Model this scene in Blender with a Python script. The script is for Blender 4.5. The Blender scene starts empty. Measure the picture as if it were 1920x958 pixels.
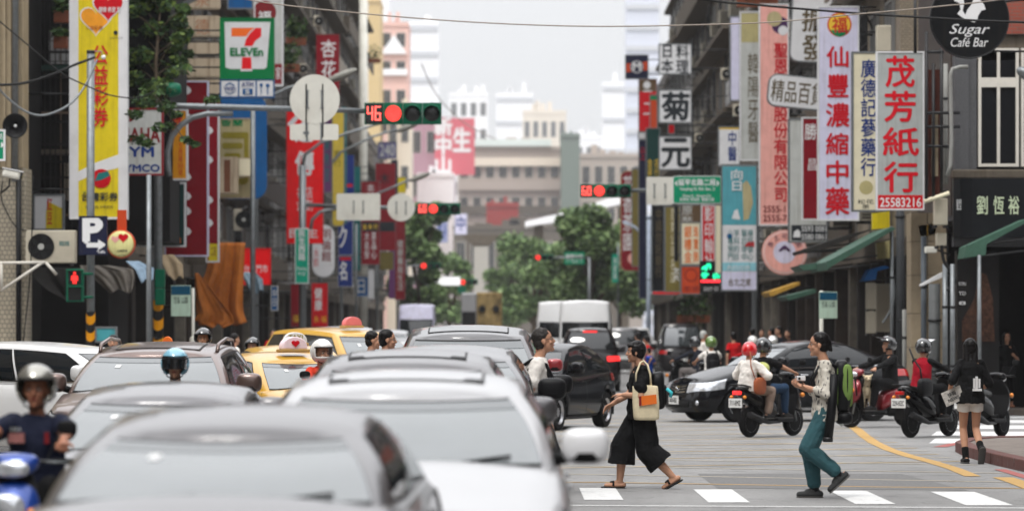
import bpy, math, random
from mathutils import Vector, Matrix
R = math.radians
S = bpy.context.scene
random.seed(7)
# ---------------------------------------------------------------- camera
F, CX, HY, CH = 7200.0, 960.0, 622.0, 1.72      # focal in px of the 1920 wide frame, principal column, horizon row, eye height
cam_d = bpy.data.cameras.new('camera'); cam = bpy.data.objects.new('camera', cam_d); S.collection.objects.link(cam)
cam.location = (0, 0, CH); cam.rotation_euler = (R(90), 0, 0)
cam_d.sensor_width = 36; cam_d.lens = 135; cam_d.shift_y = 143 / 1920; cam_d.clip_start = .5; cam_d.clip_end = 6000
cam_d.dof.use_dof = True; cam_d.dof.focus_distance = 47; cam_d.dof.aperture_fstop = 2.3
S.camera = cam
# ---------------------------------------------------------------- sky and sun (overcast)
W = bpy.data.worlds.new('World'); S.world = W; W.use_nodes = True
wn = W.node_tree; wl = wn.links
bgn = wn.nodes['Background']; bgn.inputs[1].default_value = 1.0
sky = wn.nodes.new('ShaderNodeTexSky'); sky.sky_type = 'NISHITA'; sky.sun_disc = False
SUN_EL, SUN_AZ = R(62), R(200)
sky.sun_elevation = SUN_EL; sky.sun_rotation = SUN_AZ
sc_ = wn.nodes.new('ShaderNodeVectorMath'); sc_.operation = 'SCALE'; sc_.inputs[3].default_value = .008
wl.new(sky.outputs[0], sc_.inputs[0])
tc = wn.nodes.new('ShaderNodeTexCoord'); sp = wn.nodes.new('ShaderNodeSeparateXYZ'); wl.new(tc.outputs['Generated'], sp.inputs[0])
mr = wn.nodes.new('ShaderNodeMapRange'); mr.inputs[1].default_value = 0; mr.inputs[2].default_value = 1; mr.inputs[3].default_value = SKY_H = .62; mr.inputs[4].default_value = 2.3
wl.new(sp.outputs[2], mr.inputs[0])
nz = wn.nodes.new('ShaderNodeTexNoise'); nz.inputs['Scale'].default_value = 2.2; nz.inputs['Detail'].default_value = 5
wl.new(tc.outputs['Generated'], nz.inputs[0])
mz = wn.nodes.new('ShaderNodeMapRange'); mz.inputs[1].default_value = .3; mz.inputs[2].default_value = .7; mz.inputs[3].default_value = .9; mz.inputs[4].default_value = 1.1
wl.new(nz.outputs[0], mz.inputs[0])
mm = wn.nodes.new('ShaderNodeMath'); mm.operation = 'MULTIPLY'; wl.new(mr.outputs[0], mm.inputs[0]); wl.new(mz.outputs[0], mm.inputs[1])
cl = wn.nodes.new('ShaderNodeVectorMath'); cl.operation = 'SCALE'; cl.inputs[0].default_value = (.985, .99, 1.01); wl.new(mm.outputs[0], cl.inputs[3])
ad = wn.nodes.new('ShaderNodeVectorMath'); ad.operation = 'ADD'; wl.new(cl.outputs[0], ad.inputs[0]); wl.new(sc_.outputs[0], ad.inputs[1])
wl.new(ad.outputs[0], bgn.inputs[0])
sd = bpy.data.lights.new('sun', 'SUN'); sd.energy = 1.5; sd.angle = R(12); sd.color = (1, .97, .92)
so = bpy.data.objects.new('sun', sd); S.collection.objects.link(so)
so.rotation_euler = (R(90) - SUN_EL, 0, R(180) - SUN_AZ)
S.view_settings.view_transform = 'Standard'; S.view_settings.look = 'None'; S.view_settings.exposure = 0.3; S.view_settings.gamma = 1
S.cycles.max_bounces = 6; S.cycles.diffuse_bounces = 3; S.cycles.glossy_bounces = 3; S.cycles.volume_bounces = 2
S.cycles.caustics_reflective = False; S.cycles.caustics_refractive = False
S.cycles.use_denoising = True
S.cycles.use_adaptive_sampling = True
# ---------------------------------------------------------------- places seen in the photograph -> points in the street
def P(px, py, D): return Vector(((px - CX) * D / F, D, CH - (py - HY) * D / F))
def G(px, py, z=0.0):
    D = F * (CH - z) / (py - HY); return Vector(((px - CX) * D / F, D, z))
# ---------------------------------------------------------------- materials
_M = {}
def mat(name, col, rough=.6, metal=0.0, var=.12, scale=6.0, emit=0, coat=0, bump=0, ior=1.5, trans=0, dirt=0, coord='Object', alpha=1, streak=0, spec=None):
    if name in _M: return _M[name]
    m = bpy.data.materials.new(name); m.use_nodes = True; _M[name] = m
    nt = m.node_tree; b = nt.nodes['Principled BSDF']; L = nt.links
    b.inputs['Roughness'].default_value = rough; b.inputs['Metallic'].default_value = metal
    b.inputs['IOR'].default_value = ior; b.inputs['Coat Weight'].default_value = coat; b.inputs['Coat Roughness'].default_value = .04
    b.inputs['Transmission Weight'].default_value = trans; b.inputs['Alpha'].default_value = alpha
    b.inputs['Specular IOR Level'].default_value = spec if spec is not None else (.5 if (coat or metal or rough < .3 or trans) else .16)
    c4 = (col[0], col[1], col[2], 1)
    b.inputs['Base Color'].default_value = c4
    if emit:
        b.inputs['Emission Color'].default_value = c4; b.inputs['Emission Strength'].default_value = emit
    if var or bump or dirt or streak:
        t = nt.nodes.new('ShaderNodeTexCoord'); n = nt.nodes.new('ShaderNodeTexNoise')
        n.inputs['Scale'].default_value = scale; n.inputs['Detail'].default_value = 6; n.inputs['Roughness'].default_value = .65
        L.new(t.outputs[coord], n.inputs[0])
        if var:
            r = nt.nodes.new('ShaderNodeMapRange'); r.inputs[1].default_value = .3; r.inputs[2].default_value = .7
            r.inputs[3].default_value = 1 - var; r.inputs[4].default_value = 1 + var
            L.new(n.outputs[0], r.inputs[0])
            v = nt.nodes.new('ShaderNodeVectorMath'); v.operation = 'SCALE'; v.inputs[0].default_value = col
            L.new(r.outputs[0], v.inputs[3]); out = v.outputs[0]
            if dirt or streak:
                mp = nt.nodes.new('ShaderNodeMapping'); L.new(t.outputs[coord], mp.inputs[0])
                mp.inputs['Scale'].default_value = (5, 5, .35) if streak else (.6, .6, .6)
                n2 = nt.nodes.new('ShaderNodeTexNoise'); n2.inputs['Scale'].default_value = 2.0; n2.inputs['Detail'].default_value = 8; L.new(mp.outputs[0], n2.inputs[0])
                r2 = nt.nodes.new('ShaderNodeMapRange'); r2.inputs[1].default_value = .5; r2.inputs[2].default_value = .75
                r2.inputs[3].default_value = 0; r2.inputs[4].default_value = max(dirt, streak); L.new(n2.outputs[0], r2.inputs[0])
                mx = nt.nodes.new('ShaderNodeMix'); mx.data_type = 'RGBA'; L.new(r2.outputs[0], mx.inputs[0]); L.new(out, mx.inputs[6])
                mx.inputs[7].default_value = (col[0] * .35 + .02, col[1] * .3 + .015, col[2] * .25 + .01, 1); out = mx.outputs[2]
            L.new(out, b.inputs['Base Color'])
            if emit: L.new(out, b.inputs['Emission Color'])
        if bump:
            bp = nt.nodes.new('ShaderNodeBump'); bp.inputs['Strength'].default_value = bump; bp.inputs['Distance'].default_value = .02
            L.new(n.outputs[0], bp.inputs['Height']); L.new(bp.outputs[0], b.inputs['Normal'])
    return m
def rgb(r, g, b): # sRGB 0-255 -> linear
    f = lambda c: (c / 255 / 12.92) if c / 255 <= .04045 else ((c / 255 + .055) / 1.055) ** 2.4
    return (f(r), f(g), f(b))
# ---------------------------------------------------------------- mesh builder
class MB:
    def __init__(s): s.v = []; s.f = []; s.mi = []; s.sm = []; s.mats = []
    def mid(s, m):
        if m not in s.mats: s.mats.append(m)
        return s.mats.index(m)
    def add(s, vs, fs, m, smooth=False):
        o = len(s.v); s.v += [tuple(v) for v in vs]; k = s.mid(m)
        for f in fs: s.f.append(tuple(i + o for i in f)); s.mi.append(k); s.sm.append(smooth)
        return s
    def box(s, x0, x1, y0, y1, z0, z1, m):
        vs = [(x, y, z) for z in (z0, z1) for y in (y0, y1) for x in (x0, x1)]
        return s.add(vs, [(0, 2, 3, 1), (4, 5, 7, 6), (0, 1, 5, 4), (2, 6, 7, 3), (0, 4, 6, 2), (1, 3, 7, 5)], m)
    def obox(s, c, size, m, rot=None):
        hx, hy, hz = [q / 2 for q in size]; c = Vector(c)
        vs = [Vector((x, y, z)) for z in (-hz, hz) for y in (-hy, hy) for x in (-hx, hx)]
        if rot is not None: vs = [rot @ v for v in vs]
        return s.add([c + v for v in vs], [(0, 2, 3, 1), (4, 5, 7, 6), (0, 1, 5, 4), (2, 6, 7, 3), (0, 4, 6, 2), (1, 3, 7, 5)], m)
    def tube(s, pts, r, m, n=8, caps=True):
        pts = [Vector(p) for p in pts]; rr = r if isinstance(r, (list, tuple)) else [r] * len(pts)
        vs = []; fs = []; up = None
        for i, p in enumerate(pts):
            d = (pts[min(i + 1, len(pts) - 1)] - pts[max(i - 1, 0)]).normalized()
            if up is None:
                up = Vector((0, 0, 1)) if abs(d.z) < .9 else Vector((1, 0, 0))
            a = d.cross(up).normalized(); b = a.cross(d).normalized(); up = b
            for k in range(n):
                t = 2 * math.pi * k / n; vs.append(p + (a * math.cos(t) + b * math.sin(t)) * rr[i])
        for i in range(len(pts) - 1):
            for k in range(n):
                fs.append((i * n + k, i * n + (k + 1) % n, (i + 1) * n + (k + 1) % n, (i + 1) * n + k))
        s.add(vs, fs, m, True)
        if caps:
            o = len(s.v) - len(vs); km = s.mid(m)
            s.f.append(tuple(o + k for k in range(n))[::-1]); s.mi.append(km); s.sm.append(False)
            e = o + (len(pts) - 1) * n
            s.f.append(tuple(e + k for k in range(n))); s.mi.append(km); s.sm.append(False)
        return s
    def lathe(s, prof, m, n=20, c=(0, 0, 0), rot=None, smooth=True):
        c = Vector(c); vs = []; fs = []
        for (r, z) in prof:
            for k in range(n):
                t = 2 * math.pi * k / n; v = Vector((r * math.cos(t), r * math.sin(t), z))
                if rot is not None: v = rot @ v
                vs.append(c + v)
        for i in range(len(prof) - 1):
            for k in range(n): fs.append((i * n + k, i * n + (k + 1) % n, (i + 1) * n + (k + 1) % n, (i + 1) * n + k))
        s.add(vs, fs, m, smooth); o = len(s.v) - len(vs); e = o + (len(prof) - 1) * n; km = s.mid(m)
        s.f += [tuple(o + k for k in range(n))[::-1], tuple(e + k for k in range(n))]; s.mi += [km, km]; s.sm += [False, False]
        for i in range(len(s.f) - 2 - len(fs), len(s.f) - 2):     # keep flat rims flat
            r0, r1 = prof[(i - (len(s.f) - 2 - len(fs))) // n], prof[(i - (len(s.f) - 2 - len(fs))) // n + 1]
            if abs(r0[1] - r1[1]) < 1e-6: s.sm[i] = False
        return s
    def sph(s, c, r, m, n=12, k=8, rot=None, sq=1):
        r = r if isinstance(r, (list, tuple)) else (r, r, r); c = Vector(c); vs = []; fs = []
        for i in range(k + 1):
            a = math.pi * i / k
            for j in range(n):
                t = 2 * math.pi * j / n; g = lambda q: math.copysign(abs(q) ** sq, q); v = Vector((r[0] * g(math.sin(a)) * g(math.cos(t)), r[1] * g(math.sin(a)) * g(math.sin(t)), -r[2] * g(math.cos(a))))
                if rot is not None: v = rot @ v
                vs.append(c + v)
        for i in range(k):
            for j in range(n): fs.append((i * n + j, i * n + (j + 1) % n, (i + 1) * n + (j + 1) % n, (i + 1) * n + j))
        return s.add(vs, fs, m, True)
    def prism(s, poly, y0, y1, m, M_=None):      # poly in x,z facing -y
        n = len(poly); vs = [Vector((x, y0, z)) for x, z in poly] + [Vector((x, y1, z)) for x, z in poly]
        if M_ is not None: vs = [M_ @ v for v in vs]
        fs = [tuple(range(n)), tuple(range(2 * n - 1, n - 1, -1))] + [(i, i + n, (i + 1) % n + n, (i + 1) % n) for i in range(n)]
        return s.add(vs, fs, m)
    def loft(s, rings, m, caps=True, smooth=True, closed=True):
        n = len(rings[0]); vs = [v for r in rings for v in r]; fs = []
        for i in range(len(rings) - 1):
            for k in range(n if closed else n - 1): fs.append((i * n + k, i * n + (k + 1) % n, (i + 1) * n + (k + 1) % n, (i + 1) * n + k))
        if caps: fs.append(tuple(range(n))[::-1]); fs.append(tuple((len(rings) - 1) * n + k for k in range(n)))
        return s.add(vs, fs, m, smooth)
    def build(s, name, parent=None, loc=None, bevel=0, sub=0, fix=True):
        me = bpy.data.meshes.new(name); me.from_pydata(s.v, [], s.f)
        for m in s.mats: me.materials.append(m)
        me.polygons.foreach_set('material_index', s.mi); me.polygons.foreach_set('use_smooth', s.sm)
        me.validate(); me.update()
        if fix:
            import bmesh
            bm = bmesh.new(); bm.from_mesh(me); bmesh.ops.recalc_face_normals(bm, faces=bm.faces); bm.to_mesh(me); bm.free()
        o = bpy.data.objects.new(name, me); S.collection.objects.link(o)
        if parent is not None: o.parent = parent
        if loc is not None: o.location = loc
        if bevel:
            b = o.modifiers.new('bevel', 'BEVEL'); b.width = bevel; b.segments = 2; b.limit_method = 'ANGLE'
        if sub:
            b = o.modifiers.new('sub', 'SUBSURF'); b.levels = sub; b.render_levels = sub
        return o
def tag(o, label=None, cat=None, group=None, kind=None):
    if label: o['label'] = label
    if cat: o['category'] = cat
    if group: o['group'] = group
    if kind: o['kind'] = kind
    return o
def thing(name, label, cat, loc=(0, 0, 0), rz=0, group=None):
    o = bpy.data.objects.new(name, None); o.empty_display_size = .2; S.collection.objects.link(o)
    o.location = loc; o.rotation_euler = (0, 0, rz)
    return tag(o, label, cat, group)
def kids(o): return [c for c in ALLC.get(o.name, [])]
def copy_tree(o, parent=None):
    c = o.copy(); S.collection.objects.link(c)
    if parent is not None: c.parent = parent
    for ch in [q for q in S.collection.objects if q.parent == o]: copy_tree(ch, c)
    return c
def dup(root, loc, rz, label, group=None):
    r = copy_tree(root); r.location = loc; r.rotation_euler = (0, 0, rz); r['label'] = label
    if group: r['group'] = group
    return r
# ---------------------------------------------------------------- lettering: laid out with the built-in font, turned into flat meshes at the end
TX = []
def text(parent, s, c, w, h, m, rot=None, bold=0.0, name='lettering', line=1.0, keep=False, shear=0):
    cu = bpy.data.curves.new(name, 'FONT'); cu.body = s; cu.size = 1; cu.align_x = 'CENTER'; cu.resolution_u = 3
    cu.space_line = line; cu.shear = shear
    o = bpy.data.objects.new('tmp', cu); S.collection.objects.link(o)
    TX.append((o, parent, Vector(c), w, h, m, rot, name, keep, bold))
def finish_text():
    bpy.context.view_layer.update(); dg = bpy.context.evaluated_depsgraph_get()
    for (o, parent, c, w, h, m, rot, name, keep, bold) in TX:
        me = bpy.data.meshes.new_from_object(o.evaluated_get(dg))
        if len(me.vertices):
            xs = [v.co.x for v in me.vertices]; ys = [v.co.y for v in me.vertices]
            cx, cy = (min(xs) + max(xs)) / 2, (min(ys) + max(ys)) / 2; sx = w / max(1e-6, max(xs) - min(xs)); sy = h / max(1e-6, max(ys) - min(ys))
            if keep: sx = sy = min(sx, sy)
            for v in me.vertices:
                q = Vector(((v.co.x - cx) * sx, 0, (v.co.y - cy) * sy)); v.co = q
            if bold > .004:          # a heavier stroke: the same flat outline laid again a hair to each side
                n0 = len(me.vertices); vs = [v.co.copy() for v in me.vertices]; fs = [tuple(p.vertices) for p in me.polygons]; e = bold * 1.1 * min(abs(sx), abs(sy)); av, af = [], []
                for k, (dx, dz) in enumerate(((0, 0), (e, 0), (-e, 0), (0, e), (0, -e))):
                    av += [(v.x + dx, v.y - .0004 * k, v.z + dz) for v in vs]; af += [tuple(i + n0 * k for i in f) for f in fs]
                me2 = bpy.data.meshes.new(name); me2.from_pydata(av, [], af); bpy.data.meshes.remove(me); me = me2
            me.materials.clear(); me.materials.append(m)
            n = bpy.data.objects.new(name, me); S.collection.objects.link(n); n.parent = parent
            n.location = c
            if rot is not None: n.rotation_euler = rot
        cu = o.data; bpy.data.objects.remove(o); bpy.data.curves.remove(cu)
    TX.clear()
# ---------------------------------------------------------------- palette
steel = mat('galvanised_steel', rgb(120, 124, 126), .45, .6, .2, 9, bump=.1)
dark = mat('black_metal', (.006, .006, .007), .5, .2, .3)
blackp = mat('black_plastic', (.006, .006, .007), .45, 0, .2)
white = mat('white_acrylic', (.68, .68, .69), .35, 0, .05, 3, dirt=.25)
cream = mat('cream_acrylic', rgb(222, 214, 186), .4, 0, .06, 3, dirt=.25)
red = mat('red_acrylic', rgb(196, 14, 26), .4, 0, .08, 3)
dred = mat('dark_red_acrylic', rgb(128, 8, 26), .4, 0, .1, 3)
green = mat('sign_green', rgb(0, 128, 92), .4, 0, .08, 3)
wred = mat('red_print', rgb(196, 16, 34), .5, 0, .05)
wwhite = mat('white_print', (.72, .72, .72), .5, 0, .03)
wblack = mat('black_print', (.02, .025, .03), .5, 0, .05)
wblue = mat('blue_print', rgb(22, 52, 120), .5, 0, .05)
# ================================================================ ground
def road_material():
    m = bpy.data.materials.new('asphalt'); m.use_nodes = True; nt = m.node_tree; b = nt.nodes['Principled BSDF']; L = nt.links
    t = nt.nodes.new('ShaderNodeTexCoord')
    def noise(sc, det=4, vec=None, rough=.6):
        n = nt.nodes.new('ShaderNodeTexNoise'); n.inputs['Scale'].default_value = sc; n.inputs['Detail'].default_value = det; n.inputs['Roughness'].default_value = rough
        L.new(vec or t.outputs['Object'], n.inputs[0]); return n.outputs[0]
    def rng(o, a, c, lo, hi):
        r = nt.nodes.new('ShaderNodeMapRange'); r.inputs[1].default_value = a; r.inputs[2].default_value = c; r.inputs[3].default_value = lo; r.inputs[4].default_value = hi; L.new(o, r.inputs[0]); return r.outputs[0]
    def mul(a, c):
        q = nt.nodes.new('ShaderNodeMath'); q.operation = 'MULTIPLY'; L.new(a, q.inputs[0]); L.new(c, q.inputs[1]); return q.outputs[0]
    mp = nt.nodes.new('ShaderNodeMapping'); mp.inputs['Scale'].default_value = (1, .12, 1); L.new(t.outputs['Object'], mp.inputs[0])
    f = mul(mul(rng(noise(.35, 5), .3, .7, .82, 1.15), rng(noise(1.3, 5, mp.outputs[0]), .35, .7, .88, 1.08)), mul(rng(noise(60, 2), .3, .7, .72, 1.28), rng(noise(14, 4), .3, .7, .9, 1.1)))
    # hairline cracks
    vo = nt.nodes.new('ShaderNodeTexVoronoi'); vo.feature = 'DISTANCE_TO_EDGE'; vo.inputs['Scale'].default_value = .45
    wv = nt.nodes.new('ShaderNodeVectorMath'); wv.operation = 'ADD'; n3 = nt.nodes.new('ShaderNodeTexNoise'); n3.inputs['Scale'].default_value = 2.5; n3.inputs['Detail'].default_value = 6
    L.new(t.outputs['Object'], n3.inputs[0]); L.new(t.outputs['Object'], wv.inputs[0]); L.new(n3.outputs[1], wv.inputs[1]); L.new(wv.outputs[0], vo.inputs[0])
    f = mul(f, rng(vo.outputs[0], .004, .012, .72, 1)); f = mul(f, rng(noise(.9, 3), .60, .70, 1, .70))
    mp2 = nt.nodes.new('ShaderNodeMapping'); mp2.inputs['Scale'].default_value = (1.6, .05, 1); L.new(t.outputs['Object'], mp2.inputs[0]); f = mul(f, rng(noise(1.2, 4, mp2.outputs[0]), .35, .65, .94, 1.05))
    v = nt.nodes.new('ShaderNodeVectorMath'); v.operation = 'SCALE'; v.inputs[0].default_value = (.205, .202, .198); L.new(f, v.inputs[3]); L.new(v.outputs[0], b.inputs['Base Color'])
    b.inputs['Roughness'].default_value = .82
    bp = nt.nodes.new('ShaderNodeBump'); bp.inputs['Strength'].default_value = .4; bp.inputs['Distance'].default_value = .01; L.new(noise(60, 3), bp.inputs['Height']); L.new(bp.outputs[0], b.inputs['Normal'])
    return m
asphalt = road_material()
o = MB().add([(-700, -200, 0), (700, -200, 0), (700, 3000, 0), (-700, 3000, 0)], [(0, 1, 2, 3)], asphalt).build('road', fix=False); tag(o, kind='structure')
def paint(name, col):
    m = mat(name, col, .7, 0, .1, 10, coord='Object')
    nt = m.node_tree; L = nt.links; b = nt.nodes['Principled BSDF']
    t = nt.nodes.new('ShaderNodeTexCoord'); n = nt.nodes.new('ShaderNodeTexNoise'); n.inputs['Scale'].default_value = 9; n.inputs['Detail'].default_value = 8; n.inputs['Roughness'].default_value = .75
    L.new(t.outputs['Object'], n.inputs[0])
    r = nt.nodes.new('ShaderNodeMapRange'); r.inputs[1].default_value = .56; r.inputs[2].default_value = .66; r.inputs[3].default_value = 0; r.inputs[4].default_value = .75; L.new(n.outputs[0], r.inputs[0])
    mx = nt.nodes.new('ShaderNodeMix'); mx.data_type = 'RGBA'; L.new(r.outputs[0], mx.inputs[0]); src = b.inputs['Base Color'].links[0].from_socket; L.new(src, mx.inputs[6])
    mx.inputs[7].default_value = (.14, .14, .135, 1); L.new(mx.outputs[2], b.inputs['Base Color']); return m
wpaint = paint('white_road_paint', (.60, .60, .59)); ypaint = paint('yellow_road_paint', (.42, .26, .09)); rpaint = paint('red_kerb_paint', (.115, .05, .044)); rline = paint('red_line_paint', (.32, .10, .09))
faded = paint('faded_yellow_paint', (.42, .30, .14)); fadedw = paint('faded_white_paint', (.42, .37, .29))
def sheet(name, poly, m, z=.004, px=True):
    pts = [G(*p) for p in poly] if px else [Vector((p[0], p[1], 0)) for p in poly]
    o = MB().add([(p.x, p.y, z) for p in pts], [tuple(range(len(pts)))], m).build(name, fix=False); tag(o, kind='structure')
    if o.data.polygons[0].normal.z < 0: o.data.flip_normals()
    return o
def line(name, pts, w, m, z=.004, px=True):
    pts = [G(*p) for p in pts] if px else [Vector((p[0], p[1], 0)) for p in pts]
    vs = []
    for i, p in enumerate(pts):
        d = (pts[min(i + 1, len(pts) - 1)] - pts[max(0, i - 1)]).normalized(); q = Vector((-d.y, d.x, 0)) * w / 2
        vs += [(p.x - q.x, p.y - q.y, z), (p.x + q.x, p.y + q.y, z)]
    o = MB().add(vs, [(2 * i, 2 * i + 2, 2 * i + 3, 2 * i + 1) for i in range(len(pts) - 1)], m).build(name, fix=False)
    if o.data.polygons[0].normal.z < 0: o.data.flip_normals()
    return tag(o, kind='structure')
# asphalt patch, stop line, crosswalk bars
apatch = mat('patched_asphalt', (.15, .148, .146), .85, 0, .3, 25, bump=.3)
sheet('road_patch', [(1308, 888), (1690, 888), (1815, 919), (1345, 915)], apatch, .003)
for i in range(9):
    x0 = -9.55 + i * 1.155 * 1.0
    sheet('crosswalk_stripe', [(x0 + .03, 39.1), (x0 + .43, 39.1), (x0 + .43, 42.1), (x0 + .03, 42.1)], wpaint, .005, False)
sheet('crosswalk_stripe', [(.74, 39.3), (1.14, 39.3), (1.14, 42.3), (.74, 42.3)], wpaint, .005, False)
for x0, w in ((1.98, .42), (3.43, .40), (4.50, .47), (5.9, .45)):
    sheet('crosswalk_stripe', [(x0, 38.7 - (x0 - 2) * .25), (x0 + w, 38.7 - (x0 - 2) * .25), (x0 + w, 41.9 - (x0 - 2) * .25), (x0, 41.9 - (x0 - 2) * .25)], wpaint, .005, False)
line('stop_line', [(-9.5, 38.2), (0, 38.1), (3.2, 37.7), (8, 37.1)], .16, wpaint, .0055, False)
# yellow box junction: two fans of diagonals that read as flat lines from low down
for i in range(11):
    y0 = 45.5 + i * 2.9
    line('box_junction_line', [(-9, y0 - 1.5), (6.0, y0 + 5.6)], .11, faded, .0042, False)
    line('box_junction_line', [(-9, y0 + 5.8), (6.0, y0 - 1.7)], .11, fadedw, .0046, False)
line('box_junction_edge', [(-9, 44.3), (1, 43.9), (4.0, 42.6), (8, 41.6)], .13, ypaint, .005, False)
line('yellow_kerb_line', [(1592, 796), (1608, 806), (1622, 818), (1640, 830), (1668, 843), (1705, 855), (1745, 865), (1790, 879), (1824, 893)], .19, ypaint, .006)
line('yellow_kerb_line', [(1880, 895), (1905, 903), (1945, 918)], .24, ypaint, .006)
line('red_kerb_line', [(1762, 838), (1790, 832), (1812, 829)], .2, rline, .006); line('red_kerb_line', [(1875, 880), (1960, 905)], .15, rline, .006)
# far zebra crossing on the right and the one beyond the junction
for k, (ya, yb) in enumerate(((779, 784), (787, 793), (797, 804), (809, 817), (822, 831))):
    xl = (1800, 1795, 1770, 1745, 1742)[k]
    sheet('crosswalk_stripe', [(xl, yb), (xl + 12, ya), (1990, ya + 1), (1990, yb)], wpaint, .005)
for i in range(16):
    x0 = -9.2 + i * 1.0
    sheet('crosswalk_stripe', [(x0, 88), (x0 + .45, 88), (x0 + .45, 91.5), (x0, 91.5)], wpaint, .005, False)
for X in (-4.8, 1.6, 4.9):
    for i in range(30): sheet('lane_line', [(X, 96 + i * 10), (X + .12, 96 + i * 10), (X + .12, 100 + i * 10), (X, 100 + i * 10)], wpaint, .005, False)
line('centre_line', [(-1.6, 95), (-1.6, 420)], .14, ypaint, .005, False)
# pavements: raised slabs with kerbs
paving = mat('pavement_tile', rgb(112, 104, 98), .8, 0, .2, 5, bump=.3, dirt=.4)
kerbm = mat('kerb_concrete', rgb(120, 112, 104), .8, 0, .2, 6, dirt=.4)
def pavement(poly, h=.13, label=None):
    vs = [(x, y, -.05) for x, y in poly] + [(x, y, h) for x, y in poly]; n = len(poly)
    o = MB().add(vs, [tuple(range(n, 2 * n))] + [(i, (i + 1) % n, (i + 1) % n + n, i + n) for i in range(n)], paving).build('pavement'); return tag(o, kind='structure')
near_corner = [(6.35, 10), (6.35, 47), (6.28, 50), (6.3, 53), (6.42, 55.2), (6.75, 56.9), (7.3, 57.9), (8.2, 58.3), (40, 58.3), (40, 10)]
pavement(near_corner)
pavement([(-40, 10), (-40, 57), (-11, 57), (-9.8, 55.5), (-9.6, 53), (-9.6, 10)])
pavement([(7.6, 430), (7.6, 80.5), (8.0, 79.4), (9.0, 79), (40, 79), (40, 430)])
pavement([(-9.6, 430), (-40, 430), (-40, 79), (-10.6, 79), (-9.7, 80.5)])
def kerb(pts, closed_h=.15, w=.2, painted=rpaint):
    for i in range(len(pts) - 1):
        a, b = Vector((*pts[i], 0)), Vector((*pts[i + 1], 0)); L_ = (b - a).length; n = max(1, int(round(L_ / 1.0))); d = (b - a) / n; u = d.normalized(); q = Vector((-u.y, u.x, 0)) * w
        for k in range(n):
            p0 = a + d * (k + .01); p1 = a + d * (k + .99); mb = MB()
            mb.add([(p0.x, p0.y, 0), (p1.x, p1.y, 0), (p1.x - q.x, p1.y - q.y, 0), (p0.x - q.x, p0.y - q.y, 0), (p0.x, p0.y, closed_h), (p1.x, p1.y, closed_h), (p1.x - q.x, p1.y - q.y, closed_h), (p0.x - q.x, p0.y - q.y, closed_h)],
                   [(0, 1, 5, 4), (1, 2, 6, 5), (2, 3, 7, 6), (3, 0, 4, 7), (4, 5, 6, 7)], painted)
            o = mb.build('kerb_stone', bevel=.015); tag(o, kind='structure')
kerb([(6.3, 36), (6.3, 47), (6.23, 50), (6.25, 53), (6.37, 55.2), (6.7, 56.95), (7.25, 58.0), (8.2, 58.4), (12, 58.4)])
sheet('drain_cover', [(7.3, 59.5), (9.6, 59.5), (9.6, 60.3), (7.3, 60.3)], mat('drain_iron', (.05, .05, .05), .6, .3, .3, 30, bump=.5), .007, False)

# ================================================================ buildings along the street
glassd = mat('dark_window_glass', (.006, .007, .009), .12, 0, .3, 2, ior=1.5)
shopdark = mat('shop_interior', (.005, .0045, .0045), .8, 0, .6, 1.2)  # flat near-black stands in for unlit arcade, shop and stair depths
alu = mat('aluminium_frame', rgb(150, 150, 148), .5, .5, .1)
wframe = mat('white_window_frame', rgb(205, 200, 190), .55, 0, .08)
slabm = mat('stained_concrete', rgb(94, 86, 76), .85, 0, .2, 3, streak=.6, bump=.2)
def tile_mat(name, col, bw=.12, bh=.06, mortar=None):
    m = bpy.data.materials.new(name); m.use_nodes = True; nt = m.node_tree; b = nt.nodes['Principled BSDF']; L = nt.links
    t = nt.nodes.new('ShaderNodeTexCoord'); s_ = nt.nodes.new('ShaderNodeSeparateXYZ'); L.new(t.outputs['Object'], s_.inputs[0])
    a = nt.nodes.new('ShaderNodeMath'); a.operation = 'ADD'; L.new(s_.outputs[0], a.inputs[0]); L.new(s_.outputs[1], a.inputs[1])
    c = nt.nodes.new('ShaderNodeCombineXYZ'); L.new(a.outputs[0], c.inputs[0]); L.new(s_.outputs[2], c.inputs[1])
    br = nt.nodes.new('ShaderNodeTexBrick'); br.inputs['Scale'].default_value = 1; br.inputs['Brick Width'].default_value = bw; br.inputs['Row Height'].default_value = bh; br.inputs['Mortar Size'].default_value = min(bw, bh) * .1
    br.inputs['Color1'].default_value = (*col, 1); br.inputs['Color2'].default_value = (*[q * .8 for q in col], 1); br.inputs['Mortar'].default_value = (*(mortar or [q * .4 for q in col]), 1); L.new(c.outputs[0], br.inputs[0])
    n = nt.nodes.new('ShaderNodeTexNoise'); n.inputs['Scale'].default_value = .8; n.inputs['Detail'].default_value = 7; mp = nt.nodes.new('ShaderNodeMapping'); mp.inputs['Scale'].default_value = (1, 1, .25); L.new(t.outputs['Object'], mp.inputs[0]); L.new(mp.outputs[0], n.inputs[0])
    r = nt.nodes.new('ShaderNodeMapRange'); r.inputs[1].default_value = .35; r.inputs[2].default_value = .7; r.inputs[3].default_value = 1.1; r.inputs[4].default_value = .55; L.new(n.outputs[0], r.inputs[0])
    v = nt.nodes.new('ShaderNodeVectorMath'); v.operation = 'SCALE'; L.new(br.outputs[0], v.inputs[0]); L.new(r.outputs[0], v.inputs[3]); L.new(v.outputs[0], b.inputs['Base Color']); b.inputs['Roughness'].default_value = .6
    bp = nt.nodes.new('ShaderNodeBump'); bp.inputs['Strength'].default_value = .4; bp.inputs['Distance'].default_value = .01; L.new(br.outputs['Fac'], bp.inputs['Height']); bp.invert = True; L.new(bp.outputs[0], b.inputs['Normal'])
    return m
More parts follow.
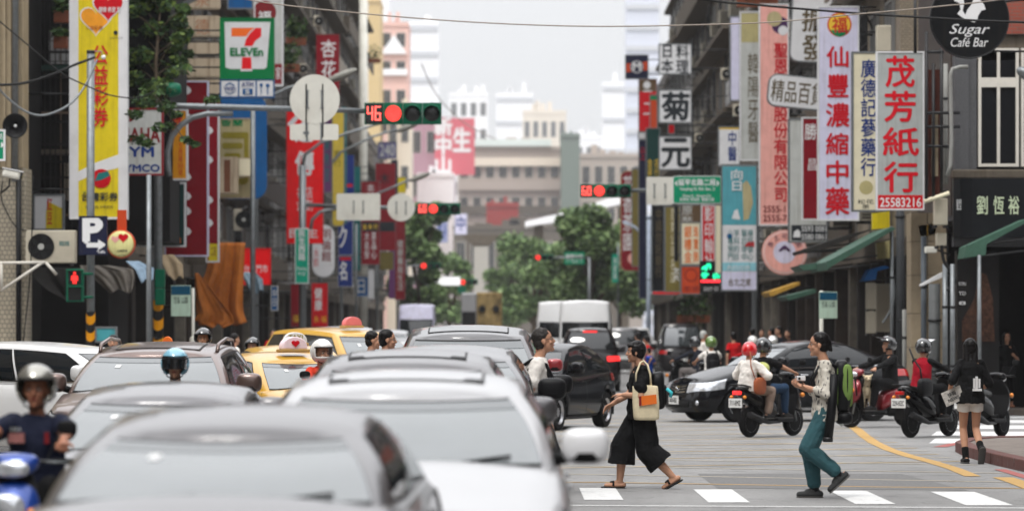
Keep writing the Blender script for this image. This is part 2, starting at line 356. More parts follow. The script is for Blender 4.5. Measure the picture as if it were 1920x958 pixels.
tile_beige = tile_mat('beige_wall_tile', rgb(146, 132, 112)); tile_grey = tile_mat('grey_wall_tile', rgb(134, 132, 130), .2, .2); tile_brown = tile_mat('brown_wall_tile', rgb(64, 50, 42))
tile_white = tile_mat('white_wall_tile', rgb(184, 182, 180), .25, .25); brickm = tile_mat('red_brick', rgb(140, 62, 44), .22, .07, rgb(100, 80, 70)); tile_small = tile_mat('small_beige_tile', rgb(168, 158, 138), .1, .1)
stonem = mat('pier_stone', rgb(146, 132, 110), .7, 0, .15, 2, dirt=.35)
granite = mat('grey_granite', rgb(84, 84, 86), .6, 0, .35, 60)
colm1 = mat('dim_grimy_column', rgb(58, 50, 44), .8, 0, .3, 3, streak=.5); colm2 = mat('dark_column', rgb(36, 33, 31), .8, 0, .3, 3, streak=.5); colm3 = mat('pale_column', rgb(120, 114, 104), .8, 0, .3, 3, streak=.6)  # columns dimmed to deepen the arcade shade; the streaks are grime
WALLS = [tile_beige, slabm, tile_brown, tile_grey, tile_white]
WIN = {}
def win_meshes(side, wy, wz):
    """a street-side window: frame with panes (shared data), built for a wall whose face looks along -side*x"""
    k = (side, wy, wz)
    if k in WIN: return WIN[k]
    s = -side   # outward direction
    f = MB()
    for (y0, y1, z0, z1) in ((-wy / 2, wy / 2, -.06, 0), (-wy / 2, wy / 2, wz, wz + .06), (-wy / 2, -wy / 2 + .06, 0, wz), (wy / 2 - .06, wy / 2, 0, wz), (-.03, .03, 0, wz)):
        f.box(min(0, s * .09), max(0, s * .09), y0, y1, z0, z1, alu)
    p = MB().box(min(0, s * .03), max(0, s * .03), -wy / 2 + .06, -.03, 0, wz, glassd); p2 = MB().box(min(0, s * .03), max(0, s * .03), .03, wy / 2 - .06, 0, wz, glassd)
    g = MB()
    n = int(wy / .14)
    for i in range(n + 1):
        y = -wy / 2 + wy * i / n; g.box(min(s * .3, s * .315), max(s * .3, s * .315), y - .008, y + .008, -.1, wz + .1, dark)
    for z in (-.1, wz * .5, wz + .1): g.box(min(s * .29, s * .32), max(s * .29, s * .32), -wy / 2 - .02, wy / 2 + .02, z - .02, z + .02, dark)
    for y in (-wy / 2, wy / 2):
        for z in (-.1, wz + .1): g.box(min(0, s * .3), max(0, s * .3), y - .012, y + .012, z - .012, z + .012, dark)
    def data(mb, nm):
        ob = mb.build(nm); me = ob.data; bpy.data.objects.remove(ob); return me
    WIN[k] = (data(f, 'window_frame'), data(p, 'pane'), data(p2, 'pane'), data(g, 'window_grille')); return WIN[k]
pipe_m = mat('old_pipe', rgb(96, 92, 88), .6, .1, .2); acm = mat('old_ac_case', rgb(150, 144, 130), .6, 0, .15, 3, dirt=.5)
def ac_data(side):
    if ('ac', side) not in WIN:
        s = -side; m_ = MB(); m_.box(min(s * .1, s * .55), max(s * .1, s * .55), -.42, .42, 0, .6, acm); m_.box(min(0, s * .6), max(0, s * .6), -.4, -.36, -.06, -.003, dark); m_.box(min(0, s * .6), max(0, s * .6), .36, .4, -.06, -.003, dark)
        for k in range(7): m_.box(min(s * .12, s * .52), max(s * .12, s * .52), -.435, -.421, .06 + k * .075, .09 + k * .075, dark)
        ob = m_.build('air_conditioner'); WIN[('ac', side)] = ob.data; bpy.data.objects.remove(ob)
    return WIN[('ac', side)]
def link(me, name, parent, loc):
    o = bpy.data.objects.new(name, me); S.collection.objects.link(o); o.parent = parent; o.location = loc; return o
def street_building(side, XF, D0, D1, H, wall, label, floor_h=3.3, bays=None, seedv=0, g0=4.0):
    rnd = random.Random(seedv); t = thing('building', label, 'building', (XF, D0, 0))
    L_ = D1 - D0 - .04; s = side; depth = 14
    X = lambda a: s * a       # distance into the block
    def bx(mb, a0, a1, y0, y1, z0, z1, m): mb.box(min(X(a0), X(a1)), max(X(a0), X(a1)), y0, y1, z0, z1, m)
    w = MB(); bx(w, 0, depth, 0, L_, g0, H, wall); w.build('wall', t)
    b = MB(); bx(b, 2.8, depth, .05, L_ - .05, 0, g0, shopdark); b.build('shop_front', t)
    c = MB(); bx(c, -.12, 2.8, 0, L_, g0 - .45, g0 - .002, slabm); c.build('arcade_beam', t)
    n = max(1, round(L_ / 4.5))
    for i in range(n + 1):
        y = min(max(0.02, i * L_ / n - .22), L_ - .46); m_ = MB(); bx(m_, .03, .4, y, y + .36, 0, g0 - .45, rnd.choice([colm1, colm2, colm3])); m_.build('column', t)
    nf = int((H - g0) / floor_h)
    for k in range(nf):
        z = g0 + k * floor_h
        if k % 2 == 0: em = MB(); em.box(min(X(.8), X(2.2)), max(X(.8), X(2.2)), -.05, -.003, z + .9, z + 2.2, glassd); em.build('end_window', t); em = MB(); em.box(min(X(.7), X(2.3)), max(X(.7), X(2.3)), -.4, -.003, z + 2.3, z + 2.38, slabm); em.build('window_hood', t)
        sl = MB(); bx(sl, -(.35 + .5 * (rnd.random() < .5)), -.002, .02, L_ - .02, z + floor_h - .18, z + floor_h, slabm); sl.build('ledge', t)
        if rnd.random() < .45:
            pr = MB(); bx(pr, -.85, -.78, .05, L_ - .05, z + .0, z + .95, rnd.choice([slabm, wall])); bx(pr, -.85, -.002, .03, .1, z, z + .95, wall); pr.build('balcony_wall', t)
        fm, p1, p2, gm = win_meshes(side, 1.7, 1.5)
        for i in range(n):
            y = (i + .5) * L_ / n
            fr = link(fm, 'window', t, (X(-.003), y, z + .95)); link(p1, 'pane', fr, (0, 0, 0)); link(p2, 'pane', fr, (0, 0, 0))
            if rnd.random() < .55: link(ac_data(side), 'air_conditioner', t, (X(-.003), y + rnd.choice((-1.35, 1.2)), z + .25 + rnd.random() * .5))
            if rnd.random() < .35: bx_ = MB(); bx(bx_, -.06, -.003, y + 1.3, y + 1.36, z, z + floor_h - .2, pipe_m); bx_.build('drain_pipe', t)
            if rnd.random() < .5: link(gm, 'window_grille', fr, (0, 0, 0))
    for k in range(3):
        z = g0 - .3 + rnd.random() * 5; o_ = -.25 - rnd.random() * .5; MB().tube([(X(o_), .1, z + .5), (X(o_), L_ * .3, z), (X(o_), L_ * .6, z - .1), (X(o_), L_ - .1, z + .4)], .022, dark, 5).build('cable', t)
    r = MB(); bx(r, -.1, depth, -.02, L_ + .0, H, H + .15, slabm); bx(r, 0, .2, 0, L_, H + .15, H + 1.0, wall); r.build('parapet', t)
    if rnd.random() < .6:
        q = MB(); bx(q, 3, 7, 2, L_ * .6, H + .15, H + 2.8, slabm); q.build('roof_hut', t)
    return t
# blocks along the near side of the junction, beside and behind the place the photograph was taken from
for (x0, x1, y0, y1, h, lab) in ((-34, -14.5, -110, 56, 21, 'block lining the near left side of the street beside the viewer'), (13.5, 34, -110, 56, 22, 'block lining the near right side of the street beside the viewer'), (-34, 34, -190, -150, 24, 'block closing the street behind the viewer'), (150, 170, 40, 100, 20, 'block closing the side street on the right'), (-170, -150, 40, 100, 20, 'block closing the side street on the left')):
    t = thing('building', lab, 'building', ((x0 + x1) / 2, (y0 + y1) / 2, 0)); hx, hy = (x1 - x0) / 2, (y1 - y0) / 2
    MB().box(-hx, hx, -hy, hy, 3.6, h, tile_beige if x0 < 0 else tile_brown).build('wall', t); MB().box(-hx + 2, hx - 2, -hy + 1, hy - 1, 0, 3.598, shopdark).build('shop_front', t)
    mb = MB()
    for k in range(5):
        z = 4.6 + k * 3.3
        for i in range(int(hy * 2 / 4)):
            y = -hy + 2 + i * 4
            for sx in (-1, 1): mb.box(sx * hx - .03, sx * hx + .03, y, y + 2, z, z + 1.5, glassd)
    o = mb.build('window_panes', t); o['kind'] = 'stuff'
RB = [(9.3, 92, 104, 19, tile_beige, 'beige tiled block rising behind the grey sign with red characters'),
      (9.5, 104, 118, 17, slabm, 'stained concrete block behind the tall lilac pharmacy sign'),
      (9.3, 118, 134, 20, tile_grey, 'grey tiled block behind the tall pink sign'),
      (9.3, 134, 152, 18, tile_white, 'pale tiled block behind the grey dentist sign'),
      (9.2, 152, 176, 24, tile_beige, 'beige block with slanting balcony bands right of the stacked white signs'),
      (9.4, 176, 200, 26, slabm, 'grimy concrete block with dark window grilles behind the stacked white signs'),
      (9.3, 200, 226, 27, tile_white, 'white gridded block at the far end of the right-hand row'),
      (9.6, 226, 262, 17, tile_brown, 'low brown block behind the navy and orange sign')]
for i, (x, a, b, h, w, l) in enumerate(RB): street_building(1, x, a, b, h, w, l, seedv=i)
LB = [(-11.0, 98, 112, 16, tile_brown, 'dark brown block behind the leafy tree and motorcycle sign'),
      (-11.0, 112, 130, 19, tile_beige, 'beige block with rusty signs beside the convenience store sign'),
      (-10.9, 130, 150, 21, slabm, 'dark stained block with plants on its balconies behind the store sign'),
      (-11.1, 150, 176, 23, tile_brown, 'brown block above the large bright red banner sign'),
      (-10.9, 176, 206, 29, tile_white, 'tall white gridded block behind the dark red flower sign'),
      (-11.1, 206, 240, 26, tile_beige, 'beige block left of the pale upright pole'),
      (-11.0, 240, 282, 29, slabm, 'narrow grimy concrete block at the far end of the left-hand row'),
      (-11.0, 282, 330, 16, tile_brown, 'low brown block beyond the round white sign')]
for i, (x, a, b, h, w, l) in enumerate(LB): street_building(-1, x, a, b, h, w, l, seedv=20 + i)

# left corner building: ribbed beige boards, drain pipe, dark grilled opening, small tiles at street level
t = thing('building', 'corner building with beige ribbed cladding and dark grilled bays at the left edge', 'building', (-10.68, 84, 0))
w = MB(); w.box(-14, -.02, 0, 1.0, 5.3, 20, mat('beige_ribbed_cladding', rgb(150, 136, 112), .7, 0, .15, 2, streak=.5)); w.build('wall', t)
for i in range(26):
    MB().box(-3.2 + i * .12, -3.2 + i * .12 + .045, -.05, -.002, 5.3, 20, _M['beige_ribbed_cladding']).build('cladding_rib', t)
c = MB(); c.box(-14, .05, .02, 1.0, 0, 5.295, tile_small); c.build('tiled_wall', t)
MB().box(-14, -.6, 1.01, 8, 0, 20, shopdark).build('wall', t)
MB().tube([(-.18, -.14, 5.0), (-.12, -.14, 20)], .07, steel, 10).build('drain_pipe', t)
MB().tube([(-.1, -.1, 0.2), (-.1, -.1, 5.2)], .06, blackp, 8).build('drain_pipe', t)
t = thing('building', 'narrow block of dark barred stair windows left of the yellow lottery sign', 'building', (-10.3, 92, 0))
w = MB(); w.box(-3, 2.0, 1.2, 6, 3.9, 18, shopdark); w.build('wall', t)
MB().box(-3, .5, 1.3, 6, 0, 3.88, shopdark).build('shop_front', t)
gm = mat('rusty_bar', rgb(92, 74, 60), .7, .2, .3); gm2 = mat('dark_bar', (.012, .01, .01), .7, 0, .3)
for i in range(15): MB().box(-1.2 + i * .13, -1.2 + i * .13 + .022, .25, .28, 4.0, 16, gm if i % 4 == 1 else gm2).build('grille_bar', t)
for z in (4.5, 5.4, 6.2, 6.95, 7.8, 8.4): MB().box(-1.3, 1.0, .22, .25, z, z + .05, gm if int(z * 10) % 2 else gm2).build('grille_rail', t)
MB().box(-1.2, 1.0, .3, 1.19, 6.0, 6.1, slabm).build('landing', t)
MB().box(-.9, -.2, .9, 1.1, 8.2, 9.0, tile_white).build('inner_wall', t); MB().box(-1.3, 1.0, .2, 1.19, 8.0, 8.12, mat('green_ledge', rgb(30, 52, 46), .7)).build('landing', t)
MB().box(-.5, .25, .6, 1.0, 4.9, 5.8, tile_beige).build('inner_wall', t)

# right corner building with the café above and the black shop fascia
t = thing('building', 'corner building with granite bands, brick and white windows at the right edge', 'building', (8.95, 78, 0))
# front faces the camera; local x to the right, z up
Z = lambda py: CH - (py - HY) * 78 / F
Xl = lambda px: (px - CX) * 78 / F - 8.95
w = MB(); w.box(.06, 12, .3, 7, 4.0, 18, granite); w.build('wall', t)
MB().box(.03, .058, .6, 6.9, 4.1, 17.9, tile_brown).build('side_cladding', t)
MB().box(0.0, 12, .02, .28, Z(335), Z(318), slabm).build('ledge', t, bevel=.03)
MB().box(0.02, 12, .05, .29, Z(462), Z(443), granite).build('ledge', t)
MB().box(.06, .35, .12, .298, Z(318), 18, granite).build('pilaster', t)
MB().box(Xl(1812), Xl(1833), .16, .297, Z(318), 18, granite).build('pilaster', t)
MB().box(Xl(1833), 12, .2, .295, Z(112), Z(66), slabm).build('ledge', t)
MB().box(Xl(1880), 12, .1, .19, Z(64), 18, brickm).build('brick_wall', t)
# window
wx0, wx1, wz0, wz1 = Xl(1836), Xl(1912), Z(312), Z(90)
fr = MB()
for a in ((wx0, wx1, wz0, wz0 + .06), (wx0, wx1, wz1 - .06, wz1), (wx0, wx0 + .06, wz0 + .06, wz1 - .06), (wx1 - .06, wx1, wz0 + .06, wz1 - .06), (wx0 + .06, wx1 - .06, Z(163), Z(145)), ((wx0 + wx1) / 2 - .03, (wx0 + wx1) / 2 + .03, wz0 + .06, Z(163)), ((wx0 + wx1) / 2 - .03, (wx0 + wx1) / 2 + .03, Z(145), wz1 - .06)):
    fr.box(a[0], a[1], .14, .29, a[2], a[3], wframe)
fr = fr.build('window', t)
for (a, b2) in ((wx0 + .06, (wx0 + wx1) / 2 - .03), ((wx0 + wx1) / 2 + .03, wx1 - .06)):
    for (c0, c1) in ((wz0 + .06, Z(163)), (Z(145), wz1 - .06)): MB().box(a, b2, .2, .24, c0, c1, glassd).build('pane', fr)
for k in range(6):
    for zo in (0, 5.2):
        a_ = wx1 + .05 + k * 1.75 + (0 if zo == 0 else -.9); m_ = MB()
        for q in ((a_, a_ + .06, wz0, wz1), (a_ + 1.04, a_ + 1.1, wz0, wz1), (a_ + .06, a_ + 1.04, wz0, wz0 + .06), (a_ + .06, a_ + 1.04, wz1 - .06, wz1), (a_ + .52, a_ + .58, wz0 + .06, wz1 - .06)): m_.box(q[0], q[1], .05 if zo else .14, .1 if zo else .29, q[2] + zo, q[3] + zo, wframe)
        f_ = m_.build('window', t)
        for (c0, c1) in ((a_ + .06, a_ + .52), (a_ + .58, a_ + 1.04)): MB().box(c0, c1, .07 if zo else .2, .095 if zo else .24, wz0 + .06 + zo, wz1 - .06 + zo, glassd).build('pane', f_)
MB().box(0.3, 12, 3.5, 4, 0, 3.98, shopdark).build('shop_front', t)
MB().box(2.9, 3.6, 2, 3.5, 0, 2.9, mat('brown_shop_wall', rgb(46, 24, 16), .7, 0, .4, 3)).build('inner_wall', t)
MB().box(.1, .9, .12, .5, 0, Z(470), mat('black_shop_pier', (.02, .02, .022), .4)).build('pier', t)
MB().box(.1, .95, .05, .11, .1, Z(475), mat('dark_poster', (.012, .011, .011), .4)).build('poster', t)
hair_p = mat('poster_brown', rgb(66, 44, 34), .5, 0, .7, 12, streak=.5)
pl = MB().prism([(.2, Z(640)), (.86, Z(640)), (.82, Z(560)), (.7, Z(515)), (.55, Z(510)), (.45, Z(560)), (.2, Z(600))], .03, .048, hair_p); pl.build('poster_picture', t)
for k, s_ in enumerate(('RTIN', 'TD', '8')): text(t, s_, (.2, .02, Z(532 + 18 * k)), .14, .07, wwhite)
# curved black fascia sign
fs = thing('shop_sign', 'black curved fascia with pale characters above the dark corner shop', 'sign', (8.95, 78, 0))
rings = []
for z in (Z(447), Z(336)):
    pts = [(0.05, .2, z), (0.0, .05, z), (.0, -.15, z), (.12, -.32, z), (.35, -.4, z), (12, -.4, z), (12, .0, z), (.3, .015, z)]
    rings.append([Vector(p) for p in pts])
MB().loft(rings, mat('black_fascia', (.009, .01, .012), .35, 0, .2, 2), smooth=False).build('fascia_board', fs)
pale = mat('pale_letter', rgb(196, 208, 176), .5)
for i, ch in enumerate('劉恆裕'): text(fs, ch, (Xl((1837, 1868, 1896)[i]) , -.41, Z(386)), .215, .37, pale, bold=.012)
text(fs, '髮型', (.08, -.415, Z(385)), .1, .22, wwhite)
# ================================================================ hanging signs
def C_(name, r, g, b, **k): return mat(name, rgb(r, g, b), k.pop('rough', .42), 0, .10, 3, streak=k.pop('dirt', .38), **k)
yel = C_('yellow_sign', 214, 192, 30); orange = C_('orange_sign', 224, 150, 20); lilac = C_('lilac_sign', 208, 206, 228); greyf = C_('grey_sign', 164, 168, 166)
pink = C_('pink_sign', 230, 168, 158); teal = C_('teal_sign', 84, 158, 170); lteal = C_('light_teal_sign', 140, 196, 208); navy = C_('navy_sign', 26, 30, 56); blue = C_('blue_sign', 20, 84, 140)
dblue = C_('deep_blue_sign', 24, 48, 120); dgreen = C_('dark_green_sign', 10, 56, 52); olive = C_('olive_sign', 120, 108, 56); brown = C_('brown_sign', 96, 76, 54); khaki = C_('khaki_sign', 178, 168, 120)
purple = C_('purple_sign', 108, 60, 110); maroon = C_('maroon_sign', 130, 22, 34); rust = C_('rusty_panel', 176, 160, 138, dirt=.8); bright = C_('bright_red_sign', 232, 10, 18, dirt=.15); orred = C_('orange_red_sign', 196, 70, 30)
paleg = C_('pale_green_sign', 168, 190, 172); tan = C_('tan_sign', 178, 166, 126); blackf = C_('black_sign', 16, 18, 20); dteal = C_('dark_teal_sign', 20, 110, 110); vgrey = C_('faded_grey_sign', 186, 188, 184)
wbrown = mat('brown_print', rgb(96, 84, 62), .5, 0, .1); worange = mat('orange_print', rgb(220, 110, 40), .5, 0, .05); wyel = mat('yellow_print', rgb(230, 190, 60), .5, 0, .05); wpurp = mat('purple_print', rgb(70, 40, 80), .5, 0, .1)
wteal = mat('teal_print', rgb(30, 110, 110), .5); wolive = mat('olive_print', rgb(140, 128, 40), .5); wdr = mat('dark_red_print', rgb(120, 30, 34), .5); wgreen = mat('green_print', rgb(0, 120, 70), .5)
def lp(o, px, py, D, dy=0):   # point seen at (px,py) in the plane at distance D, local to thing o (unrotated)
    p = P(px, py, D); return Vector((p.x - o.location.x, p.y - o.location.y + dy, p.z - o.location.z))
def rr_poly(x0, x1, z0, z1, r, n=6):
    pts = []
    for (cx, cz, a0) in ((x1 - r, z0 + r, -90), (x1 - r, z1 - r, 0), (x0 + r, z1 - r, 90), (x0 + r, z0 + r, 180)):
        for i in range(n + 1): a = R(a0 + 90 * i / n); pts.append((cx + r * math.cos(a), cz + r * math.sin(a)))
    return pts
def sign(label, px0, px1, py0, py1, D, face, frame=None, texts=(), patches=(), th=.2, rnd=0, side=None, group=None, tilt=0, cat='sign', fw=.04, name='hanging_sign', brackets=True):
    a = P(px0, py1, D); b = P(px1, py0, D); w, h = b.x - a.x, b.z - a.z
    t = thing(name, label, cat, ((a.x + b.x) / 2, D, a.z), group=group); frame = frame or steel
    hw = w / 2
    if rnd:
        r = min(rnd * w, w / 2 - .001, h / 2 - .001)
        MB().prism(rr_poly(-hw, hw, 0, h, r), .01, th, frame).build('cabinet', t)
        MB().prism(rr_poly(-hw + fw, hw - fw, fw, h - fw, max(.01, r - fw)), -.004, .0095, face).build('face_panel', t)
    else:
        MB().box(-hw, hw, .012, th, 0, h, frame).build('cabinet', t, bevel=.006)
        MB().box(-hw + fw, hw - fw, -.004, .0115, fw, h - fw, face).build('face_panel', t)
        fr = MB()
        for q in ((-hw, hw, 0, fw), (-hw, hw, h - fw, h), (-hw, -hw + fw, fw, h - fw), (hw - fw, hw, fw, h - fw)): fr.box(q[0], q[1], -.02, .0115, q[2], q[3], frame)
        fr.build('sign_frame', t)
    k = 0
    for p in patches:
        k += 1
        if len(p) == 5 and not hasattr(p[0], '__len__'):
            c0 = lp(t, p[0], p[3], D); c1 = lp(t, p[1], p[2], D); poly = [(c0.x, c0.z), (c1.x, c0.z), (c1.x, c1.z), (c0.x, c1.z)]; m = p[4]
        else:
            poly = [(lp(t, x, y, D).x, lp(t, x, y, D).z) for x, y in p[0]]; m = p[1]
        MB().prism(poly, -.004 - .0025 * k, -.0042, m).build('printed_panel', t)
    for q in texts:
        s, x0, x1, y0, y1, m = q[:6]; bold = q[6] if len(q) > 6 else .0
        c0 = lp(t, (x0 + x1) / 2, (y0 + y1) / 2, D)
        text(t, s, (c0.x, -.009 - .0025 * k, c0.z), (x1 - x0) * D / F, (y1 - y0) * D / F, m, bold=bold)
    if tilt: t.rotation_euler[1] = tilt
    if side and brackets:
        X = (9.25 if side > 0 else -10.95) - t.location.x; e = hw * side
        if (X - e) * side > .03:
            for z in (h * .12, h * .5, h * .88) if h > 2 else (h * .2, h * .8):
                MB().tube([(e, th / 2, z), (X, th / 2, z)], .025, dark, 6).build('bracket', t)
    return t
def V(s): return '\n'.join(s)
B = .012
def col(s, x0, x1, y0, y1, m, b=B):     # a column of characters
    return (V(s), x0, x1, y0, y1, m, b)
def circ(x, y, r, n=24, a0=0, a1=360): return [(x + r * math.cos(R(a0 + (a1 - a0) * i / n)), y - r * math.sin(R(a0 + (a1 - a0) * i / n))) for i in range(n)]
def heart(x, y, s):
    pts = []
    for i in range(28):
        u = 2 * math.pi * i / 28; pts.append((x + s * 16 * math.sin(u) ** 3 / 17, y - s * (13 * math.cos(u) - 5 * math.cos(2 * u) - 2 * math.cos(3 * u) - math.cos(4 * u)) / 17))
    return pts[::-1]
# ---- right-hand row, near to far
sign('tall grey sign with four large red characters and a red phone number strip', 1643, 1733, 97, 394, 79, greyf, white, [('茂', 1661, 1714, 106, 163, wred, .02), ('芳', 1659, 1716, 172, 228, wred, .02), ('紙', 1656, 1722, 240, 292, wred, .02), ('行', 1658, 1720, 304, 360, wred, .02), ('25583216', 1650, 1727, 371, 388, wwhite, .012)], [(1645.5, 1730.5, 366, 391, red)], side=1, fw=.03)
sign('cream sign with blue characters half hidden behind the grey and red one', 1597, 1662, 97, 397, 84, cream, steel, [col('廣德記蔘藥行', 1614, 1642, 112, 330, wblue), ('松花\n茶', 1608, 1638, 374, 392, wblack)], [(circ(1624, 352, 13), khaki)], side=1)
sign('tall lilac white pharmacy sign with red characters under a round emblem', 1533, 1611, 12, 414, 96, lilac, white, [('仙', 1550, 1590, 88, 126, wred, .02), ('豐', 1552, 1590, 140, 182, wred, .02), ('濃', 1549, 1592, 194, 238, wred, .02), ('縮', 1549, 1590, 250, 290, wred, .02), ('中', 1550, 1590, 302, 344, wred, .02), ('藥', 1548, 1592, 352, 402, wred, .02), ('福', 1560, 1588, 33, 62, wred, .01)], [(circ(1574, 47, 23), orred), (circ(1574, 47, 20), wyel), ([(1556, 57), (1592, 57), (1583, 67), (1574, 70), (1565, 67)], wgreen)], side=1)
sign('dark red sign with a white character tucked behind the lilac pharmacy sign', 1503, 1536, 220, 413, 104, dred, white, [('勝', 1509, 1531, 232, 262, wwhite, B), ('昌', 1515, 1531, 298, 320, wwhite)], side=1, brackets=False)
sign('white panel with a black phone number block below the dark red sign', 1478, 1552, 222, 455, 106, vgrey, steel, [('5593 0081\n5580 0861', 1503, 1549, 424, 449, wwhite, .01)], [(1484, 1551, 422, 451, wblack), ([(1487, 445), (1489, 434), (1496, 430), (1500, 434), (1501, 445)], wwhite)], side=1)
t = sign('tilted white rounded lightbox with four dark brown characters', 1436, 1545, 142, 204, 108, white, steel, [('精品百貨', 1443, 1541, 153, 194, wbrown, .01)], rnd=.16, tilt=R(6), side=1)
sign('rounded white lightbox with two brush characters at the top edge', 1479, 1556, -60, 118, 110, white, steel, [('振', 1500, 1540, 18, 60, wbrown, .02), ('發', 1503, 1545, 66, 113, wbrown, .02)], rnd=.22, side=1, tilt=R(3))
sign('long pink sign with red characters, a purple flower and phone numbers', 1423, 1479, 8, 423, 113, pink, white, [col('聖恩食品股份有限公司', 1451, 1477, 82, 378, wred), ('2555-1\n2555-7', 1431, 1475, 386, 415, wdr, .01)], [(circ(1463, 48, 16), wpurp), (circ(1452, 36, 14), tan), (circ(1468, 58, 9), white)], side=1)
sign('faded grey dentist sign with a khaki top', 1387, 1428, 22, 302, 122, vgrey, white, [col('韓陽牙醫', 1402, 1422, 100, 268, wbrown, 0)], [(1390, 1425, 26, 80, khaki)], side=1)
sign('white and lilac blank panel left of the dentist sign', 1368, 1388, 30, 190, 128, lilac, steel, side=1)
sign('small white clinic sign with a yellow top above the teal sign', 1346, 1388, 237, 312, 126, white, steel, [col('中醫', 1365, 1381, 246, 302, wblue)], [(1348, 1387, 239, 243, wyel)], side=1)
sign('big teal and white clinic sign with rows of small print', 1352, 1420, 308, 546, 118, white, steel, [('向\n日', 1371, 1392, 318, 358, wwhite, .01), ('小字 醫療\n專科 診所\n預約 掛號\n門診 中心', 1364, 1412, 430, 488, wteal), ('內科診所', 1364, 1406, 497, 507, wwhite), ('台北之家', 1366, 1408, 522, 536, wbrown, .01)], [(1354, 1418, 312, 422, teal), ([(1392, 345), (1400, 338), (1408, 350), (1412, 380), (1404, 410), (1394, 414)], tan), ([(1372, 410), (1377, 395), (1383, 392), (1388, 412)], white), (1354, 1418, 492, 508, lteal), ([(1395, 462), (1402, 454), (1414, 453), (1414, 463)], red), (circ(1368, 443, 5), blue), (1354, 1418, 510, 543, lilac)], side=1)
for k, (s_, y0, y1) in enumerate((('日本 料理', 82, 140), ('菊', 168, 231), ('元', 255, 319))):
    tx = [('日\n本', 1240, 1262, 85, 137, wblack, .02), ('料\n理', 1268, 1291, 85, 137, wblack, .02)] if k == 0 else [(s_, 1241, 1292, y0 + 6, y1 - 6, wblack, .03)]
    sign(('white square sign with four black characters, topmost of the stacked three', 'white square sign with one bold character, middle of the stacked three', 'white square sign with one bold character, lowest of the stacked three')[k], 1235, 1297, y0, y1, 150, white, steel, tx, side=1, group='stacked white square restaurant signs', name='square_sign')
sign('small red strip sign between the two lower square signs', 1252, 1266, 232, 252, 152, red, steel, side=1)
sign('navy square sign with an orange oval badge high on the right', 1172, 1216, 103, 149, 190, navy, steel, [('M', 1187, 1201, 118, 132, wwhite, .03)], [([(1174, 120), (1214, 116), (1214, 132), (1174, 136)], orred), (circ(1194, 126, 13), navy), (circ(1194, 126, 11.5), wwhite), (circ(1194, 126, 10), navy)], side=1)
sign('tall red sign hanging under the navy square sign', 1197, 1232, 148, 248, 182, red, steel, [('一\n二', 1206, 1222, 170, 215, wwhite)], [(1199, 1230, 150, 172, brown), (circ(1213, 160, 7), white)], side=1)
sign('narrow coral red sign left of the stacked square signs', 1218, 1233, 178, 292, 176, orred, steel, [], [(1219, 1232, 180, 188, wgreen)], side=1)
sign('dark green sign with tiny gold print above the road sign', 1211, 1238, 240, 352, 172, dgreen, steel, [('金 店\n茶 行\n老 店', 1214, 1236, 298, 348, wyel)], side=1)
sign('navy vertical sign beside the white road sign panel', 1197, 1213, 262, 560, 186, navy, steel, [('山\n上', 1200, 1210, 275, 300, wred)], side=1)
sign('small white cap sign over the navy vertical sign', 1196, 1211, 247, 262, 184, white, steel, side=1)
sign('olive yellow vertical sign left of the navy one', 1184, 1198, 316, 500, 200, olive, steel, side=1)
sign('long curved crimson sign with round white marks near the far trees', 1163, 1206, 320, 508, 215, maroon, tan, [col('花香茶園', 1168, 1188, 330, 470, wwhite, .01)], [(circ(1188, 485, 11), pink)], rnd=.3, side=1)
sign('dark vertical banner with faded white print below the road sign', 1221, 1246, 384, 547, 150, blackf, steel, [col('中國信託銀行', 1229, 1241, 392, 520, wbrown, 0)], side=1)
sign('olive brown wall sign with a thin column of print', 1246, 1276, 386, 548, 148, olive, steel, [col('百貨公司名店', 1257, 1267, 392, 530, cream, 0), ('文\n大', 1262, 1274, 502, 526, wwhite, .02)], side=1)
sign('black strip sign between the olive one and the orange one', 1264, 1272, 386, 490, 146, blackf, steel, side=1, fw=.01)
sign('brown sign with two pale characters under the green road sign', 1275, 1316, 383, 442, 144, brown, steel, [col('原裝', 1279, 1299, 386, 424, vgrey, .01)], side=1)
sign('cream sign with orange characters above the orange red panel', 1276, 1314, 416, 497, 142, cream, steel, [col('銀樓金', 1283, 1297, 424, 492, worange, .02), col('珠寶飾', 1300, 1310, 424, 492, worange, .02)], side=1)
sign('orange red panel with a dark ring under the cream and orange sign', 1276, 1315, 498, 552, 142, orred, steel, [('影城', 1284, 1310, 536, 546, wdr)], [(circ(1296, 516, 12), wdr), (circ(1296, 516, 10), orred)], side=1)
sign('narrow red sign with white characters left of the teal clinic sign', 1315, 1341, 384, 512, 134, red, white, [col('影印輸社', 1321, 1337, 388, 505, wwhite, .01)], side=1)
sign('pale cream upright panel beside the red sign with white characters', 1341, 1354, 384, 512, 130, cream, steel, side=1, fw=.01)
sign('tan and red low shop board near the far right kerb', 1222, 1316, 534, 553, 160, bright, steel, [], [(1224, 1290, 536, 545, wyel)], side=1)
t = sign('black signboard with glowing green lights over a red strip', 1312, 1351, 489, 550, 132, blackf, dark, [('EXIT 印', 1320, 1346, 537, 546, wwhite)], side=1)
ledg = mat('green_led', (.02, .75, .35), .5, var=0, emit=1.4); ledr = mat('red_led', (1, .03, .04), .5, var=0, emit=2.2); ledw = mat('white_led', (.8, .8, .8), .5, var=0, emit=.6)
mb = MB(); rn = random.Random(3)
for i in range(60):
    a = rn.random() * 6.28; r = rn.random() ** .5
    cx, cy = rn.choice([(1321, 505), (1327, 500), (1322, 516), (1343, 518)]); q = lp(t, cx + 6 * r * math.cos(a), cy + 6 * r * math.sin(a), 132, -.02); mb.sph(q, .03, ledg, 6, 4)
o = mb.build('led_cluster', t); o['kind'] = 'stuff'
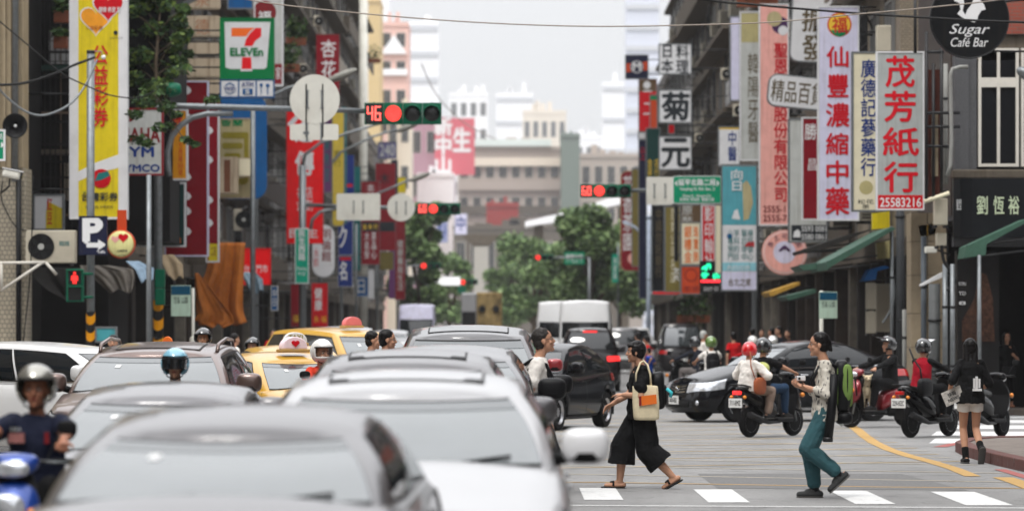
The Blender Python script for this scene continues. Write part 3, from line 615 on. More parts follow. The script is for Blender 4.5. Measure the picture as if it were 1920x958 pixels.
q0 = lp(t, 1314, 529, 132); q1 = lp(t, 1350, 525, 132); MB().box(q0.x, q1.x, -.03, -.012, q0.z, q1.z, ledr).build('led_strip', t)
t = thing('round_sign', 'round pink sign with a purple flower and rings of lettering', 'sign', P(1471, 473, 112)); r_ = 42 * 112 / F
MB().lathe([(r_, -.2), (r_, -.001)], pink, 32, rot=Matrix.Rotation(R(90), 3, 'X')).build('cabinet', t)
MB().lathe([(r_ * .93, .0), (r_ * .93, .01)], white, 32, rot=Matrix.Rotation(R(90), 3, 'X')).build('printed_panel', t)
MB().lathe([(r_ * .9, .0105), (r_ * .9, .013)], pink, 32, rot=Matrix.Rotation(R(90), 3, 'X')).build('printed_panel', t)
MB().lathe([(r_ * .5, .0135), (r_ * .5, .016)], lilac, 32, rot=Matrix.Rotation(R(90), 3, 'X')).build('printed_panel', t)
for i in range(7): MB().sph((math.cos(R(20 + i * 23)) * .12, -.02, math.sin(R(20 + i * 23)) * .12 + .02), (.035, .012, .07), wpurp, 8, 6, Matrix.Rotation(R(-70 + i * 23), 3, 'Y')).build('petal', t)
for i, ch in enumerate('香之花卉園'): text(t, ch, (-math.cos(R(30 + i * 30)) * r_ * .72, -.02, math.sin(R(30 + i * 30)) * r_ * .72), .15, .15, wpurp, rot=(0, R(-60 + i * 30), 0))
MB().tube([(0, .1, 0), (2.0, .1, .05)], .03, dark).build('bracket', t)
# café roundel
t = thing('round_sign', 'big black round café sign with a white squirrel at the top right', 'sign', P(1816, 37, 73)); r_ = 74 * 73 / F
MB().lathe([(r_, -.02), (r_, .16)], C_('café_black', 16, 17, 19, rough=.35), 48, rot=Matrix.Rotation(R(90), 3, 'X')).build('cabinet', t)
ring = MB(); RX = Matrix.Rotation(R(90), 3, 'X')
ring.loft([[RX @ Vector((rr * math.cos(a * math.pi / 24), rr * math.sin(a * math.pi / 24), z)) for a in range(48)] for rr, z in ((r_, .15), (r_ * 1.012, .165), (r_ * .985, .175), (r_ * .975, .161))], dark, caps=False).build('rim', t)
lc = lambda x, y: ((x - 1816) * 73 / F, -(y - 37) * 73 / F)
sq = [(1787, 4), (1797, 8), (1799, 20), (1793, 28), (1801, 34), (1812, 40), (1824, 44), (1830, 42), (1832, 32), (1838, 22), (1846, 20), (1843, 11), (1838, 4), (1833, 0), (1829, -6), (1824, -2), (1820, 10), (1812, 20), (1808, 30), (1803, 22), (1806, 8), (1803, -6), (1795, -12), (1788, -6)]
MB().prism([lc(x, y) for x, y in sq][::-1], -.172, -.1605, wwhite).build('squirrel_emblem', t)
text(t, 'Sugar', (lc(1816, 59)[0], -.165, lc(1816, 59)[1]), 76 * 73 / F, 24 * 73 / F, wwhite, bold=-.005, shear=.35)
text(t, 'Café Bar', (lc(1816, 81)[0], -.165, lc(1816, 81)[1]), 70 * 73 / F, 17 * 73 / F, wwhite, shear=.25)
MB().tube([(.3, 0, -r_ + .15), (3, 0, -r_ + .12)], .02, dark).build('bracket', t)
MB().tube([(-r_ + .1, .02, r_ * .3), (3, .02, r_ * .75)], .03, dark).build('bracket', t)

# ---- left-hand row, near to far
heart_o = mat('orange_heart', rgb(226, 150, 40), .35, 0, .2, 2); heart_r = mat('red_heart', rgb(190, 14, 30), .3, 0, .2, 2)
sign('tall yellow lottery sign with two hearts and red characters', 130, 239, -60, 411, 86, white, white,
     [col('公益彩券', 173, 203, 86, 238, wred, .015), ('公益彩券', 161, 193, 49, 57, wdr), ('關懷 希望 愛', 186, 226, 14, 24, wwhite, .01), ('台灣彩券', 154, 221, 361, 377, wblack, .02), ('中華', 156, 174, 358, 364, wgreen), ('服務專線 中獎查詢', 160, 212, 385, 391, wblack), ('台灣彩券公司', 206, 230, 70, 74, wblack)],
     [(147, 222, -60, 407, yel), ([(147, 340), (147, 322), (178, 306), (222, 290), (222, 315), (180, 325)], white), (heart(180, 37, 33), white), (heart(180, 37, 30), heart_o), (heart(203, 12, 32), white), (heart(203, 12, 29), heart_r), (circ(190, 335, 18, 20), heart_r), ([(178, 340), (184, 325), (203, 321), (206, 330), (190, 338)], wteal), (circ(217, 62, 4, 12), wblack)], side=-1, fw=.03, th=.3)
sign('navy parking sign with a white letter and arrow on the pole', 148, 201, 405, 478, 82.6, navy, navy, [('P', 158, 190, 409, 453, wwhite, .05), ('24H', 182, 200, 470, 477, wwhite, .02)], [([(162, 455), (162, 464), (184, 464), (184, 469), (200, 459), (184, 449), (184, 455)][::-1], wwhite)], th=.08, cat='parking sign', name='parking_sign', brackets=False)
t = thing('round_sign', 'small round pale yellow lottery sign beside the parking sign', 'sign', P(228, 458, 84)); r_ = 27 * 84 / F
MB().lathe([(r_ * .94, -.0), (r_, .05), (r_, .14), (r_ * .94, .2)], orred, 28, rot=Matrix.Rotation(R(90), 3, 'X')).build('cabinet', t)
MB().lathe([(r_ * .92, .2), (r_ * .8, .225), (.02, .23)], C_('pale_yellow_dome', 222, 216, 150), 28, rot=Matrix.Rotation(R(90), 3, 'X')).build('face_panel', t)
MB().prism([((x - 228) * 84 / F, -(y - 458) * 84 / F) for x, y in heart(233, 446, 10)], -.237, -.215, heart_r).build('printed_panel', t)
MB().prism([((x - 228) * 84 / F, -(y - 458) * 84 / F) for x, y in heart(218, 449, 8)], -.236, -.215, pink).build('printed_panel', t)
text(t, '台灣彩券', (.04, -.235, -.15), .22, .06, wblack, bold=.01); text(t, 'LOTTO 01', (.03, -.235, -.24), .16, .035, wblack)
MB().box(-.1, .1, .02, .12, r_ * .97, .75, orred).build('bracket', t)
sign('grey white motorcycle dealer sign with a dark red frame behind leaves', 183, 306, 203, 329, 90, vgrey, maroon, [('YAMAHA', 188, 300, 240, 267, wdr, .03), ('SYM', 228, 288, 276, 294, wblue, .04), ('KYMCO', 221, 299, 309, 322, wblue, .04)], [(circ(243, 220, 9), wdr)], side=-1)
sign('narrow orange sign with a red address beside the motorcycle sign', 305, 352, 205, 338, 94, orange, white, [('證', 311, 342, 214, 236, wred, .02), ('民\n生\n西\n路\n353\n號', 333, 344, 256, 329, wred), ('身\n分', 308, 320, 245, 285, wred)], side=-1, brackets=False)
sign('dark green tea shop sign with orange characters and a white border', 257, 348, 342, 463, 96, dgreen, white, [('利', 302, 328, 375, 412, worange), ('茶', 310, 328, 418, 440, worange, .02), ('118', 315, 339, 445, 457, worange, .02), ('工', 306, 320, 352, 366, worange)], side=-1)
blob = lambda x, ys, s: [([(x, y - 9), (x + s * 6, y - 5), (x + s * 9, y + 1), (x + s * 5, y + 6), (x, y + 8)] if s > 0 else [(x, y + 8), (x - 5, y + 6), (x - 9, y + 1), (x - 6, y - 5), (x, y - 9)], wwhite) for y in ys]
sign('tall dark red sign with white ragged marks along its edge, nearer of the two', 308, 391, 152, 481, 99, dred, lilac, [], blob(350, (170, 220, 332, 368, 396, 434), 1), side=-1)
sign('second tall dark red sign with a yellow foot and white ragged marks', 386, 411, 200, 492, 104, dred, white, [('二店', 395, 405, 462, 480, wdr)], [(391, 409, 457, 489, yel)] + blob(391, (245, 300, 375, 418), 1), side=-1)
for k, (y0, y1) in enumerate(((-12, 18), (30, 70), (78, 104), (110, 146), (150, 184))):
    sign(('rusty cream panel cut by the top edge above the store sign', 'rusty cream panel left of the store sign, second from the top', 'small rusty cream panel, third of the column left of the store sign', 'rusty cream panel, fourth of the column beside the store sign', 'rusty cream panel, lowest of the column left of the store sign')[k], 350, 413, y0, y1, 112, rust, dark if k == 2 else rust, [(('永', '德', '', '', '')[k], 366, 392, y0 + 6, y1 - 5, C_('faded_rust_print', 160, 110, 80), 0)] if k < 2 else [], side=-1, group='column of rusty cream panels', name='rusty_panel', rnd=.08)
og = mat('store_orange', rgb(240, 110, 40), .35, 0, .03); rg = mat('store_red', rgb(222, 28, 36), .35, 0, .03); gg = mat('store_green', rgb(0, 116, 62), .35, 0, .04)
seven1 = [(434, 53), (477, 53), (468, 60), (462, 69), (434, 69)]
seven2 = [(479, 53), (490, 53), (490, 69), (479, 77), (473, 87), (458, 87), (461, 75), (468, 64)]
sign('green square convenience store sign with a big orange and red seven', 412, 514, 34, 149, 106, gg, gg, [('ELEVEn', 432, 493, 91, 105, gg, .035)],
     [([(421, 42), (423, 127), (432, 130), (495, 130), (500, 127), (507, 42)], white), (seven1, og), (seven2, rg), ([(451, 134), (453, 107), (472, 107), (473, 134)], white), ([(453, 130), (454, 108), (471, 108), (472, 130)], rg)], side=-1, th=.3, fw=.03)
sign('row of blue and white service icons under the green store sign', 412, 514, 149.5, 184, 106, blue, blue, [('WiFi', 420, 442, 163, 171, wblue, .02), ('ATM', 453, 475, 155, 163, wblue, .02), ('S', 460, 468, 169, 176, wwhite, .03)],
     [(415, 446, 152, 181, white), (449, 479, 152, 181, white), (482, 512, 152, 181, white), ([(422, 160), (431, 155), (440, 160), (439, 162), (431, 158), (423, 162)], blue), ([(422, 173), (431, 178), (440, 173), (439, 172), (431, 176), (423, 172)], blue), (455, 474, 167, 178, blue), (489, 490.5, 157, 178, blue), (487, 492.5, 157, 163, blue), (circ(502, 161, 3.5, 12), blue), (501, 503, 163, 178, blue)], side=-1, th=.3, fw=.02)
sign('large blue sign rounded at its lower corner behind the store sign', 404, 500, 180, 373, 116, blue, blue, [], [(446, 472, 352, 362, olive)], rnd=.25, side=-1)
sign('tan sign with a big faded olive character', 410, 473, 222, 372, 114, tan, rust, [('司', 418, 464, 250, 345, wolive, .03), ('香蘭', 414, 455, 225, 237, wgreen, .02)], side=-1)
sign('cream box streaked with rust in front of the tan sign', 406, 446, 294, 364, 113, rust, rust, [], [(420, 432, 300, 360, C_('rust_streak', 110, 70, 50))], side=-1, rnd=.08)
sign('small cream box right of the rust streaked one', 446, 474, 296, 332, 113.5, cream, rust, side=-1, rnd=.1)
sign('tall pale sign with a big red disc behind the store sign', 476, 531, -20, 162, 118, vgrey, white, [('福', 484, 508, 22, 40, wwhite, .02), ('家', 517, 527, 126, 150, wwhite)], [(circ(496, 24, 22), wdr), (514, 529, 120, 158, maroon)], side=-1)
sign('blue banner cut by the top edge between the rusty panels', 426, 475, -30, 18, 117, blue, steel, side=-1)
sign('large bright red banner sign with big white characters', 537, 606, 205, 457, 148, bright, red, [('遷', 554, 586, 236, 266, wwhite, .03), ('傳', 554, 588, 284, 328, wwhite, .03), ('名店\n企劃', 556, 586, 350, 395, wwhite), ('民 生', 542, 596, 428, 446, wwhite, .01)], [([(539, 232), (562, 209), (572, 209), (548, 236), (539, 236)], wwhite), ([(560, 236), (586, 209), (598, 209), (572, 236)], wwhite)], side=-1)
sign('dark red sign with two white flower characters high on the left', 593, 636, 65, 202, 160, dred, maroon, [('杏', 602, 630, 76, 108, wwhite, .01), ('花', 603, 630, 114, 148, wwhite, .01), ('村', 605, 628, 158, 190, wwhite, .01)], side=-1)
sign('bright red shop board with white characters beside the orange cloth', 455, 508, 465, 534, 112, bright, red, [('台灣門市', 458, 502, 496, 511, wwhite)], side=-1, name='shop_board')
sign('white oval lightbox with red characters right of the red banner', 584, 629, 420, 521, 158, white, steel, [col('明倫館', 603, 621, 430, 490, wdr, .01), ('水\n餃', 588, 598, 466, 500, wred)], rnd=.49, side=-1)
sign('purple narrow sign with faint teal print right of the red banner', 606, 623, 205, 362, 162, purple, steel, [col('音樂教室', 609, 618, 230, 340, wteal)], side=-1)
sign('mustard yellow long sign with an olive mark', 622, 646, 205, 425, 166, C_('mustard_sign', 206, 180, 70), steel, [('車\n行', 626, 640, 282, 312, wolive, .02)], rnd=.3, side=-1)
sign('thin teal edge sign right of the mustard one', 640, 650, 200, 420, 170, dteal, steel, side=-1, fw=.01)
sign('deep blue sign above the round white sign pair', 645, 664, 290, 420, 178, dblue, steel, [], [(648, 661, 345, 351, wred)], side=-1, fw=.01)
sign('deep blue sign with white ragged print, upper of the blue pair', 634, 662, 415, 478, 172, dblue, white, [('ク', 636, 650, 424, 464, wwhite, .04)], side=-1, fw=.01)
sign('deep blue sign with white ragged print, lower of the blue pair', 634, 661, 480, 537, 172, dblue, white, [('名', 637, 650, 490, 525, wwhite, .03)], [(637, 658, 482, 488, wred)], side=-1, fw=.01)
sign('long teal vertical sign among the left-hand far signs', 663, 676, 312, 508, 190, dteal, steel, side=-1, fw=.01)
sign('maroon sign with rows of white characters under a dark band', 677, 712, 340, 496, 186, maroon, steel, [('大 茶\n名 品\n安 心', 683, 706, 435, 485, wwhite, .01), ('本\n舖', 688, 702, 345, 375, wwhite), ('金 本 行', 680, 708, 420, 430, wyel, .02)], [(679, 710, 416, 434, wblack)], side=-1, fw=.01)
sign('faded maroon sign with a dark leaf emblem left of the far trees', 704, 742, 306, 470, 196, maroon, steel, [('木', 712, 730, 325, 345, wblack, .02)], [(706, 740, 416, 434, wblack)], side=-1, fw=.01)
sign('olive low sign beneath the faded maroon one', 712, 738, 472, 506, 200, olive, steel, side=-1, fw=.01)
sign('small violet wall sign with white print near the pale pink tower', 708, 744, 266, 298, 240, C_('violet_sign', 92, 88, 130), steel, [('240', 712, 740, 271, 293, vgrey, .01)], side=-1)
sign('navy strip sign left of the small yellow one', 733, 746, 300, 365, 214, navy, steel, side=-1, fw=.01)
sign('small yellow sign at the end of the left-hand row', 744, 761, 332, 362, 216, yel, steel, side=-1, fw=.01)
sign('faded red vertical sign with pale print at the end of the left row', 740, 760, 412, 562, 218, maroon, steel, [col('健康藥局生活', 745, 756, 450, 545, vgrey)], side=-1, fw=.01)
sign('dim purple vertical sign beside the faded red one', 729, 741, 410, 560, 212, purple, steel, side=-1, fw=.01)
sign('light blue sign low on the left near the parked vans', 665, 691, 518, 556, 188, blue, white, [('日', 671, 684, 524, 550, wwhite)], side=-1, fw=.02)
sign('white sign with pale print beside the light blue one', 690, 702, 505, 560, 190, white, steel, side=-1, fw=.01)
sign('red shop banner with gold print left of the green street sign', 545, 564, 532, 613, 146, dred, steel, [('福', 549, 560, 590, 604, wyel)], side=-1, fw=.01, name='shop_banner')
sign('red shop banner with a pale figure right of the green street sign', 584, 615, 530, 613, 148, red, steel, [('健\n康', 590, 604, 540, 582, wwhite, .02), ('永 福', 588, 612, 592, 604, wyel)], side=-1, fw=.01, name='shop_banner')
sign('narrow blue and white strip sign beside the bright red board', 508, 521, 536, 582, 118, blue, white, [('中\n日', 511, 518, 542, 574, wwhite, .02)], side=-1, fw=.02)
sign('white and yellow box sign above the air conditioner', 62, 120, 364, 432, 88, white, steel, [('紅\n豆', 88, 98, 372, 420, wred, .02)], [([(86, 400), (90, 378), (119, 392), (119, 430), (86, 430)], yel)], cat='sign', side=None)
sign('small teal board on the pavement behind the brown car', 178, 219, 612, 642, 83, C_('board_teal', 70, 150, 158), steel, side=None, name='notice_board', cat='board')
sign('small green street sign cut by the left edge', -30, 10, 243, 302, 80, green, white, [('路', -3, 5, 250, 262, wwhite)], [([(2, 266), (2, 278), (8, 272)], wwhite)], side=None, cat='street sign', th=.05)
# ================================================================ traffic signals, poles, road signs
sgreen = mat('signal_green_paint', rgb(0, 92, 66), .4, 0, .12, 8); lensd = mat('dark_lens', (.01, .012, .012), .25, 0, .1)
lampred = mat('red_signal_light', (1, .035, .03), .5, var=0, emit=1.1); lampdot = mat('red_signal_dot', (1, .14, .11), .5, var=0, emit=1.7); lampamb = mat('amber_signal_light', (1, .42, .05), .5, var=0, emit=2.0)
SEG = {'0': 'abcdef', '4': 'bcfg', '6': 'acdefg', '3': 'abcdg', '8': 'abcdefg'}
def digit(mb, ch, x, z, w, h, y, m, dot=.0, n=4):
    seg = {'a': ((0, 1), (1, 1)), 'b': ((1, 1), (1, .5)), 'c': ((1, .5), (1, 0)), 'd': ((0, 0), (1, 0)), 'e': ((0, 0), (0, .5)), 'f': ((0, .5), (0, 1)), 'g': ((0, .5), (1, .5))}
    t = w * .24
    for s_ in SEG[ch]:
        (ax, az), (bx, bz) = seg[s_]; x0, x1 = x + min(ax, bx) * w, x + max(ax, bx) * w; z0, z1 = z + min(az, bz) * h, z + max(az, bz) * h
        mb.box(x0 - t / 2, x1 + t / 2, y - .004, y, z0 - t / 2, z1 + t / 2, m)
def signal(label, px0, px1, py0, py1, D, digits=None, lit=0, m_lit=None, detail=True, group=None, n=None):
    a = P(px0, py1, D); b = P(px1, py0, D); w, h = b.x - a.x, b.z - a.z; n = n or (4 if digits else 3); cw = w / n
    t = thing('traffic_light', label, 'traffic light', (a.x, D, (a.z + b.z) / 2), group=group); m_lit = m_lit or lampred
    for i in range(n):
        hb = MB(); hb.box(i * cw + .004, (i + 1) * cw - .004, 0, .2, -h / 2 + .01, h / 2 - .01, sgreen)
        if detail:
            for zz in (-h / 2 + .005, h / 2 - .005): hb.obox(((i + .5) * cw, .08, zz), (.05, .08, .02), sgreen)
        hb.build('housing', t, bevel=.012)
        r = cw * .42; cx = (i + .5) * cw
        if digits and i == 0:
            fc = MB().box(cx - cw * .44, cx + cw * .44, -.012, -.001, -h * .44, h * .44, lensd).build('display', t)
            dg = MB()
            for k, ch in enumerate(digits): digit(dg, ch, cx - cw * .32 + k * cw * .40, -h * .29, cw * .24, h * .58, -.016, lampdot)
            dg.build('digits', t); continue
        on = (i == (1 if digits else lit))
        MB().sph((cx, 0, 0), (r, .035, r), m_lit if on else lensd, 20, 8).build('lens', t)
        if on and detail:
            db = MB(); k = 0
            for rr in range(1, 6):
                for q in range(rr * 6): an = 2 * math.pi * q / (rr * 6); db.sph((cx + r * rr / 5.6 * math.cos(an), -.034 + .022 * (rr / 5.6) ** 2, r * rr / 5.6 * math.sin(an)), cw * .02, lampdot, 5, 4)
            o = db.build('led_dots', t); o['kind'] = 'stuff'
        vs = MB(); pts0 = []; pts1 = []
        for q in range(13):
            an = R(-20 + 220 * q / 12); pts0.append(Vector((cx + r * 1.06 * math.cos(an), 0, r * 1.06 * math.sin(an)))); pts1.append(Vector((cx + r * 1.04 * math.cos(an), -.22, r * 1.04 * math.sin(an) - .02)))
        p2 = [p * 1 + Vector((0, 0, .008)) for p in pts1]; p3 = [p + Vector((0, 0, .008)) for p in pts0]
        vs.loft([pts0, pts1, p2, p3], sgreen, caps=False, closed=False, smooth=True); vs.build('visor', t, fix=False)
    return t
# mast A with the 46 signal
D = 91.5
tA = signal('four lens green traffic light showing a red disc and red number on the long arm', 683, 828, 192, 234, D, '46')
m = thing('signal_mast', 'thick grey signal mast with a long arm and striped foot behind the taxis', 'signal mast', (P(296, 0, D).x, D + .1, 0))
x0 = m.location.x; q = lambda px, py: Vector((P(px, py, D).x - x0, 0, P(px, py, D).z))
MB().tube([(0, 0, .1), (0, 0, q(296, 330).z), (0, 0, q(296, 196).z)], [.11, .10, .085], steel, 16).build('pole', m)
MB().tube([q(296, 198), q(345, 199), q(683, 208)], [.085, .075, .06], steel, 12).build('arm', m)
MB().tube([q(318, 330), q(315, 318), q(314, 285), q(322, 255), q(338, 235), q(360, 220), q(388, 213), q(436, 213)], .07, steel, 12).build('brace', m)
st_y = mat('hazard_yellow', rgb(226, 150, 10), .5, 0, .1); st_b = mat('hazard_black', (.015, .015, .015), .5, 0, .1)
def hazard(parent, x, r, z0, z1, n=16, pitch=.46):
    yb = MB(); bb = MB(); rows = int((z1 - z0) / .02)
    for (mb, mm_, ph) in ((yb, st_y, 0), (bb, st_b, .5)):
        k = z0 - 1.0
        while k < z1 + .3:
            for i in range(n):
                a0, a1 = 2 * math.pi * i / n, 2 * math.pi * (i + 1) / n
                zz = lambda a, off: min(z1, max(z0, k + off * pitch + ph * pitch + (a / math.pi if a <= math.pi else 2 - a / math.pi) * .0 + .11 * math.cos(a - 1.57)))
                za, zb, zc, zd = zz(a0, 0), zz(a1, 0), zz(a1, .5), zz(a0, .5)
                if max(zc, zd) - min(za, zb) < .004: continue
                mb.add([(x + r * math.cos(a0), r * math.sin(a0), za), (x + r * math.cos(a1), r * math.sin(a1), zb), (x + r * math.cos(a1), r * math.sin(a1), zc), (x + r * math.cos(a0), r * math.sin(a0), zd)], [(0, 1, 2, 3)], mm_)
            k += pitch
    yb.build('yellow_stripes', parent); bb.build('black_stripes', parent)
hazard(m, 0, .125, .1, q(303, 562).z)
for (a, b2) in ((505, 540), (541, 572)): MB().box(-.05, .18, -.35, -.13, q(0, b2).z, q(0, a).z, sgreen).build('signal_box', m, bevel=.02)
for sx in (574, 605): MB().box(q(sx, 0).x - .02, q(sx, 0).x + .02, -.09, -.07, q(0, 258).z, q(0, 158).z, steel).build('clamp', m)
MB().box(q(574, 0).x - .07, q(574, 0).x + .07, -.095, -.075, q(0, 252).z, q(0, 247).z, steel).build('clamp', m)
wpipe = mat('aged_white_pipe', rgb(138, 138, 134), .6, 0, .12, 4, dirt=.5)
wback = mat('sign_back', rgb(216, 214, 204), .5, 0, .06, 3, dirt=.3)
def back_sign(name, label, px, py, r=None, w=None, h=None, D=91.5, texts=None, face=None):
    c = P(px, py, D); t = thing(name, label, 'road sign', (c.x, D - .1 + .13, c.z)); f = face or wback
    if r: MB().lathe([(r * D / F, 0), (r * D / F, .02)], f, 36, rot=RX).build('plate', t)
    else: MB().prism(rr_poly(-w * D / F / 2, w * D / F / 2, -h * D / F / 2, h * D / F / 2, .05), -.02, 0, f).build('plate', t)
    for s in (-.17, .17): MB().box(s - .018, s + .018, -.045, -.021, -.22, .22, steel).build('rail', t); MB().box(s - .05, s + .05, -.05, -.046, .2, .215, steel).build('bolt_plate', t); MB().box(s - .05, s + .05, -.05, -.046, -.215, -.2, steel).build('bolt_plate', t)
    return t
back_sign('road_sign', 'back of a large round white road sign clamped on the long arm', 590, 187, r=47)
back_sign('road_sign', 'back of a white rectangular plate hanging below the large round one', 589, 248, w=91, h=30)
# green signal head turned away on the mast
t = thing('traffic_light', 'green signal head seen from its side beside the leafy tree', 'traffic light', P(330, 168, 91))
MB().lathe([(.15, -.24), (.17, -.1), (.15, .05), (.10, .12)], sgreen, 20, rot=Matrix.Rotation(R(82), 3, 'Y')).build('visor', t)
MB().lathe([(.12, -.24), (.17, -.14)], sgreen, 20, rot=Matrix.Rotation(R(82), 3, 'Y')).build('housing', t)
MB().tube([(-.1, .1, 0), (-.25, .3, -.3)], .03, dark).build('bracket', t)
# pole with parking sign and pedestrian light
m = thing('street_pole', 'slim grey pole carrying the parking sign, its foot striped yellow and black', 'pole', (P(170, 0, 83).x, 83, 0)); q = lambda px, py: Vector((P(px, py, 83).x - m.location.x, 0, P(px, py, 83).z))
MB().tube([(0, 0, .1), (0, 0, q(0, 97).z)], .085, steel, 14).build('pole', m); MB().tube([(0, 0, q(0, 101).z), (0, 0, q(0, 95).z)], .09, dark, 14).build('cap', m)
hazard(m, 0, .1, .1, q(0, 585).z, pitch=.36)
MB().tube([q(170, 97), q(190, 97), q(193, 108)], .012, steel, 6).build('insulator_arm', m); MB().sph(q(194, 108), .05, wwhite, 8, 6).build('insulator', m)
t = thing('pedestrian_light', 'green pedestrian light with a glowing red standing figure', 'pedestrian light', P(140, 535, 82.5)); s_ = 82.5 / F
for z0_, z1_ in ((0, 31), (-31, 0)): MB().box(-16 * s_, 16 * s_, 0, .2, z0_ * s_ + .004, z1_ * s_ - .004, sgreen).build('housing', t, bevel=.015); MB().box(-12 * s_, 12 * s_, -.01, -.001, (z0_ + 3) * s_, (z1_ - 4) * s_, lensd).build('display', t); MB().box(-14 * s_, 14 * s_, -.16, -.001, (z1_ - 3) * s_, (z1_ - 2) * s_, sgreen).build('visor', t)
fg = MB(); fx = lambda x, z: (x * s_, z * s_)
fg.sph((0, -.014, 23 * s_), (2.6 * s_, .006, 2.8 * s_), lampred, 10, 6)
fg.prism([fx(-4, 19), fx(-6, 17), fx(-6.5, 9), fx(-4.5, 9), fx(-3.6, 14), fx(-3.4, 4), fx(-4.5, 3), fx(-1, 3), fx(-.2, 9), fx(.2, 9), fx(1, 3), fx(4.5, 3), fx(3.4, 4), fx(3.6, 14), fx(4.5, 9), fx(6.5, 9), fx(6, 17), fx(4, 19)][::-1], -.02, -.011, lampred); fg.build('figure', t)
MB().tube([(.16, .1, .25), (.35, .3, .25)], .03, sgreen).build('bracket', t); MB().tube([(.16, .1, -.25), (.35, .3, -.25)], .03, sgreen).build('bracket', t)
def pole(label, px, D, ytop, r=.06, mm_=None, base=None, cat='pole'):
    t = thing('street_pole', label, cat, (P(px, 0, D).x, D, 0)); z = P(px, ytop, D).z
    MB().tube([(0, 0, 0), (0, 0, z)], [r, r * .85], mm_ or steel, 12).build('pole', t)
    if base: MB().lathe([(r * 2.1, 0), (r * 2.1, base), (r * 1.6, base + .05), (r * 1.1, base + .06)], wback, 14).build('sleeve', t)
    return t
pole('slim grey pole standing between the motorcycle sign and the thick mast', 279, 82, 328, .06)
pole('grey pole left of the bright red shop board', 474, 108, 205, .08)
pole('tall pale pole rising past the top beside the gridded block', 681, 230, -40, .27, wback)
pole('grey pole in front of the maroon signs', 668, 180, 420, .07); pole('second grey pole behind the maroon signs', 707, 200, 430, .07)
pole('white post with a flared base by the grey pavement sign on the left', 362, 92, 540, .04, wback, 1.55)
pole('pole with a flared white base beside the green bus stop board on the right', 1540, 88, 545, .05, wback, 1.5)
pole('dull grey pole in the doorway of the dark corner shop', 1836, 76, 478, .045)
# mast B
D = 138
tB = signal('green traffic light with two red discs glowing over the left lane', 782, 863, 380, 403, D, '60')
m = thing('signal_mast', 'grey signal mast with green street sign and curved brace on the left', 'signal mast', (P(567, 0, D).x, D + .1, 0)); q = lambda px, py: Vector((P(px, py, D).x - m.location.x, 0, P(px, py, D).z))
MB().tube([(0, 0, 0), (0, 0, q(0, 310).z)], .13, steel, 12).build('pole', m); MB().tube([q(567, 384), q(782, 391)], .07, steel, 10).build('arm', m); MB().tube([q(582, 430), q(585, 412), q(600, 397), q(640, 389)], .06, steel, 8).build('brace', m)
MB().tube([q(567, 310), q(572, 290), q(600, 268), q(650, 250), q(735, 225)], [.07, .06, .05, .045, .04], steel, 8).build('lamp_arm', m)
for px, py, r in ((635, 128, 0),):
    pass
back_sign('road_sign', 'back of a wide white rectangular sign on the second signal arm', 672, 388, w=82, h=50, D=D - .2)
back_sign('road_sign', 'back of a round white sign beside the wide one on the second arm', 752, 389, r=26, D=D - .2)
t = thing('street_sign', 'green vertical street name sign with white characters on the left mast', 'street sign', P(566, 480, D - .4)); s_ = D / F
MB().prism(rr_poly(-13 * s_, 13 * s_, -52 * s_, 52 * s_, .05), 0, .04, wwhite).build('border', t); MB().prism(rr_poly(-11.5 * s_, 11.5 * s_, -50 * s_, 50 * s_, .04), -.006, -.001, mat('street_green', rgb(0, 150, 120), .4)).build('plate', t)
text(t, V('民生西路'), (0, -.012, 20 * s_), 13 * s_, 56 * s_, wwhite, bold=.02); text(t, 'Minsheng\nW. Rd.', (0, -.012, -28 * s_), 18 * s_, 16 * s_, wwhite)
# mast C on the right
D = 120
tC = signal('green traffic light with red number and red disc over the right lane', 1088, 1183, 345, 371, D, '60')
m = thing('signal_mast', 'signal mast on the right holding the green direction board', 'signal mast', (P(1417, 0, D).x, D + .1, 0)); q = lambda px, py: Vector((P(px, py, D).x - m.location.x, 0, P(px, py, D).z))
MB().tube([(0, 0, 0), (0, 0, q(0, 345).z)], .12, steel, 12).build('pole', m); MB().tube([q(1417, 355), q(1183, 357)], .06, steel, 10).build('arm', m); MB().tube([q(1415, 430), q(1413, 400), q(1400, 376), q(1380, 364), q(1350, 361)], .06, steel, 8).build('brace', m)
back_sign('road_sign', 'back of a white square road sign left of the green direction board', 1237, 358, w=50, h=52, D=D - .2)
t = thing('direction_sign', 'green direction board with white arrows and road name', 'road sign', P(1307, 356, D - .3)); s_ = D / F; sg = mat('direction_green', rgb(0, 140, 100), .4)
MB().prism(rr_poly(-45.5 * s_, 45.5 * s_, -26 * s_, 26 * s_, .06), 0, .04, wwhite).build('border', t); MB().prism(rr_poly(-44 * s_, 44 * s_, -24.5 * s_, 24.5 * s_, .05), -.006, -.001, sg).build('plate', t)
text(t, '延平北路二段', (0, -.01, 14 * s_), 70 * s_, 12 * s_, wwhite, bold=.03); text(t, 'Yanping N. Rd. Sec. 2', (0, -.01, 1 * s_), 66 * s_, 7 * s_, wwhite, bold=.02); text(t, 'Dihua St.  Ningxia Rd.\n民樂街 塔城街  重慶北路', (0, -.01, -15 * s_), 64 * s_, 13 * s_, wwhite, bold=.01)
for s in (-1, 1): MB().prism([(s * 42 * s_, 12 * s_), (s * 37 * s_, 18 * s_), (s * 37 * s_, 6 * s_)][::-s], -.012, -.007, wwhite).build('arrow', t)
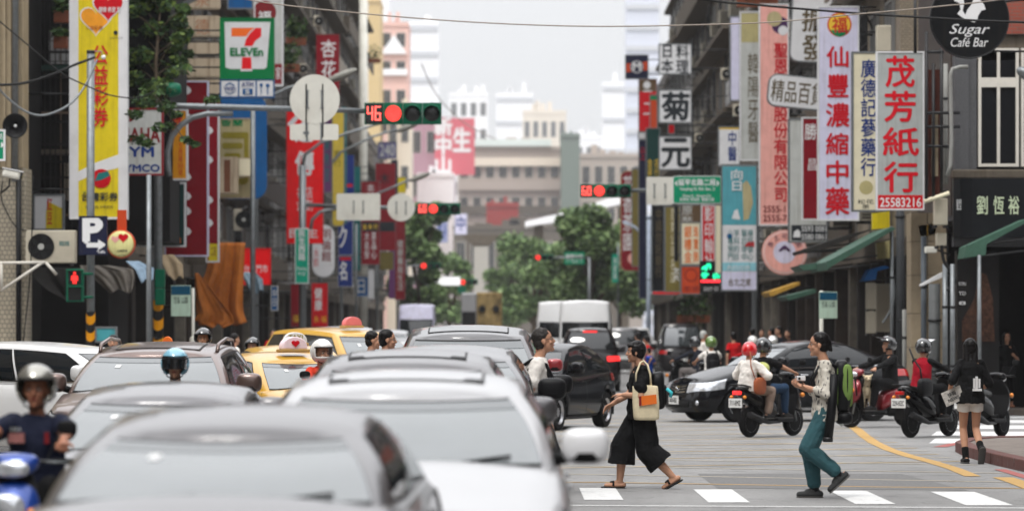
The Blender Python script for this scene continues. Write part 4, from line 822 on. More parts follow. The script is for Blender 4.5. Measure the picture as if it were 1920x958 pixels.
# far signals, mounted on their own posts
far = [(1003, 1037, 477, 488, 250, 0, 'small far traffic light glowing red left of the far green board', 1105), (1050, 1082, 518, 528, 300, 0, 'small far traffic light glowing red under the trees, lower of the two', 1140),
       (788, 826, 492, 504, 255, 0, 'far traffic light glowing red beside the small white plate on the left', 745), (862, 896, 523, 534, 290, 0, 'far traffic light glowing red beside the lit white panel', 800)]
for (a, b2, c, d, D, lit, lab, ppx) in far:
    signal(lab, a, b2, c, d, D, None, 0, None, False, group='far traffic lights'); cx, cy = (a + b2) / 2, (c + d) / 2
    m = thing('signal_mast', 'thin far signal mast ' + {1105: 'right of the far green board', 1140: 'under the trees at the right kerb', 745: 'beside the small white plate on the left', 800: 'left of the lit white panel'}[ppx], 'signal mast', (P(ppx, 0, D).x, D + .3, 0), group='far signal masts'); z = P(0, cy, D).z
    MB().tube([(0, 0, 0), (0, 0, z)], .1, steel, 8).build('pole', m); MB().tube([(0, 0, z), (P(cx, 0, D).x - m.location.x, 0, z)], .06, steel, 8).build('arm', m)
t = thing('warning_light', 'round amber warning light glowing under the far red signal', 'warning light', P(866, 543, 289)); MB().sph((0, 0, 0), (.26, .1, .26), lampamb, 14, 8).build('lens', t); MB().lathe([(.3, 0), (.32, .2)], sgreen, 14, rot=RX).build('housing', t)
t = thing('lit_panel', 'glowing white message panel over the far left lane', 'message panel', P(840, 527, 270)); MB().box(-.9, .9, 0, .2, -.33, .33, steel).build('cabinet', t); MB().box(-.86, .86, -.02, -.002, -.3, .3, ledw).build('display', t)
t = thing('direction_sign', 'far green direction board with pale print among the trees', 'road sign', P(1077, 484, 252)); MB().box(-.66, .66, 0, .05, -.4, .4, sg).build('plate', t); text(t, '重慶北路', (0, -.01, .1), 1.1, .3, wwhite, bold=.02); text(t, '← Road →', (0, -.01, -.2), 1.0, .18, wwhite)
t = thing('street_sign', 'far teal vertical street sign on a post by the right trees', 'street sign', P(1153, 503, 230)); MB().box(-.18, .18, 0, .05, -.85, .85, mat('street_green', (0, 1, 0))).build('plate', t); text(t, V('寧夏路'), (0, -.01, 0), .2, 1.3, wwhite)
pole('slim far post carrying the teal vertical sign', 1159, 230.5, 455, .06)
t = thing('road_sign', 'far round red and white prohibition sign near the trees', 'road sign', P(1091, 522, 262)); MB().lathe([(.36, 0), (.36, .04)], wred, 20, rot=RX).build('plate', t); MB().lathe([(.25, .041), (.25, .05)], wwhite, 20, rot=RX).build('disc', t); MB().tube([(0, .05, -P(1091, 522, 262).z), (0, .05, 0)], .04, steel, 6).build('post', t)
# decorative white and blue lamp post on the right
t = thing('street_lamp', 'slender white street lamp post with curled arm on the right', 'street lamp', (P(1216, 0, 200).x, 200, 0)); q = lambda px, py: Vector((P(px, py, 200).x - t.location.x, 0, P(px, py, 200).z)); wl_ = mat('lamp_post_paint', rgb(176, 188, 206), .5)
MB().tube([(0, 0, 0), q(1216, 410)], .13, wl_, 10).build('pole', t); MB().tube([q(1216, 470), q(1208, 445), q(1190, 425), q(1168, 415)], .06, wl_, 8).build('arm', t); MB().tube([q(1216, 425), q(1200, 432), q(1186, 424)], .05, wl_, 8).build('scroll', t); MB().sph(q(1216, 408), .14, wl_, 10, 8).build('finial', t)
# cobra lamps on the left
for (label, pts, D) in (('cobra head street lamp above the round white sign', [(480, 330), (480, 215), (500, 185), (540, 165), (615, 148)], 125), ('cobra head street lamp arm reaching right from the second signal mast', [(600, 470), (600, 330), (640, 285), (700, 256), (745, 243)], 165), ('cobra head street lamp arm near the yellow sign on the left', [(640, 600), (640, 400), (690, 370), (735, 352), (770, 336)], 185)):
    c = P(pts[-1][0], pts[-1][1], D); b0 = P(pts[0][0], 0, D); t = thing('street_lamp', label, 'street lamp', (b0.x, D, 0)); pp = [Vector((P(x, y, D).x - b0.x, 0, P(x, y, D).z)) for x, y in pts]
    MB().tube([(0, 0, 0)] + pp, [.09, .08, .07, .055, .05, .045][:len(pp) + 1], steel, 8).build('pole', t)
    h = pp[-1]; MB().sph(h + Vector((.45, 0, .1)), (.55, .2, .13), mat('lamp_head_grey', rgb(140, 138, 130), .45), 14, 8, Matrix.Rotation(R(-22), 3, 'Y')).build('lamp_head', t)
t = thing('street_lamp', 'curved grey lamp arm in front of the tree at the top left', 'street lamp', (P(283, 0, 97).x, 97, 0)); q = lambda px, py: Vector((P(px, py, 97).x - t.location.x, 0, P(px, py, 97).z))
MB().tube([(0, 0, 0), q(284, 200), q(290, 80), q(305, 38), q(330, 15), (q(370, -4)), q(430, -25)], [.08, .08, .075, .07, .065, .06, .05], steel, 12).build('pole', t)
# pavement sign boards
for (lab, px, py, D, w, h) in (('grey green board with a blue header on the left pavement', 339, 564, 91, 37, 58), ('greenish bus stop board with a teal header on the right pavement', 1553, 572, 87.5, 34, 50)):
    t = thing('stop_board', lab, 'bus stop sign', P(px, py, D)); s_ = D / F; MB().box(-w / 2 * s_, w / 2 * s_, 0, .08, -h / 2 * s_, h / 2 * s_, paleg).build('board', t, bevel=.01); MB().box(-w / 2 * s_ + .01, w / 2 * s_ - .01, -.008, -.002, h * .2 * s_, h / 2 * s_ - .01, mat('board_header', rgb(10, 70, 96), .4)).build('header', t)
    text(t, '民生 一路\n公車 站牌', (0, -.01, .02), w * .7 * s_, h * .22 * s_, wblack)
# ================================================================ things fixed to the buildings
t = thing('loudspeaker', 'dark horn loudspeaker with a pale centre at the left edge', 'loudspeaker', P(28, 236, 82)); MB().lathe([(.05, -.2), (.12, -.14), (.2, -.06), (.26, 0), (.27, -.01), (.14, -.12), (.08, -.35), (.02, -.4)], blackp, 28, rot=RX).build('horn', t)
MB().sph((0, .08, 0), .033, wwhite, 10, 8).build('driver_cap', t); MB().tube([(0, .1, 0), (-.3, .6, 0)], .02, dark).build('bracket', t)
t = thing('security_camera', 'white bullet security camera on a black arm at the left edge', 'camera', P(22, 327, 81)); rt = Matrix.Rotation(R(12), 3, 'Y')
MB().obox((0, 0, 0), (.38, .2, .17), wback, rt).build('camera_body', t, bevel=.05); MB().obox((.03, 0, .09), (.44, .23, .02), wwhite, rt).build('sun_shield', t, bevel=.008); MB().lathe([(.07, 0), (.065, .05)], lensd, 14, c=(.18, 0, -.03), rot=Matrix.Rotation(R(100), 3, 'Y')).build('lens', t); MB().tube([(-.05, .05, -.08), (-.06, .05, -.25), (-.25, .1, -.4)], .022, dark).build('arm', t)
acb = mat('air_conditioner_beige', rgb(186, 178, 160), .5, 0, .06, 3, dirt=.4)
def aircon(label, px0, px1, py0, py1, D, fan=True, yaw=0, group='air conditioner units on the facades', txt=False):
    a = P(px0, py1, D); b = P(px1, py0, D); w, h = b.x - a.x, b.z - a.z
    t = thing('air_conditioner', label, 'air conditioner', (a.x, D, a.z), group=group)
    MB().box(0, w, 0, .35, 0, h, acb).build('casing', t, bevel=.02)
    if fan:
        r = h * .40; c = (r * 1.2, -.01, h * .5)
        MB().lathe([(r, 0), (r, .012)], mat('fan_black', (.01, .01, .011), .6), 32, c=(c[0], -.001, c[2]), rot=RX).build('fan_well', t)
        g = MB()
        for k in range(1, 9): g.loft([[Vector((c[0] + (r * k / 8 + o_) * math.cos(an * math.pi / 16), -.03 - e, c[2] + (r * k / 8 + o_) * math.sin(an * math.pi / 16))) for an in range(32)] for o_, e in ((-.004, 0), (.004, 0), (0, .006))], dark, caps=False)
        g.build('fan_guard', t)
        for k in range(5): MB().obox((c[0] + math.cos(R(72 * k)) * r * .5, -.018, c[2] + math.sin(R(72 * k)) * r * .5), (r * .8, .008, r * .35), dark, Matrix.Rotation(R(-72 * k), 3, 'Y')).build('fan_blade', t)
        MB().lathe([(r * .24, 0), (r * .24, .02)], mat('hub_grey', rgb(170, 170, 165), .5), 16, c=(c[0], -.03, c[2]), rot=RX).build('hub', t)
    if txt: text(t, '和信冷氣', (w * .78, -.006, h * .6), w * .2, h * .16, wteal, bold=.02)
    for x in (w * .1, w * .9): MB().box(x - .02, x + .02, .0, .5, -.05, -.002, dark).build('foot_bracket', t)
    return t
aircon('beige air conditioner with a round black fan beside the parking sign', 48, 141, 432, 493, 83.4, txt=True)
aircon('small grey unit below the white one by the corner shop fascia', 1757, 1775, 437, 461, 77.5, False); aircon('pale vertical unit left of the black fascia sign', 1753, 1777, 372, 422, 77.3, False)
aircon('pale meter box between the lilac sign and the café roundel', 1644, 1671, 48, 97, 90, False)
aircon('tall grey green cabinet under the small blue awning', 1625, 1642, 530, 580, 92, False); aircon('lower grey green cabinet under the small blue awning', 1625, 1642, 583, 625, 92, False)
aircon('wide pale green wall cabinet behind the pier', 1643, 1672, 532, 622, 92.6, False)
for k, (a, b2, c, d, D) in enumerate(((438, 452, 392, 432, 132), (1303, 1316, 250, 268, 165), (1375, 1390, 196, 218, 140), (588, 598, 30, 50, 150), (1352, 1366, 128, 150, 148), (560, 574, 120, 138, 140))):
    aircon(('pale unit left of the orange cloth behind the blue sign', 'weathered unit on the balconies above the green direction board', 'weathered unit beside the dentist sign', 'small unit high on the gridded block left of the flower sign', 'dark stained unit high right of the slanting balconies', 'small unit over the round white road sign')[k], a, b2, c, d, D, True)
# bracket frame, awnings and cloths on the left
t = thing('wall_bracket', 'white triangular steel bracket under the beige air conditioner', 'bracket', P(0, 490, 83)); q = lambda x, y: Vector((x * 83 / F, 0, -(y - 490) * 83 / F))
for a, b2 in (((0, 493), (86, 492)), ((2, 545), (80, 492)), ((2, 490), (3, 545)), ((86, 492), (106, 515))): MB().tube([q(*a), q(*b2)], .035, wframe, 6).build('bar', t)
def cloth(name, label, cat, outline, D, m, dy=.3, nx=26, nz=22, folds=7, seed=1, depth=.12, alpha=None):
    """outline: top-left, top-right, bottom-right, bottom-left rows given as list of (xl, xr, y)"""
    rnd = random.Random(seed); c = P(outline[0][0], outline[0][2], D); t = thing(name, label, cat, c); vs = []; fs = []; rows = len(outline)
    ph = [rnd.random() * 6 for _ in range(4)]
    for j in range(nz + 1):
        u = j / nz * (rows - 1); k = min(int(u), rows - 2); f = u - k
        xl, xr, y = [outline[k][q_] * (1 - f) + outline[k + 1][q_] * f for q_ in range(3)]
        for i in range(nx + 1):
            s = i / nx; p = P(xl + (xr - xl) * s, y + (math.sin(s * 9 + ph[3]) * 4 * j / nz), D) - c
            amp = depth * (.25 + .75 * j / nz)
            p.y = amp * (math.sin(s * folds + ph[0] + j / nz * 2.2) + .5 * math.sin(s * folds * 2.3 + ph[1] - j / nz * 1.5) + .25 * math.sin(s * folds * 5 + ph[2])) - dy * j / nz
            vs.append(p)
    for j in range(nz):
        for i in range(nx): a = j * (nx + 1) + i; fs.append((a, a + 1, a + nx + 2, a + nx + 1))
    o = MB().add(vs, fs, m, True).build('cloth', t, fix=False); so_ = o.modifiers.new('thick', 'SOLIDIFY'); so_.thickness = .012
    return t
orc = mat('orange_tarpaulin', rgb(170, 98, 36), .6, 0, .22, 3, bump=.25)
t = cloth('tarpaulin', 'crumpled orange tarpaulin hanging beside the red shop board', 'tarpaulin', [(396, 460, 455), (392, 459, 480), (386, 458, 510), (372, 457, 540), (368, 456, 570), (372, 458, 590), (376, 464, 606)], 105, orc, folds=9, seed=4, depth=.22)
cloth('tarpaulin', 'lower swag of the orange tarpaulin stretched to the left', 'tarpaulin', [(366, 372, 512), (366, 392, 535), (368, 412, 560), (374, 436, 588), (364, 440, 603), (390, 420, 611)], 104.3, orc, folds=6, seed=9, depth=.12, dy=.1)
gryc = mat('torn_grey_canvas', rgb(120, 114, 106), .8, 0, .3, 5, bump=.5, dirt=.5); drkc = mat('dark_canvas', rgb(44, 42, 40), .8, 0, .3, 4, bump=.3)
cloth('awning', 'torn white canvas awning edge right of the pedestrian light', 'awning', [(150, 205, 498), (152, 250, 506), (178, 253, 522), (206, 250, 546)], 88, gryc, folds=14, seed=2, depth=.1)
cloth('awning', 'sagging dark canvas awning left of the pedestrian light', 'awning', [(52, 160, 502), (66, 168, 524), (90, 170, 545), (120, 168, 562)], 88.6, drkc, folds=6, seed=5, depth=.15)
cloth('awning', 'small pale blue awning left of the thick mast', 'awning', [(236, 262, 490), (256, 290, 505), (268, 290, 528)], 86, mat('pale_blue_canvas', rgb(120, 140, 158), .7, 0, .2), folds=4, seed=6, depth=.05)
cloth('awning', 'beige box awning above the grey pavement board', 'awning', [(300, 326, 478), (306, 344, 496), (318, 346, 522)], 93, mat('beige_canvas', rgb(150, 132, 106), .7, 0, .2), folds=3, seed=8, depth=.05)
cloth('awning', 'ragged blue grey awning below the red shop board', 'awning', [(455, 480, 511), (458, 494, 524), (470, 496, 548)], 110, mat('blue_grey_canvas', rgb(110, 128, 140), .7, 0, .3, 8), folds=9, seed=3, depth=.1)
# solid sloping awnings on the right
def slope(label, poly, D, m, depth=1.6, th=.06, name='awning', cat='awning'):
    c = P(poly[0][0], poly[0][1], D); t = thing(name, label, cat, c); pts = [P(x, y, D) - c for x, y in poly]
    MB().prism([(p.x, p.z) for p in pts], 0, depth, m).build('canvas', t)
    for p in (pts[0], pts[-1]): MB().tube([p + Vector((0, .05, 0)), p + Vector((1.2, .05, .15))], .02, dark).build('arm', t)
    return t
gca = mat('green_canvas', rgb(62, 92, 78), .6, 0, .2, 5, dirt=.3)
slope('long green sloping awning under the lilac pharmacy sign', [(1550, 491), (1672, 425), (1680, 429), (1556, 501), (1552, 506)], 90, gca, 5)
slope('flat green awning flap left of the long sloping one', [(1497, 498), (1550, 490), (1550, 503), (1507, 507)], 93, gca, 3)
slope('striped green awning edge over the dark corner shop', [(1812, 462), (1925, 410), (1925, 417), (1850, 458), (1848, 478), (1808, 484)], 76, gca, 1.2)
slope('brown and black awning under the lilac pharmacy sign', [(1507, 468), (1590, 440), (1640, 428), (1560, 462), (1510, 474)], 96, drkc, 4)
slope('small bright blue awning above the pale cabinets', [(1619, 527), (1630, 506), (1660, 498), (1668, 502), (1645, 508), (1642, 524)], 91, mat('blue_canvas', rgb(40, 96, 160), .6, 0, .1), 1)
slope('yellow and brown stall awning beside the pink round sign', [(1440, 548), (1500, 528), (1500, 534), (1446, 556)], 108, mat('ochre_canvas', rgb(180, 140, 60), .7, 0, .3, 6), 3)
slope('low green flap behind the stall on the right', [(1470, 556), (1530, 541), (1530, 549), (1480, 563)], 102, gca, 3)
t = thing('fluorescent_lamp', 'tilted white wall lamp in front of the beige stone pier', 'lamp', P(1725, 534, 79)); MB().prism([(0, 0), (.02, -.03), (.5, .17), (.52, .24), (.46, .26)], 0, .25, wwhite).build('lamp_shade', t); MB().tube([(.5, .1, .2), (.62, .5, .2)], .03, steel).build('arm', t)
t = thing('flood_lamp', 'small white box lamp beside the stone pier', 'lamp', P(1748, 468, 79)); MB().box(-.14, .1, 0, .25, -.07, .06, wback).build('lamp_body', t, bevel=.02); MB().tube([(.1, .1, 0), (.4, .4, -.1)], .02, dark).build('arm', t)
t = thing('street_lamp', 'grey lamp head poking in from the right edge', 'street lamp', P(1925, 140, 74)); MB().sph((0, 0, 0), (.22, .12, .12), steel, 14, 8, Matrix.Rotation(R(30), 3, 'Y')).build('lamp_head', t); MB().tube([(.1, 0, 0), (3, .3, .6)], .03, steel).build('arm', t)
slope('yellow oval shop lamp panel hanging by the stone pier', [(1722, 424), (1755, 418), (1754, 440), (1726, 443)], 80, mat('ochre_canvas', (0, 0, 0)), .5, name='shop_board', cat='sign')
slope('yellow and blue shop board under the green sloping awning', [(1643, 456), (1672, 450), (1672, 484), (1645, 486)], 93, khaki, .3, name='shop_board', cat='sign')
slope('yellow shop panel behind the cream and blue sign', [(1636, 400), (1668, 396), (1668, 428), (1636, 430)], 94, yel, .3, name='shop_board', cat='sign')
# stone pier between the corner shop and the arcade
t = thing('stone_pier', 'beige stone pier of big blocks between the arcade and corner shop', 'pier', (P(1708, 0, 80).x, 80, 0)); q = lambda py: P(0, py, 80).z
zs = [0.1, 0.7, 1.4, 2.1, 2.9, 3.6, 4.2]
for k in range(6):
    for (a, b2) in ((0, .34), (.35, .74)): MB().box(a + .004, b2 - .004, 0, .9, zs[k] + .006, zs[k + 1] - .006, stonem).build('stone', t)
MB().box(.01, .73, .02, .88, .1, 4.2, slabm).build('core', t)
pipes = [(1672, 425, 690, 90.5, .045, steel), (1688, 262, 690, 90, .1, mat('dark_grey_pipe', rgb(62, 64, 66), .5)), (1732, 443, 690, 79.5, .06, mat('blue_grey_pipe', rgb(84, 90, 96), .5)), (1752, 532, 700, 78.5, .12, mat('dull_grey_pipe', rgb(88, 90, 90), .5)), (1773, 120, 345, 77.5, .045, wpipe), (1772, 495, 760, 77.2, .055, steel), (1786, 495, 760, 76.8, .05, steel), (1696, 580, 690, 82, .05, wpipe)]
for k, (px, y0, y1, D, r, m_) in enumerate(pipes):
    z1 = 0.13
    t = thing('pipe', ('thin grey conduit left of the dark pipe under the grey and red sign', 'thick dark pipe under the grey sign with red characters', 'blue grey pipe on the beige stone pier', 'wide dull grey duct beside the stone pier', 'white drain pipe left of the café building', 'grey drain pipe left of the dark poster', 'second grey drain pipe touching the dark poster', 'short white pipe at the foot of the thick dark pipe')[k], 'pipe', (P(px, 0, D).x, D, z1 if k != 4 else P(0, 345, D).z))
    MB().tube([(0, 0, 0), (0, 0, P(0, y0, D).z - t.location.z)], r, m_, 10).build('tube', t)
    for zz in (.3, .7): MB().tube([(0, 0, (P(0, y0, D).z - t.location.z) * zz), (0, 0, (P(0, y0, D).z - t.location.z) * zz + .05)], r * 1.2, dark, 10).build('clip', t)
t = thing('pipe', 'bent white pipe beside the café building under the roundel', 'pipe', P(1773, 330, 76.9)); q = lambda x, y: P(x, y, 76.9) - t.location
MB().tube([q(1776, 330), q(1782, 310), q(1784, 260), q(1782, 140), q(1786, 130), q(1800, 126), q(1815, 126)], .04, wpipe, 8).build('tube', t)
t = thing('pipe', 'slanting cream pipe left of the black fascia', 'pipe', P(1730, 378, 77)); q = lambda x, y: P(x, y, 77) - t.location; MB().tube([q(1733, 378), q(1780, 362)], .045, cream, 8).build('tube', t)
frm = thing('steel_frame', 'black steel sign frame behind the lilac and grey signs', 'sign frame', P(1610, 100, 98)); q = lambda x, y: P(x, y, 98) - frm.location
for a, b2 in (((1612, 14), (1648, 14)), ((1648, 14), (1648, 46)), ((1612, 66), (1644, 66)), ((1616, 14), (1642, 66)), ((1612, 10), (1612, 98))): MB().tube([q(*a), q(*b2)], .03, dark, 6).build('bar', frm)
frm = thing('steel_frame', 'rusty dark scaffold frame between the grey sign and the café building', 'sign frame', P(1740, 100, 77)); q = lambda x, y: P(x, y, 77) - frm.location
for a, b2 in (((1737, 60), (1737, 380)), ((1765, 90), (1765, 360)), ((1735, 98), (1770, 98)), ((1735, 212), (1800, 212)), ((1735, 238), (1800, 238)), ((1735, 274), (1780, 275)), ((1750, 120), (1750, 370)), ((1716, -20), (1716, 100))): MB().tube([q(*a), q(*b2)], .035, dark, 6).build('bar', frm)
MB().box(q(1742, 0).x, q(1764, 0).x, .15, .2, q(0, 370).z, q(0, 130).z, mat('rusty_sheet', rgb(70, 34, 26), .8, 0, .4, 4)).build('sheet', frm)
MB().box(q(1748, 0).x, q(1760, 0).x, .1, .14, q(0, 330).z, q(0, 210).z, stonem).build('panel', frm)
# ================================================================ overhead cables
def wire(label, pts, D, r, m_, sag=0):
    a = P(pts[0][0], pts[0][1], D[0]); t = thing('cable', label, 'cable', a); n = len(pts)
    Ds = [D[0] + (D[1] - D[0]) * i / (n - 1) for i in range(n)]; pp = [P(x, y, d) - a for (x, y), d in zip(pts, Ds)]
    fine = []
    for i in range(n - 1):
        p0, p1, p2, p3 = pp[max(0, i - 1)], pp[i], pp[i + 1], pp[min(n - 1, i + 2)]
        for k in range(8):
            u = k / 8; fine.append(.5 * ((2 * p1) + (p2 - p0) * u + (2 * p0 - 5 * p1 + 4 * p2 - p3) * u * u + (3 * p1 - p0 - 3 * p2 + p3) * u ** 3))
    fine.append(pp[-1]); MB().tube(fine, r, m_, 5).build('strand', t); return t
wgr = mat('pale_cable', rgb(150, 140, 130), .6); wbk = mat('black_cable', (.012, .012, .012), .5)
wire('thin pale cable sagging right across the white sky', [(-330, -190), (60, -75), (420, -8), (530, 10), (700, 28), (900, 43), (1100, 50), (1280, 48), (1450, 42), (1600, 28), (1750, 14), (1925, -8), (2300, -80)], (62, 62), .011, wgr)
wire('black cable running down to the right over the hanging signs', [(-330, -330), (500, -130), (1270, -8), (1400, 8), (1560, 22), (1740, 34), (1940, 43), (2400, 50)], (66, 64), .02, wbk)
wire('black cable rising from the left edge to the slim pole top', [(-10, 160), (40, 157), (90, 143), (140, 122), (178, 108)], (81, 82.6), .03, wbk)
wire('twisted grey cable hanging in a loop from the slim pole', [(-10, 158), (15, 185), (45, 208), (75, 217), (105, 210), (135, 192), (160, 160), (182, 112)], (81, 82.5), .025, steel)
wire('thin black cable slanting down from the top left', [(-10, 33), (50, 83), (115, 137), (160, 160), (200, 177), (240, 184), (265, 182), (290, 172)], (80, 79.5), .015, wbk)
wire('loose thin cable trailing down the beige tiled corner', [(5, 340), (2, 370), (14, 400), (30, 425), (50, 433)], (83.4, 83.4), .015, wbk)
wire('black cable hanging past the air conditioner at the left', [(62, 330), (60, 430), (56, 520), (48, 600), (44, 640)], (83.3, 83.3), .015, wbk)
wire('grey conduit curving by the pale cabinets on the right', [(1672, 500), (1676, 540), (1674, 570), (1665, 590), (1655, 605)], (90.5, 90.5), .03, steel)
wire('black cable bundle between the stone pier and the corner shop', [(1765, 460), (1770, 490), (1784, 510), (1790, 530), (1776, 545)], (77, 77), .035, wbk)
wire('pale far cable over the roofs beyond the trees', [(790, 120), (820, 180), (870, 230), (930, 262)], (260, 330), .04, wgr)
# ================================================================ plants and trees
leafm = [mat('leaf_dark', (.022, .05, .016), .55, 0, .3, 2), mat('leaf_mid', (.045, .09, .025), .5, 0, .3, 2), mat('leaf_light', (.09, .14, .035), .5, 0, .3, 2)]
farleaf = [mat('far_leaf_dark', (.085, .135, .06), .6, 0, .3, 2), mat('far_leaf_mid', (.155, .24, .09), .6, 0, .3, 2), mat('far_leaf_light', (.27, .37, .16), .6, 0, .3, 2)]  # leaf tones lifted so the colour carries distance haze
nearleaf = [mat('near_leaf_dark', (.025, .055, .018), .5, 0, .3, 2), mat('near_leaf_mid', (.07, .13, .035), .5, 0, .3, 2), mat('near_leaf_light', (.17, .24, .05), .5, 0, .3, 2)]
bark = mat('bark', rgb(92, 80, 66), .9, 0, .3, 6, bump=.5)
def leaf_cloud(clumps, n, size, seed=1, flat=.5, ms=None):
    rnd = random.Random(seed); mb = MB(); vs = [[], [], []]
    for _ in range(n):
        c, r = rnd.choice(clumps); d = Vector((rnd.gauss(0, 1), rnd.gauss(0, 1), rnd.gauss(0, 1))).normalized() * (rnd.random() ** .45)
        p = Vector(c) + Vector((d.x * r[0], d.y * r[1], d.z * r[2])); s = size * (.6 + .8 * rnd.random())
        a = Vector((rnd.gauss(0, 1), rnd.gauss(0, 1), rnd.gauss(0, flat))).normalized(); b_ = a.cross(Vector((rnd.gauss(0, 1), rnd.gauss(0, 1), rnd.gauss(0, 1)))).normalized()
        k = rnd.choices((0, 1, 2), (.4, .4, .2))[0]
        mb.add([p - a * s, p + b_ * s * .5, p + a * s, p - b_ * s * .5], [(0, 1, 2, 3)], (ms or leafm)[k])
    return mb
def tree(label, px, D, h, cr, leaf, n, seed, trunk_h=.35, lean=0, group=None, oy=0):
    rnd = random.Random(seed); t = thing('tree', label, 'tree', (P(px, 0, D).x, D, 0), group=group); n = int(n * 1.4) if D > 100 else n; cr = cr * (1.25 if D > 100 else 1); th = h * trunk_h
    tb = MB(); top = Vector((lean, 0, h * .75)); r0 = (.02 * h + .04) * (.45 if D < 100 else 1)
    tb.tube([(0, 0, 0), (lean * .2, 0, th * .6), (lean * .5, 0, th), top], [r0, r0 * .8, r0 * .65, r0 * .15], bark, 10)
    clumps = []
    for k in range(11):
        a = 2.4 * k + rnd.random(); rr = cr * (.45 + .5 * rnd.random()); z = th + (h - th) * (.15 + .72 * rnd.random()); e = Vector((lean + math.cos(a) * rr * .75, math.sin(a) * rr * .75, z))
        s = Vector((lean * .5, 0, th + (z - th) * .3)); tb.tube([s, (s + e) / 2 + Vector((0, 0, .1 * h * .3)), e], [r0 * .4, r0 * .25, r0 * .08], bark, 6)
        q_ = cr * (.30 + .25 * rnd.random()); clumps.append((e, (q_, q_, q_ * .8)))
    clumps.append((top + Vector((0, 0, h * .08)), (cr * .45, cr * .45, cr * .42)))
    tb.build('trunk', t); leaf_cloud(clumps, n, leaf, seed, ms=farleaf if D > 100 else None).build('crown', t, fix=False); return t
t = thing('tree', 'leafy street tree partly hiding the motorcycle sign', 'tree', (P(297, 0, 93).x, 93, 0)); lq = lambda x, y, dy=0: P(x, y, 93) + Vector((0, dy, 0)) - t.location
tb = MB(); tb.tube([(0, 0, 0), (.02, 0, 3), lq(297, 230), lq(292, 120), lq(300, 20)], [.09, .08, .06, .045, .02], bark, 9); cl_ = []; rn = random.Random(5)
for x, y, r in ((262, 12, .24), (300, 5, .3), (330, 40, .24), (255, 60, .22), (290, 55, .3), (318, 85, .26), (342, 75, .2), (262, 105, .26), (300, 120, .26), (334, 118, .2), (350, 100, .1), (256, 150, .2), (285, 165, .26), (312, 160, .18), (270, 195, .2), (298, 205, .2), (250, 25, .16), (345, 20, .15), (278, -20, .3), (315, -25, .3), (352, 60, .08), (325, 140, .12), (246, 120, .1)):
    c = lq(x, y, rn.uniform(-.5, .5)); r *= 1.17; cl_.append((c, (r, r * 1.3, r * .75))); s0 = lq(297, min(230, y + 40)); tb.tube([s0, (s0 + c) / 2 + Vector((0, 0, .06)), c], [.022, .015, .005], bark, 5)
tb.build('trunk', t); leaf_cloud(cl_, 6200, .085, 3, ms=nearleaf).build('crown', t, fix=False)
# a few hanging branches of the near tree in front of the signs
t = thing('tree_branch', 'drooping leafy branches hanging over the motorcycle and orange signs', 'tree branch', P(300, 190, 84)); cl_ = []
for k, (x, y, r) in enumerate(((255, 215, .16), (262, 262, .2), (275, 270, .14), (300, 240, .16), (320, 236, .12), (310, 200, .2), (270, 190, .25), (330, 215, .12), (350, 262, .1), (365, 270, .1), (296, 170, .3), (345, 130, .2), (395, 188, .12))):
    cl_.append((P(x, y, 84) - t.location, (r * 1.3, r, r * .7)))
leaf_cloud(cl_, 900, .07, 5).build('leaves', t, fix=False); MB().tube([(-.3, .5, .3), (0, 0, 0), (.3, 0, -.5), (.6, 0, -.95)], .012, bark, 5).build('twig', t)
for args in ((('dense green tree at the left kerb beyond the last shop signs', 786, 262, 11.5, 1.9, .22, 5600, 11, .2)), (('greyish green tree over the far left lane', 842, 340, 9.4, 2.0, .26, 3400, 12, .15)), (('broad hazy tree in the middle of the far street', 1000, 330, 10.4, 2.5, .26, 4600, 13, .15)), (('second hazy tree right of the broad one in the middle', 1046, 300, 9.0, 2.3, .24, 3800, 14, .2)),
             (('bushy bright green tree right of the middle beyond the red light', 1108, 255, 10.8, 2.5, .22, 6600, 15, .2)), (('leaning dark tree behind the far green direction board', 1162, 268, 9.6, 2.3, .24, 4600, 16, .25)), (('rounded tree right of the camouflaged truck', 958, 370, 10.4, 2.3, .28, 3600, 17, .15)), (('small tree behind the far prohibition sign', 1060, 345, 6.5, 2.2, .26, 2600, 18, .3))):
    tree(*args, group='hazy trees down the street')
def pot_plants(label, px, py, D, w, seed, n=260, h=.5):
    t = thing('balcony_plant', label, 'plant', P(px, py, D), group='plants on balconies'); leaf_cloud([((0, 0, h * .4), (w, .3, h))], n, .09, seed).build('foliage', t, fix=False); MB().box(-w * .8, w * .8, -.15, .15, -.3, -.02, mat('planter', rgb(120, 70, 50), .8)).build('planter', t)
pot_plants('dark trailing plants on the balconies left of the flower sign', 555, 70, 138, .45, 21, 300, .6); pot_plants('hanging plants lower down the brown facade', 545, 120, 137, .4, 22, 260, .6); pot_plants('small bright green plant on the far pale block', 702, 110, 250, .5, 23, 150, .7); pot_plants('green bushes at the top edge over the dentist sign', 1420, -4, 120, .8, 24, 260, .35); pot_plants('potted plants beside the arcade columns behind the scooters', 1300, 590, 150, .8, 25, 500, 1.0)
pot_plants('green tuft on the ledge under the rusty panels', 398, 190, 111, .3, 26, 160, .15); pot_plants('ferns behind the barred stair windows at the top left', 118, 20, 91, .25, 27, 200, .5); pot_plants('ferns on the dark ledge of the barred windows', 114, 68, 91, .2, 28, 140, .12)
